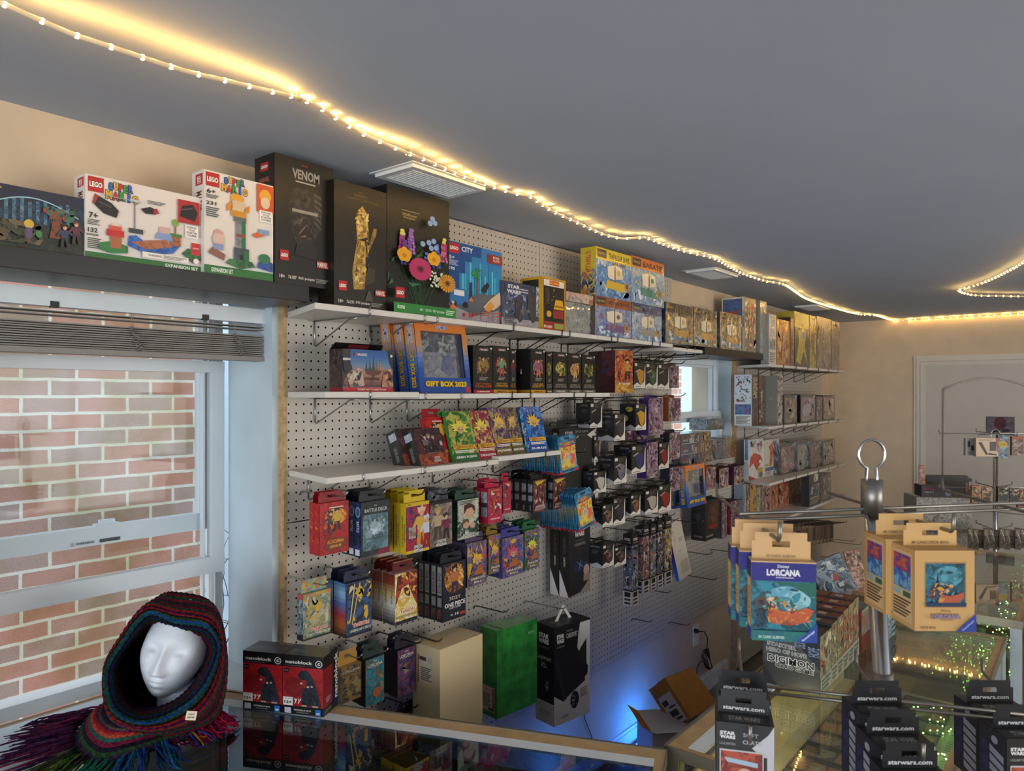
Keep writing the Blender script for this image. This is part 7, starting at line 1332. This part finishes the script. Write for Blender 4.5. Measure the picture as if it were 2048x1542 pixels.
La = rope('rope_light', 'long warm rope light running under the ceiling along the product wall and far wall', main + far1, .05)
lp = [(2120, 470), (2085, 495), (2048, 524), (2015, 543), (1980, 560), (1950, 571), (1922, 579), (1918, 582), (1930, 587), (1955, 591), (2000, 592), (2048, 593), (2120, 596)]
Lb = rope('rope_light', 'shorter warm rope light looping back at the right edge of the ceiling', [onZ(x, y, CEIL - .022) for x, y in lp], .05)
for n_, (px, py) in enumerate(((600, 197), (815, 306), (1290, 476), (1570, 570))):
    m = MB(); m.box(-.005, -.003, -.024, .005, .003, 0); cl = m.build('rope_clip', 'clear'); p = onZ(px, py, CEIL - .02); cl.location = (p.x, p.y, CEIL - .0006); tag(cl, 'clear clip holding the light rope to the ceiling, %s from the left' % _OR[n_], 'clip', 'rope light clips')
# the rope's own light, spread along its length
for i in range(4, len(La) - 4, 6):
    p = La[i]; point('rope_light_glow', (p.x, p.y, p.z + .006), .085 if p.y < 6.7 else .16, (1, .52, .11), .006)
for i in range(4, len(Lb), 8): point('rope_light_glow', (Lb[i].x, Lb[i].y, Lb[i].z - .006), .12, (1, .52, .11), .006)

# ================================================================== spinner rack in front
SA = 38.6
M['rod'] = plain('satin_steel_rod', '#8c8780', .42, .9, var=.06)
def crate(label, px, py, t, W, D, H, base, front, side, tabh, tabc, tabops=(), name='deck_box', mat='g', cat='deck box', top=(), rz=SA, right=()):
    c = at(px, py, t); q = R_(rz); ox, oy = W / 2, D * .55
    x = c.x - (ox * math.cos(q) - oy * math.sin(q)); y = c.y - (ox * math.sin(q) + oy * math.cos(q))
    return carton(name, label, cat, (x, y, c.z - H - tabh * .55), W, D, H, base, front, side, top, right, mat=mat, rz=rz, tabh=tabh, tabc=tabc, tabops=tabops)
ptop = at(1743, 985, 1.10); plow = at(1766, 1402, 1.105); dpl = (plow - ptop) / (plow.z - ptop.z)
base = ptop + dpl * (0 - ptop.z)
sp = empty('spinner_rack', (base.x, base.y, 0)); tag(sp, 'chrome spinner rack in the foreground with hanging card accessories', 'display rack')
rl = lambda p: Vector(p) - Vector((base.x, base.y, 0))
m = MB(); m.tube([rl(base + Vector((0, 0, .02))), rl(ptop)], .0125, 24); m.build('pole', 'chrome', sp)
for z in (1.61, 1.317):
    p = ptop + dpl * (z - ptop.z); m = MB(); m.tube([rl(p + Vector((0, 0, -.022))), rl(p + Vector((0, 0, .030)))], .0155, 24); m.build('collar', 'rod', sp)
m = MB(); c = rl(ptop) + Vector((0, 0, .058)); rt = Vector((_c, _s, 0))
m.tube([rl(ptop) + rt * .008 + Vector((0, 0, -.004)), rl(ptop) + rt * .009 + Vector((0, 0, .012))] + [c + rt * (.020 * math.sin(a)) + Vector((0, 0, -.022 * math.cos(a))) for a in [.35 + i * (2 * math.pi - .7) / 20 for i in range(21)]] + [rl(ptop) - rt * .009 + Vector((0, 0, .012)), rl(ptop) - rt * .008 + Vector((0, 0, -.004))], .0022, 8); m.build('carry_ring', 'chrome', sp)
m = MB(); m.tube([(0, 0, 0), (0, 0, .02)], .19, 40); m.build('base_plate', 'chrome', sp)
def rods(z, left, right, pegs, nm_):
    a, b = onZ(*left, z), onZ(*right, z); up = Vector((0, 0, .006))
    m = MB(); dv = (b - a).normalized(); b = b + dv * .03
    m.tube([rl(a + up), rl(b + up)], .0026, 10); m.tube([rl(a - up * .6), rl(b - up * .6)], .0026, 10); m.build('cross_bar', 'rod', sp)
    for k_, (bk, frn) in enumerate(pegs):
        p, q = onZ(*bk, z), (onZ(*frn, z) if len(frn) == 2 else at(*frn)); m = MB()
        d_ = (q - p).normalized()
        m.tube([rl(p - d_ * .002 + Vector((0, 0, .022))), rl(p + Vector((0, 0, .004))), rl(p + d_ * .006), rl(q - d_ * .004), rl(q + Vector((0, 0, .004))), rl(q + d_ * .002 + Vector((0, 0, .024)))], .0026, 10); m.build('peg', 'rod', sp)
rods(1.59, (1478, 1036), (2070, 1012), (((1434, 992), (1559, 1082)), ((1656, 985), (1906, 1064)), ((1885, 980), (2130, 1045))), 'u')
rods(1.313, (1493, 1376), (2048, 1438), (((1478, 1302), (1500, 1487)), ((1712, 1328), (1846, 1524)), ((1965, 1345), (2120, 1500))), 'l')
slf = [('r', 0, 0, 1, 1, '#c9a676'), ('r', 0, 0, 1, .75, '#1d5a64', '#2a7a8a', '#16424e'), ('r', .0, .75, 1, .985, '#1f1c6a', '#241f74'), T('Disney', .5, .935, .05, '#d0ccd8', .18), T('LORCANA', .5, .86, .085, '#d8d4dc', .52, '#141040', b=.05), ('L', .38, .785, .66, .81, 1, '#a8a4c0'), ('e', .56, .52, .36, .17, '#8ab4bc', '#5a94a4'), ('p', [(.3, .74), (1, .74), (1, .5), (.8, .62), (.6, .70)], '#1c5a4c'), ('p', [(.28, .35), (.3, .66), (.34, .35)], '#3a2c3a'), ('p', [(.05, .5), (.2, .62), (.3, .4), (.16, .3)], '#5a3c34', '#3a3a44'), ('x', .02, .16, .98, .72, 46, ['#2a7a8a', '#164450', '#6aa4ac', '#1c5a4c', '#3a8a94'], 401, .06), ('x', .2, .34, .7, .56, 34, ['#a83030', '#c0b09a', '#4a7a34', '#c08a3a', '#5a2c34', '#2c3a44'], 402, .05), ('p', [(.22, .30), (.3, .42), (.6, .36), (.84, .44), (.96, .40), (.86, .26), (.6, .20), (.34, .22)], '#b0502c', '#c08a3a', '#8a3a24'), ('x', .25, .22, .9, .42, 24, ['#c08a3a', '#d06a34', '#7a3424', '#a84c30'], 403, .05), ('x', 0, .14, .25, .5, 18, ['#24384a', '#2c4c5c', '#1c2c3a'], 404, .07), ('r', 0, 0, 1, .13, '#1a6a5c', '#1d5a6a'), T('50 CARD SLEEVES', .3, .05, .035, '#b8d0c4', .4), ('p', [(.68, 0), (1, 0), (1, .24)], '#1c3a8a'), T('Ravensburger', .88, .09, .03, '#c8ccdc', .26, rot=0)]
slf = [o if not (o[0] == 't' and o[1] == 'Ravensburger') else T('Ravensburger', .87, .085, .045, '#c8ccdc', .20, rot=42) for o in slf]
sls = [('r', 0, 0, 1, 1, '#b09468'), ('r', .25, .1, .8, .75, '#c8a878'), ('r', 0, .78, 1, 1, '#1f1c6a'), ('r', 0, 0, 1, .14, '#1c3a8a'), T('CARD SLEEVES', .5, .45, .3, '#7a6444', .4, rot=-90)]
tc = '#c99e6a'
for k, (px, py, t) in enumerate(((1562, 1089, .925), (1536, 1070, .962), (1518, 1062, .995))):
    crate('tan and blue card sleeve pack with seascape, %s on the spinner peg' % ('frontmost', 'middle', 'rearmost')[k], px, py, t, .078, .026, .0985, '#c9a676', slf, sls, .034, tc, [T('50 CARD SLEEVES', .5, .12, .10, '#7a5c38', .5)], name='sleeve_pack', cat='card sleeves', mat='m', rz=30)
dbf = [('r', 0, 0, 1, 1, '#bd9258'), ('r', .16, .29, .86, .86, '#9a7442'), ('r', .18, .31, .84, .84, '#1d4a58', '#2a6a7a', '#18343f'), ('e', .56, .68, .24, .13, '#4a8c98', '#3a7480'), ('p', [(.34, .5), (.38, .74), (.42, .5)], '#2c2434'), ('p', [(.22, .44), (.3, .62), (.38, .5), (.34, .36)], '#7a4a44', '#3a3440'), ('x', .19, .33, .83, .83, 40, ['#2a6a7a', '#18343f', '#5a94a0', '#1c4a44'], 405, .045), ('x', .30, .40, .62, .60, 30, ['#a83030', '#c0a088', '#4a7a34', '#c08a3a', '#5a2c34'], 406, .04), ('p', [(.36, .36), (.42, .46), (.6, .44), (.8, .49), (.8, .42), (.7, .35)], '#a84c30', '#c08a34', '#7a3424'), ('r', .18, .31, .84, .36, '#1a2c4a'), T('Disney', .5, .255, .03, '#6a4c40', .16), T('LORCANA', .5, .19, .055, '#8a7484', .48, '#5a4a64', b=.04), ('L', .4, .135, .62, .15, 1, '#8a6c48'), T('DECK BOX', .2, .05, .028, '#4a3420', .26), ('p', [(.66, 0), (1, 0), (1, .23)], '#1c3484'), T('Ravensburger', .87, .08, .045, '#9aa4cc', .19, rot=42)]
dbs = [('r', 0, 0, 1, 1, '#bd9258'), ('r', .1, .06, .9, .94, '#c9a878'), ('r', .14, .68, .86, .90, '#a83a3c', '#4a3a8a', '#c0602c'), ('r', .14, .46, .86, .68, '#6a9ac0', '#2a5aa0', '#3a5a50'), ('r', .14, .37, .45, .44, '#8aa4a8'), ('r', .55, .37, .86, .44, '#2c5a4a'), ('L', .14, .1, .86, .34, 6, '#5a4630')]
for k, (px, py, t) in enumerate(((1860, 1066, .972), (1802, 1046, 1.03))):
    crate('tan deck box with boat picture on the spinner rack, ' + ('front one' if k == 0 else 'the one behind'), px, py, t, .077, .060, .104, '#bd9258', dbf, dbs, .030, '#c99e62', [T('80 CARD DECK BOX', .5, .14, .12, '#6a4c2c', .7)], cat='deck box', mat='m')
scf = [('r', 0, 0, 1, 1, '#232222'), ('p', [(1, 1), (1, 0), (.88, 0), (.88, .86)], '#b8b4b8'), ('p', [(.62, .70), (1, .95), (1, .6), (.8, .6)], '#b8b4b8')] + sw(.2, .84, .045, .27, '#d8d4d0') + [T('UNLIMITED', .2, .73, .03, '#8a8682', .28), T('SOFT', .6, .86, .05, '#a8a4a0', .26), T('CRATE', .62, .77, .05, '#a8a4a0', .32), ('r', .06, 0, .82, .66, '#b8b4b0'), ('r', .08, 0, .80, .64, '#7a2c24', '#a84a34', '#5a1c1c'), ('p', [(.14, .56), (.72, .52), (.72, .46), (.2, .50)], '#9ab0c0'), ('e', .5, .34, .14, .10, '#c09a80'), ('r', .38, .05, .62, .26, '#c0bab4')]
scs = [('r', 0, 0, 1, 1, '#22212a'), ('r', .1, .1, .34, .8, '#2c2c5a', '#1c1c3a')] + [('p', [(.42, .1 + .12 * i), (.92, .04 + .12 * i), (.92, .13 + .12 * i), (.42, .19 + .12 * i)], '#8a8a96') for i in range(6)] + [('e', .6, .88, .12, .05, '#8a8a90')]
sct = [('r', 0, 0, 1, 1, '#1c1b1b'), T('UNLIMITED', .5, .45, .10, '#6a6762', .7), T('STAR WARS', .5, .65, .14, '#9a9690', .6)]
tbo = [T('starwars.com', .5, .22, .15, '#cfccc8', .8)]
for k, (px, py, t, lb) in enumerate(((1487, 1402, 1.0, 'black and white soft crate box with red picture, left on the lower spinner level'), (1485, 1362, 1.07, 'black soft crate box right behind the left one'),
        (1820, 1508, .90, 'black deck box nearest the camera at the bottom of the spinner'), (1786, 1441, .955, 'black deck box second from the camera at the bottom of the spinner'), (1754, 1382, 1.01, 'black deck box third from the camera, partly behind the pole'),
        (1980, 1380, 1.07, 'black crate box at the lower right of the spinner'), (2036, 1430, 1.0, 'black crate box cut off by the right picture edge'))):
    crate(lb, px, py, t, .074, .058, .105, '#1f1e20', scf, scs, .032, '#1c1c1f', tbo, cat='deck box', top=[('r', 0, 0, 1, 1, '#1c1b1b'), T('STAR WARS', .5, .25, .2, '#9a9690', .55), T('UNLIMITED', .5, .10, .08, '#5a5752', .6)], right=[('r', 0, 0, 1, 1, '#2a292c')], rz=SA - (14 if k < 2 else 0))

# ================================================================== far spinner and the goods at the back right
c = at(1991, 890, 4.45); bx, by = c.x, c.y
s2 = empty('spinner_rack', (bx, by, 0)); tag(s2, 'farther chrome spinner rack in front of the door', 'display rack')
m = MB(); m.tube([(0, 0, .02), (0, 0, c.z + .02)], .0135, 16); m.build('pole', 'chrome', s2)
m = MB(); m.tube([(0, 0, 0), (0, 0, .02)], .2, 32); m.build('base_plate', 'chrome', s2)
m = MB(); m.tube([rt * (.03 * math.sin(a)) + Vector((0, 0, c.z + .06 - .035 * math.cos(a))) for a in [i * .3142 for i in range(21)]], .003, 6); m.build('carry_ring', 'chrome', s2)
def arm(z, ang, L): m = MB(); q = R_(ang); m.tube([(-L * math.cos(q), -L * math.sin(q), z + .02), (-L * math.cos(q), -L * math.sin(q), z), (L * math.cos(q), L * math.sin(q), z), (L * math.cos(q), L * math.sin(q), z + .02)], .0032, 6); m.build('peg', 'wire', s2)
za_ = at(1991, 867, 4.45).z; zb2 = at(1991, 975, 4.45).z; zc2 = at(1991, 1060, 4.45).z
for z in (za_, zb2, zc2):
    for a in (37, 75, 120): arm(z, a, .34 if a == 37 else .25)
def hang(label, px, py, px2, py2, t, base, ops, mat='g', D=.02, rz=37, side=()):
    a = at(px, py2, t); b = at(px2, py2, t); h = (py2 - py) * t / FPX
    return carton('accessory_pack', label, 'accessory pack', (a.x, a.y, a.z), (b - a).length, D, h, base, ops, side, mat=mat, rz=rz)
hang('white accessory pack showing an open black album on the far spinner', 1952, 876, 1995, 913, 4.3, '#c0a488', [('r', 0, 0, 1, 1, '#c9a98c'), ('p', [(.1, .75), (.25, .8), (.55, .12), (.45, .08)], '#22201c'), ('p', [(.5, .1), (.6, .2), (.95, .12), (.92, .06)], '#22201c'), ('r', .62, .3, .92, .8, '#3a3a36'), ('p', [(.88, 1), (1, 1), (1, .2), (.96, .3)], '#b8402c'), ('L', .1, .85, .8, .95, 2, '#9a7a60')], side=[('r', 0, 0, 1, 1, '#8a8a86')])
hang('grey accessory pack with small album pictures on the far spinner', 1931, 877, 1951, 911, 4.35, '#8a8a86', [('r', 0, 0, 1, 1, '#8d8c88'), ('r', .2, .5, .45, .85, '#1c1c1c'), ('r', .55, .3, .85, .6, '#1c1c1c'), ('L', .2, .05, .8, .2, 2, '#5a5a58')])
hang('blue grey comic-style pack with a yellow burst on the far spinner', 1996, 870, 2017, 917, 4.3, '#4a5a64', [('r', 0, 0, 1, 1, '#5a6a74', '#8a9aa0', '#24303a'), ('e', .45, .6, .42, .14, '#b8a020'), T('POWER', .45, .6, .08, '#7a3a1c', .6)])
hang('orange-topped pack at the right edge on the far spinner', 2024, 873, 2047, 911, 4.35, '#7a5a4a', [('r', 0, 0, 1, 1, '#6a4a44', '#a89080', '#3a2a2a'), ('r', 0, .85, 1, 1, '#a04a24')])
# middle level boxes
for i, (a, b, t_, b_, c_, lb) in enumerate(((1944, 1962, 971, 1008, '#a8601c', 'orange and black accessory pack left of the pole'), (1964, 1983, 974, 1008, '#b0741c', 'orange accessory pack beside the pole'), (1996, 2018, 973, 1003, '#2a2a26', 'black accessory pack right of the pole'), (2020, 2040, 976, 1004, '#23222a', 'dark accessory pack farther right'), (2036, 2060, 980, 1015, '#a8401c', 'orange-red accessory pack at the right edge, middle level'))):
    hang(lb + ' on the far spinner middle level', a, t_, b, b_, 4.3 + .03 * i, c_, [('r', 0, 0, 1, 1, c_, '#3a2a20', '#8a7a5a'), ('r', .15, .1, .85, .4, '#1c1a1a'), ('x', .1, .4, .9, .95, 8, ['#c08a2c', '#2a2420', '#b0a894'], i, .25)])
for i in range(11):
    a = 1936 + i * 10.5
    hang('dark bagged card pack on the far spinner lower level, %s from the left' % _OR[i], a, 1056 + (i % 3) * 2, a + 9, 1096 + (i % 2) * 3, 4.25 + .02 * (i % 3), '#3a3028', [('r', 0, 0, 1, 1, '#3a3028', '#6a5844', '#1f1a18'), ('r', .1, .7, .9, .95, '#7a6a54')], mat='w', rz=15)
# clear cabinet with books on it
tcab = 4.7
def backbox(name, label, cat, px, py, px2, py2, t, D, base, ops=(), mat='g', rz=30, side=(), top=()):
    a = at(px, py2, t); b = at(px2, py2, t); h = (py2 - py) * t / FPX
    return carton(name, label, cat, (a.x, a.y, a.z), (b - a).length, D, h, base, ops, side, top, mat=mat, rz=rz)
backbox('acrylic_cabinet', 'clear acrylic cabinet with pale packs inside at the back', 'cabinet', 1833, 994, 1935, 1270, tcab, .22, '#8d877c', [('r', 0, .5, 1, 1, '#8a847a', '#a8a298', '#6a645c'), ('r', .02, .75, .98, .76, '#5a564e'), ('x', .05, .78, .95, .98, 12, ['#a8a096', '#7a5a50', '#8a867c'], 3, .08)], mat='s')
backbox('display_box', 'dark purple open display box with a header card on the acrylic cabinet', 'display box', 1843, 971, 1900, 993.5, tcab - .04, .12, '#241c24', [('r', 0, 0, 1, 1, '#241a2a', '#3c2430', '#1a1420'), T('BATTLE', .25, .7, .2, '#8a3440', .35), T('SPIRITS', .25, .42, .16, '#a098a0', .3), ('e', .86, .4, .1, .3, '#6a7a8a')])
backbox('header_card', 'upright red patterned header card above the dark display box', 'card', 1838, 930, 1850, 969, tcab, .006, '#8a5a44', [('r', 0, 0, 1, 1, '#8a5a44', '#b08a70', '#6a2420')])
backbox('book_box', 'large black box standing on edge at the back', 'box', 1852, 951, 1930, 993.5, tcab + .16, .05, '#171413', [('r', 0, 0, 1, 1, '#17130f', '#1f1a17')], top=[('r', 0, 0, 1, 1, '#2a2024')])
backbox('book_box', 'narrow dark blue box with white labels beside the large black box', 'box', 1930.5, 957, 1943, 1000, tcab + .12, .10, '#1c2038', [('r', 0, 0, 1, 1, '#1c2038', '#2a1c24'), ('r', .55, .5, .95, .85, '#a89a8c'), ('r', .05, .4, .35, .8, '#8a5a4a')])
m = MB(); m.box(1.0, 5.6, 0, 2.0, 5.63, .02) if False else None
# tables under the back goods
struct_ = None
q = at(1990, 1115, 4.6)
m = MB(); m.box(1.30, 4.16, .0, 1.60, 5.0, .78); o = m.build('storage_counter', 'wood'); tag(o, 'low wooden counter behind the showcases, under the far spinner', 'counter')
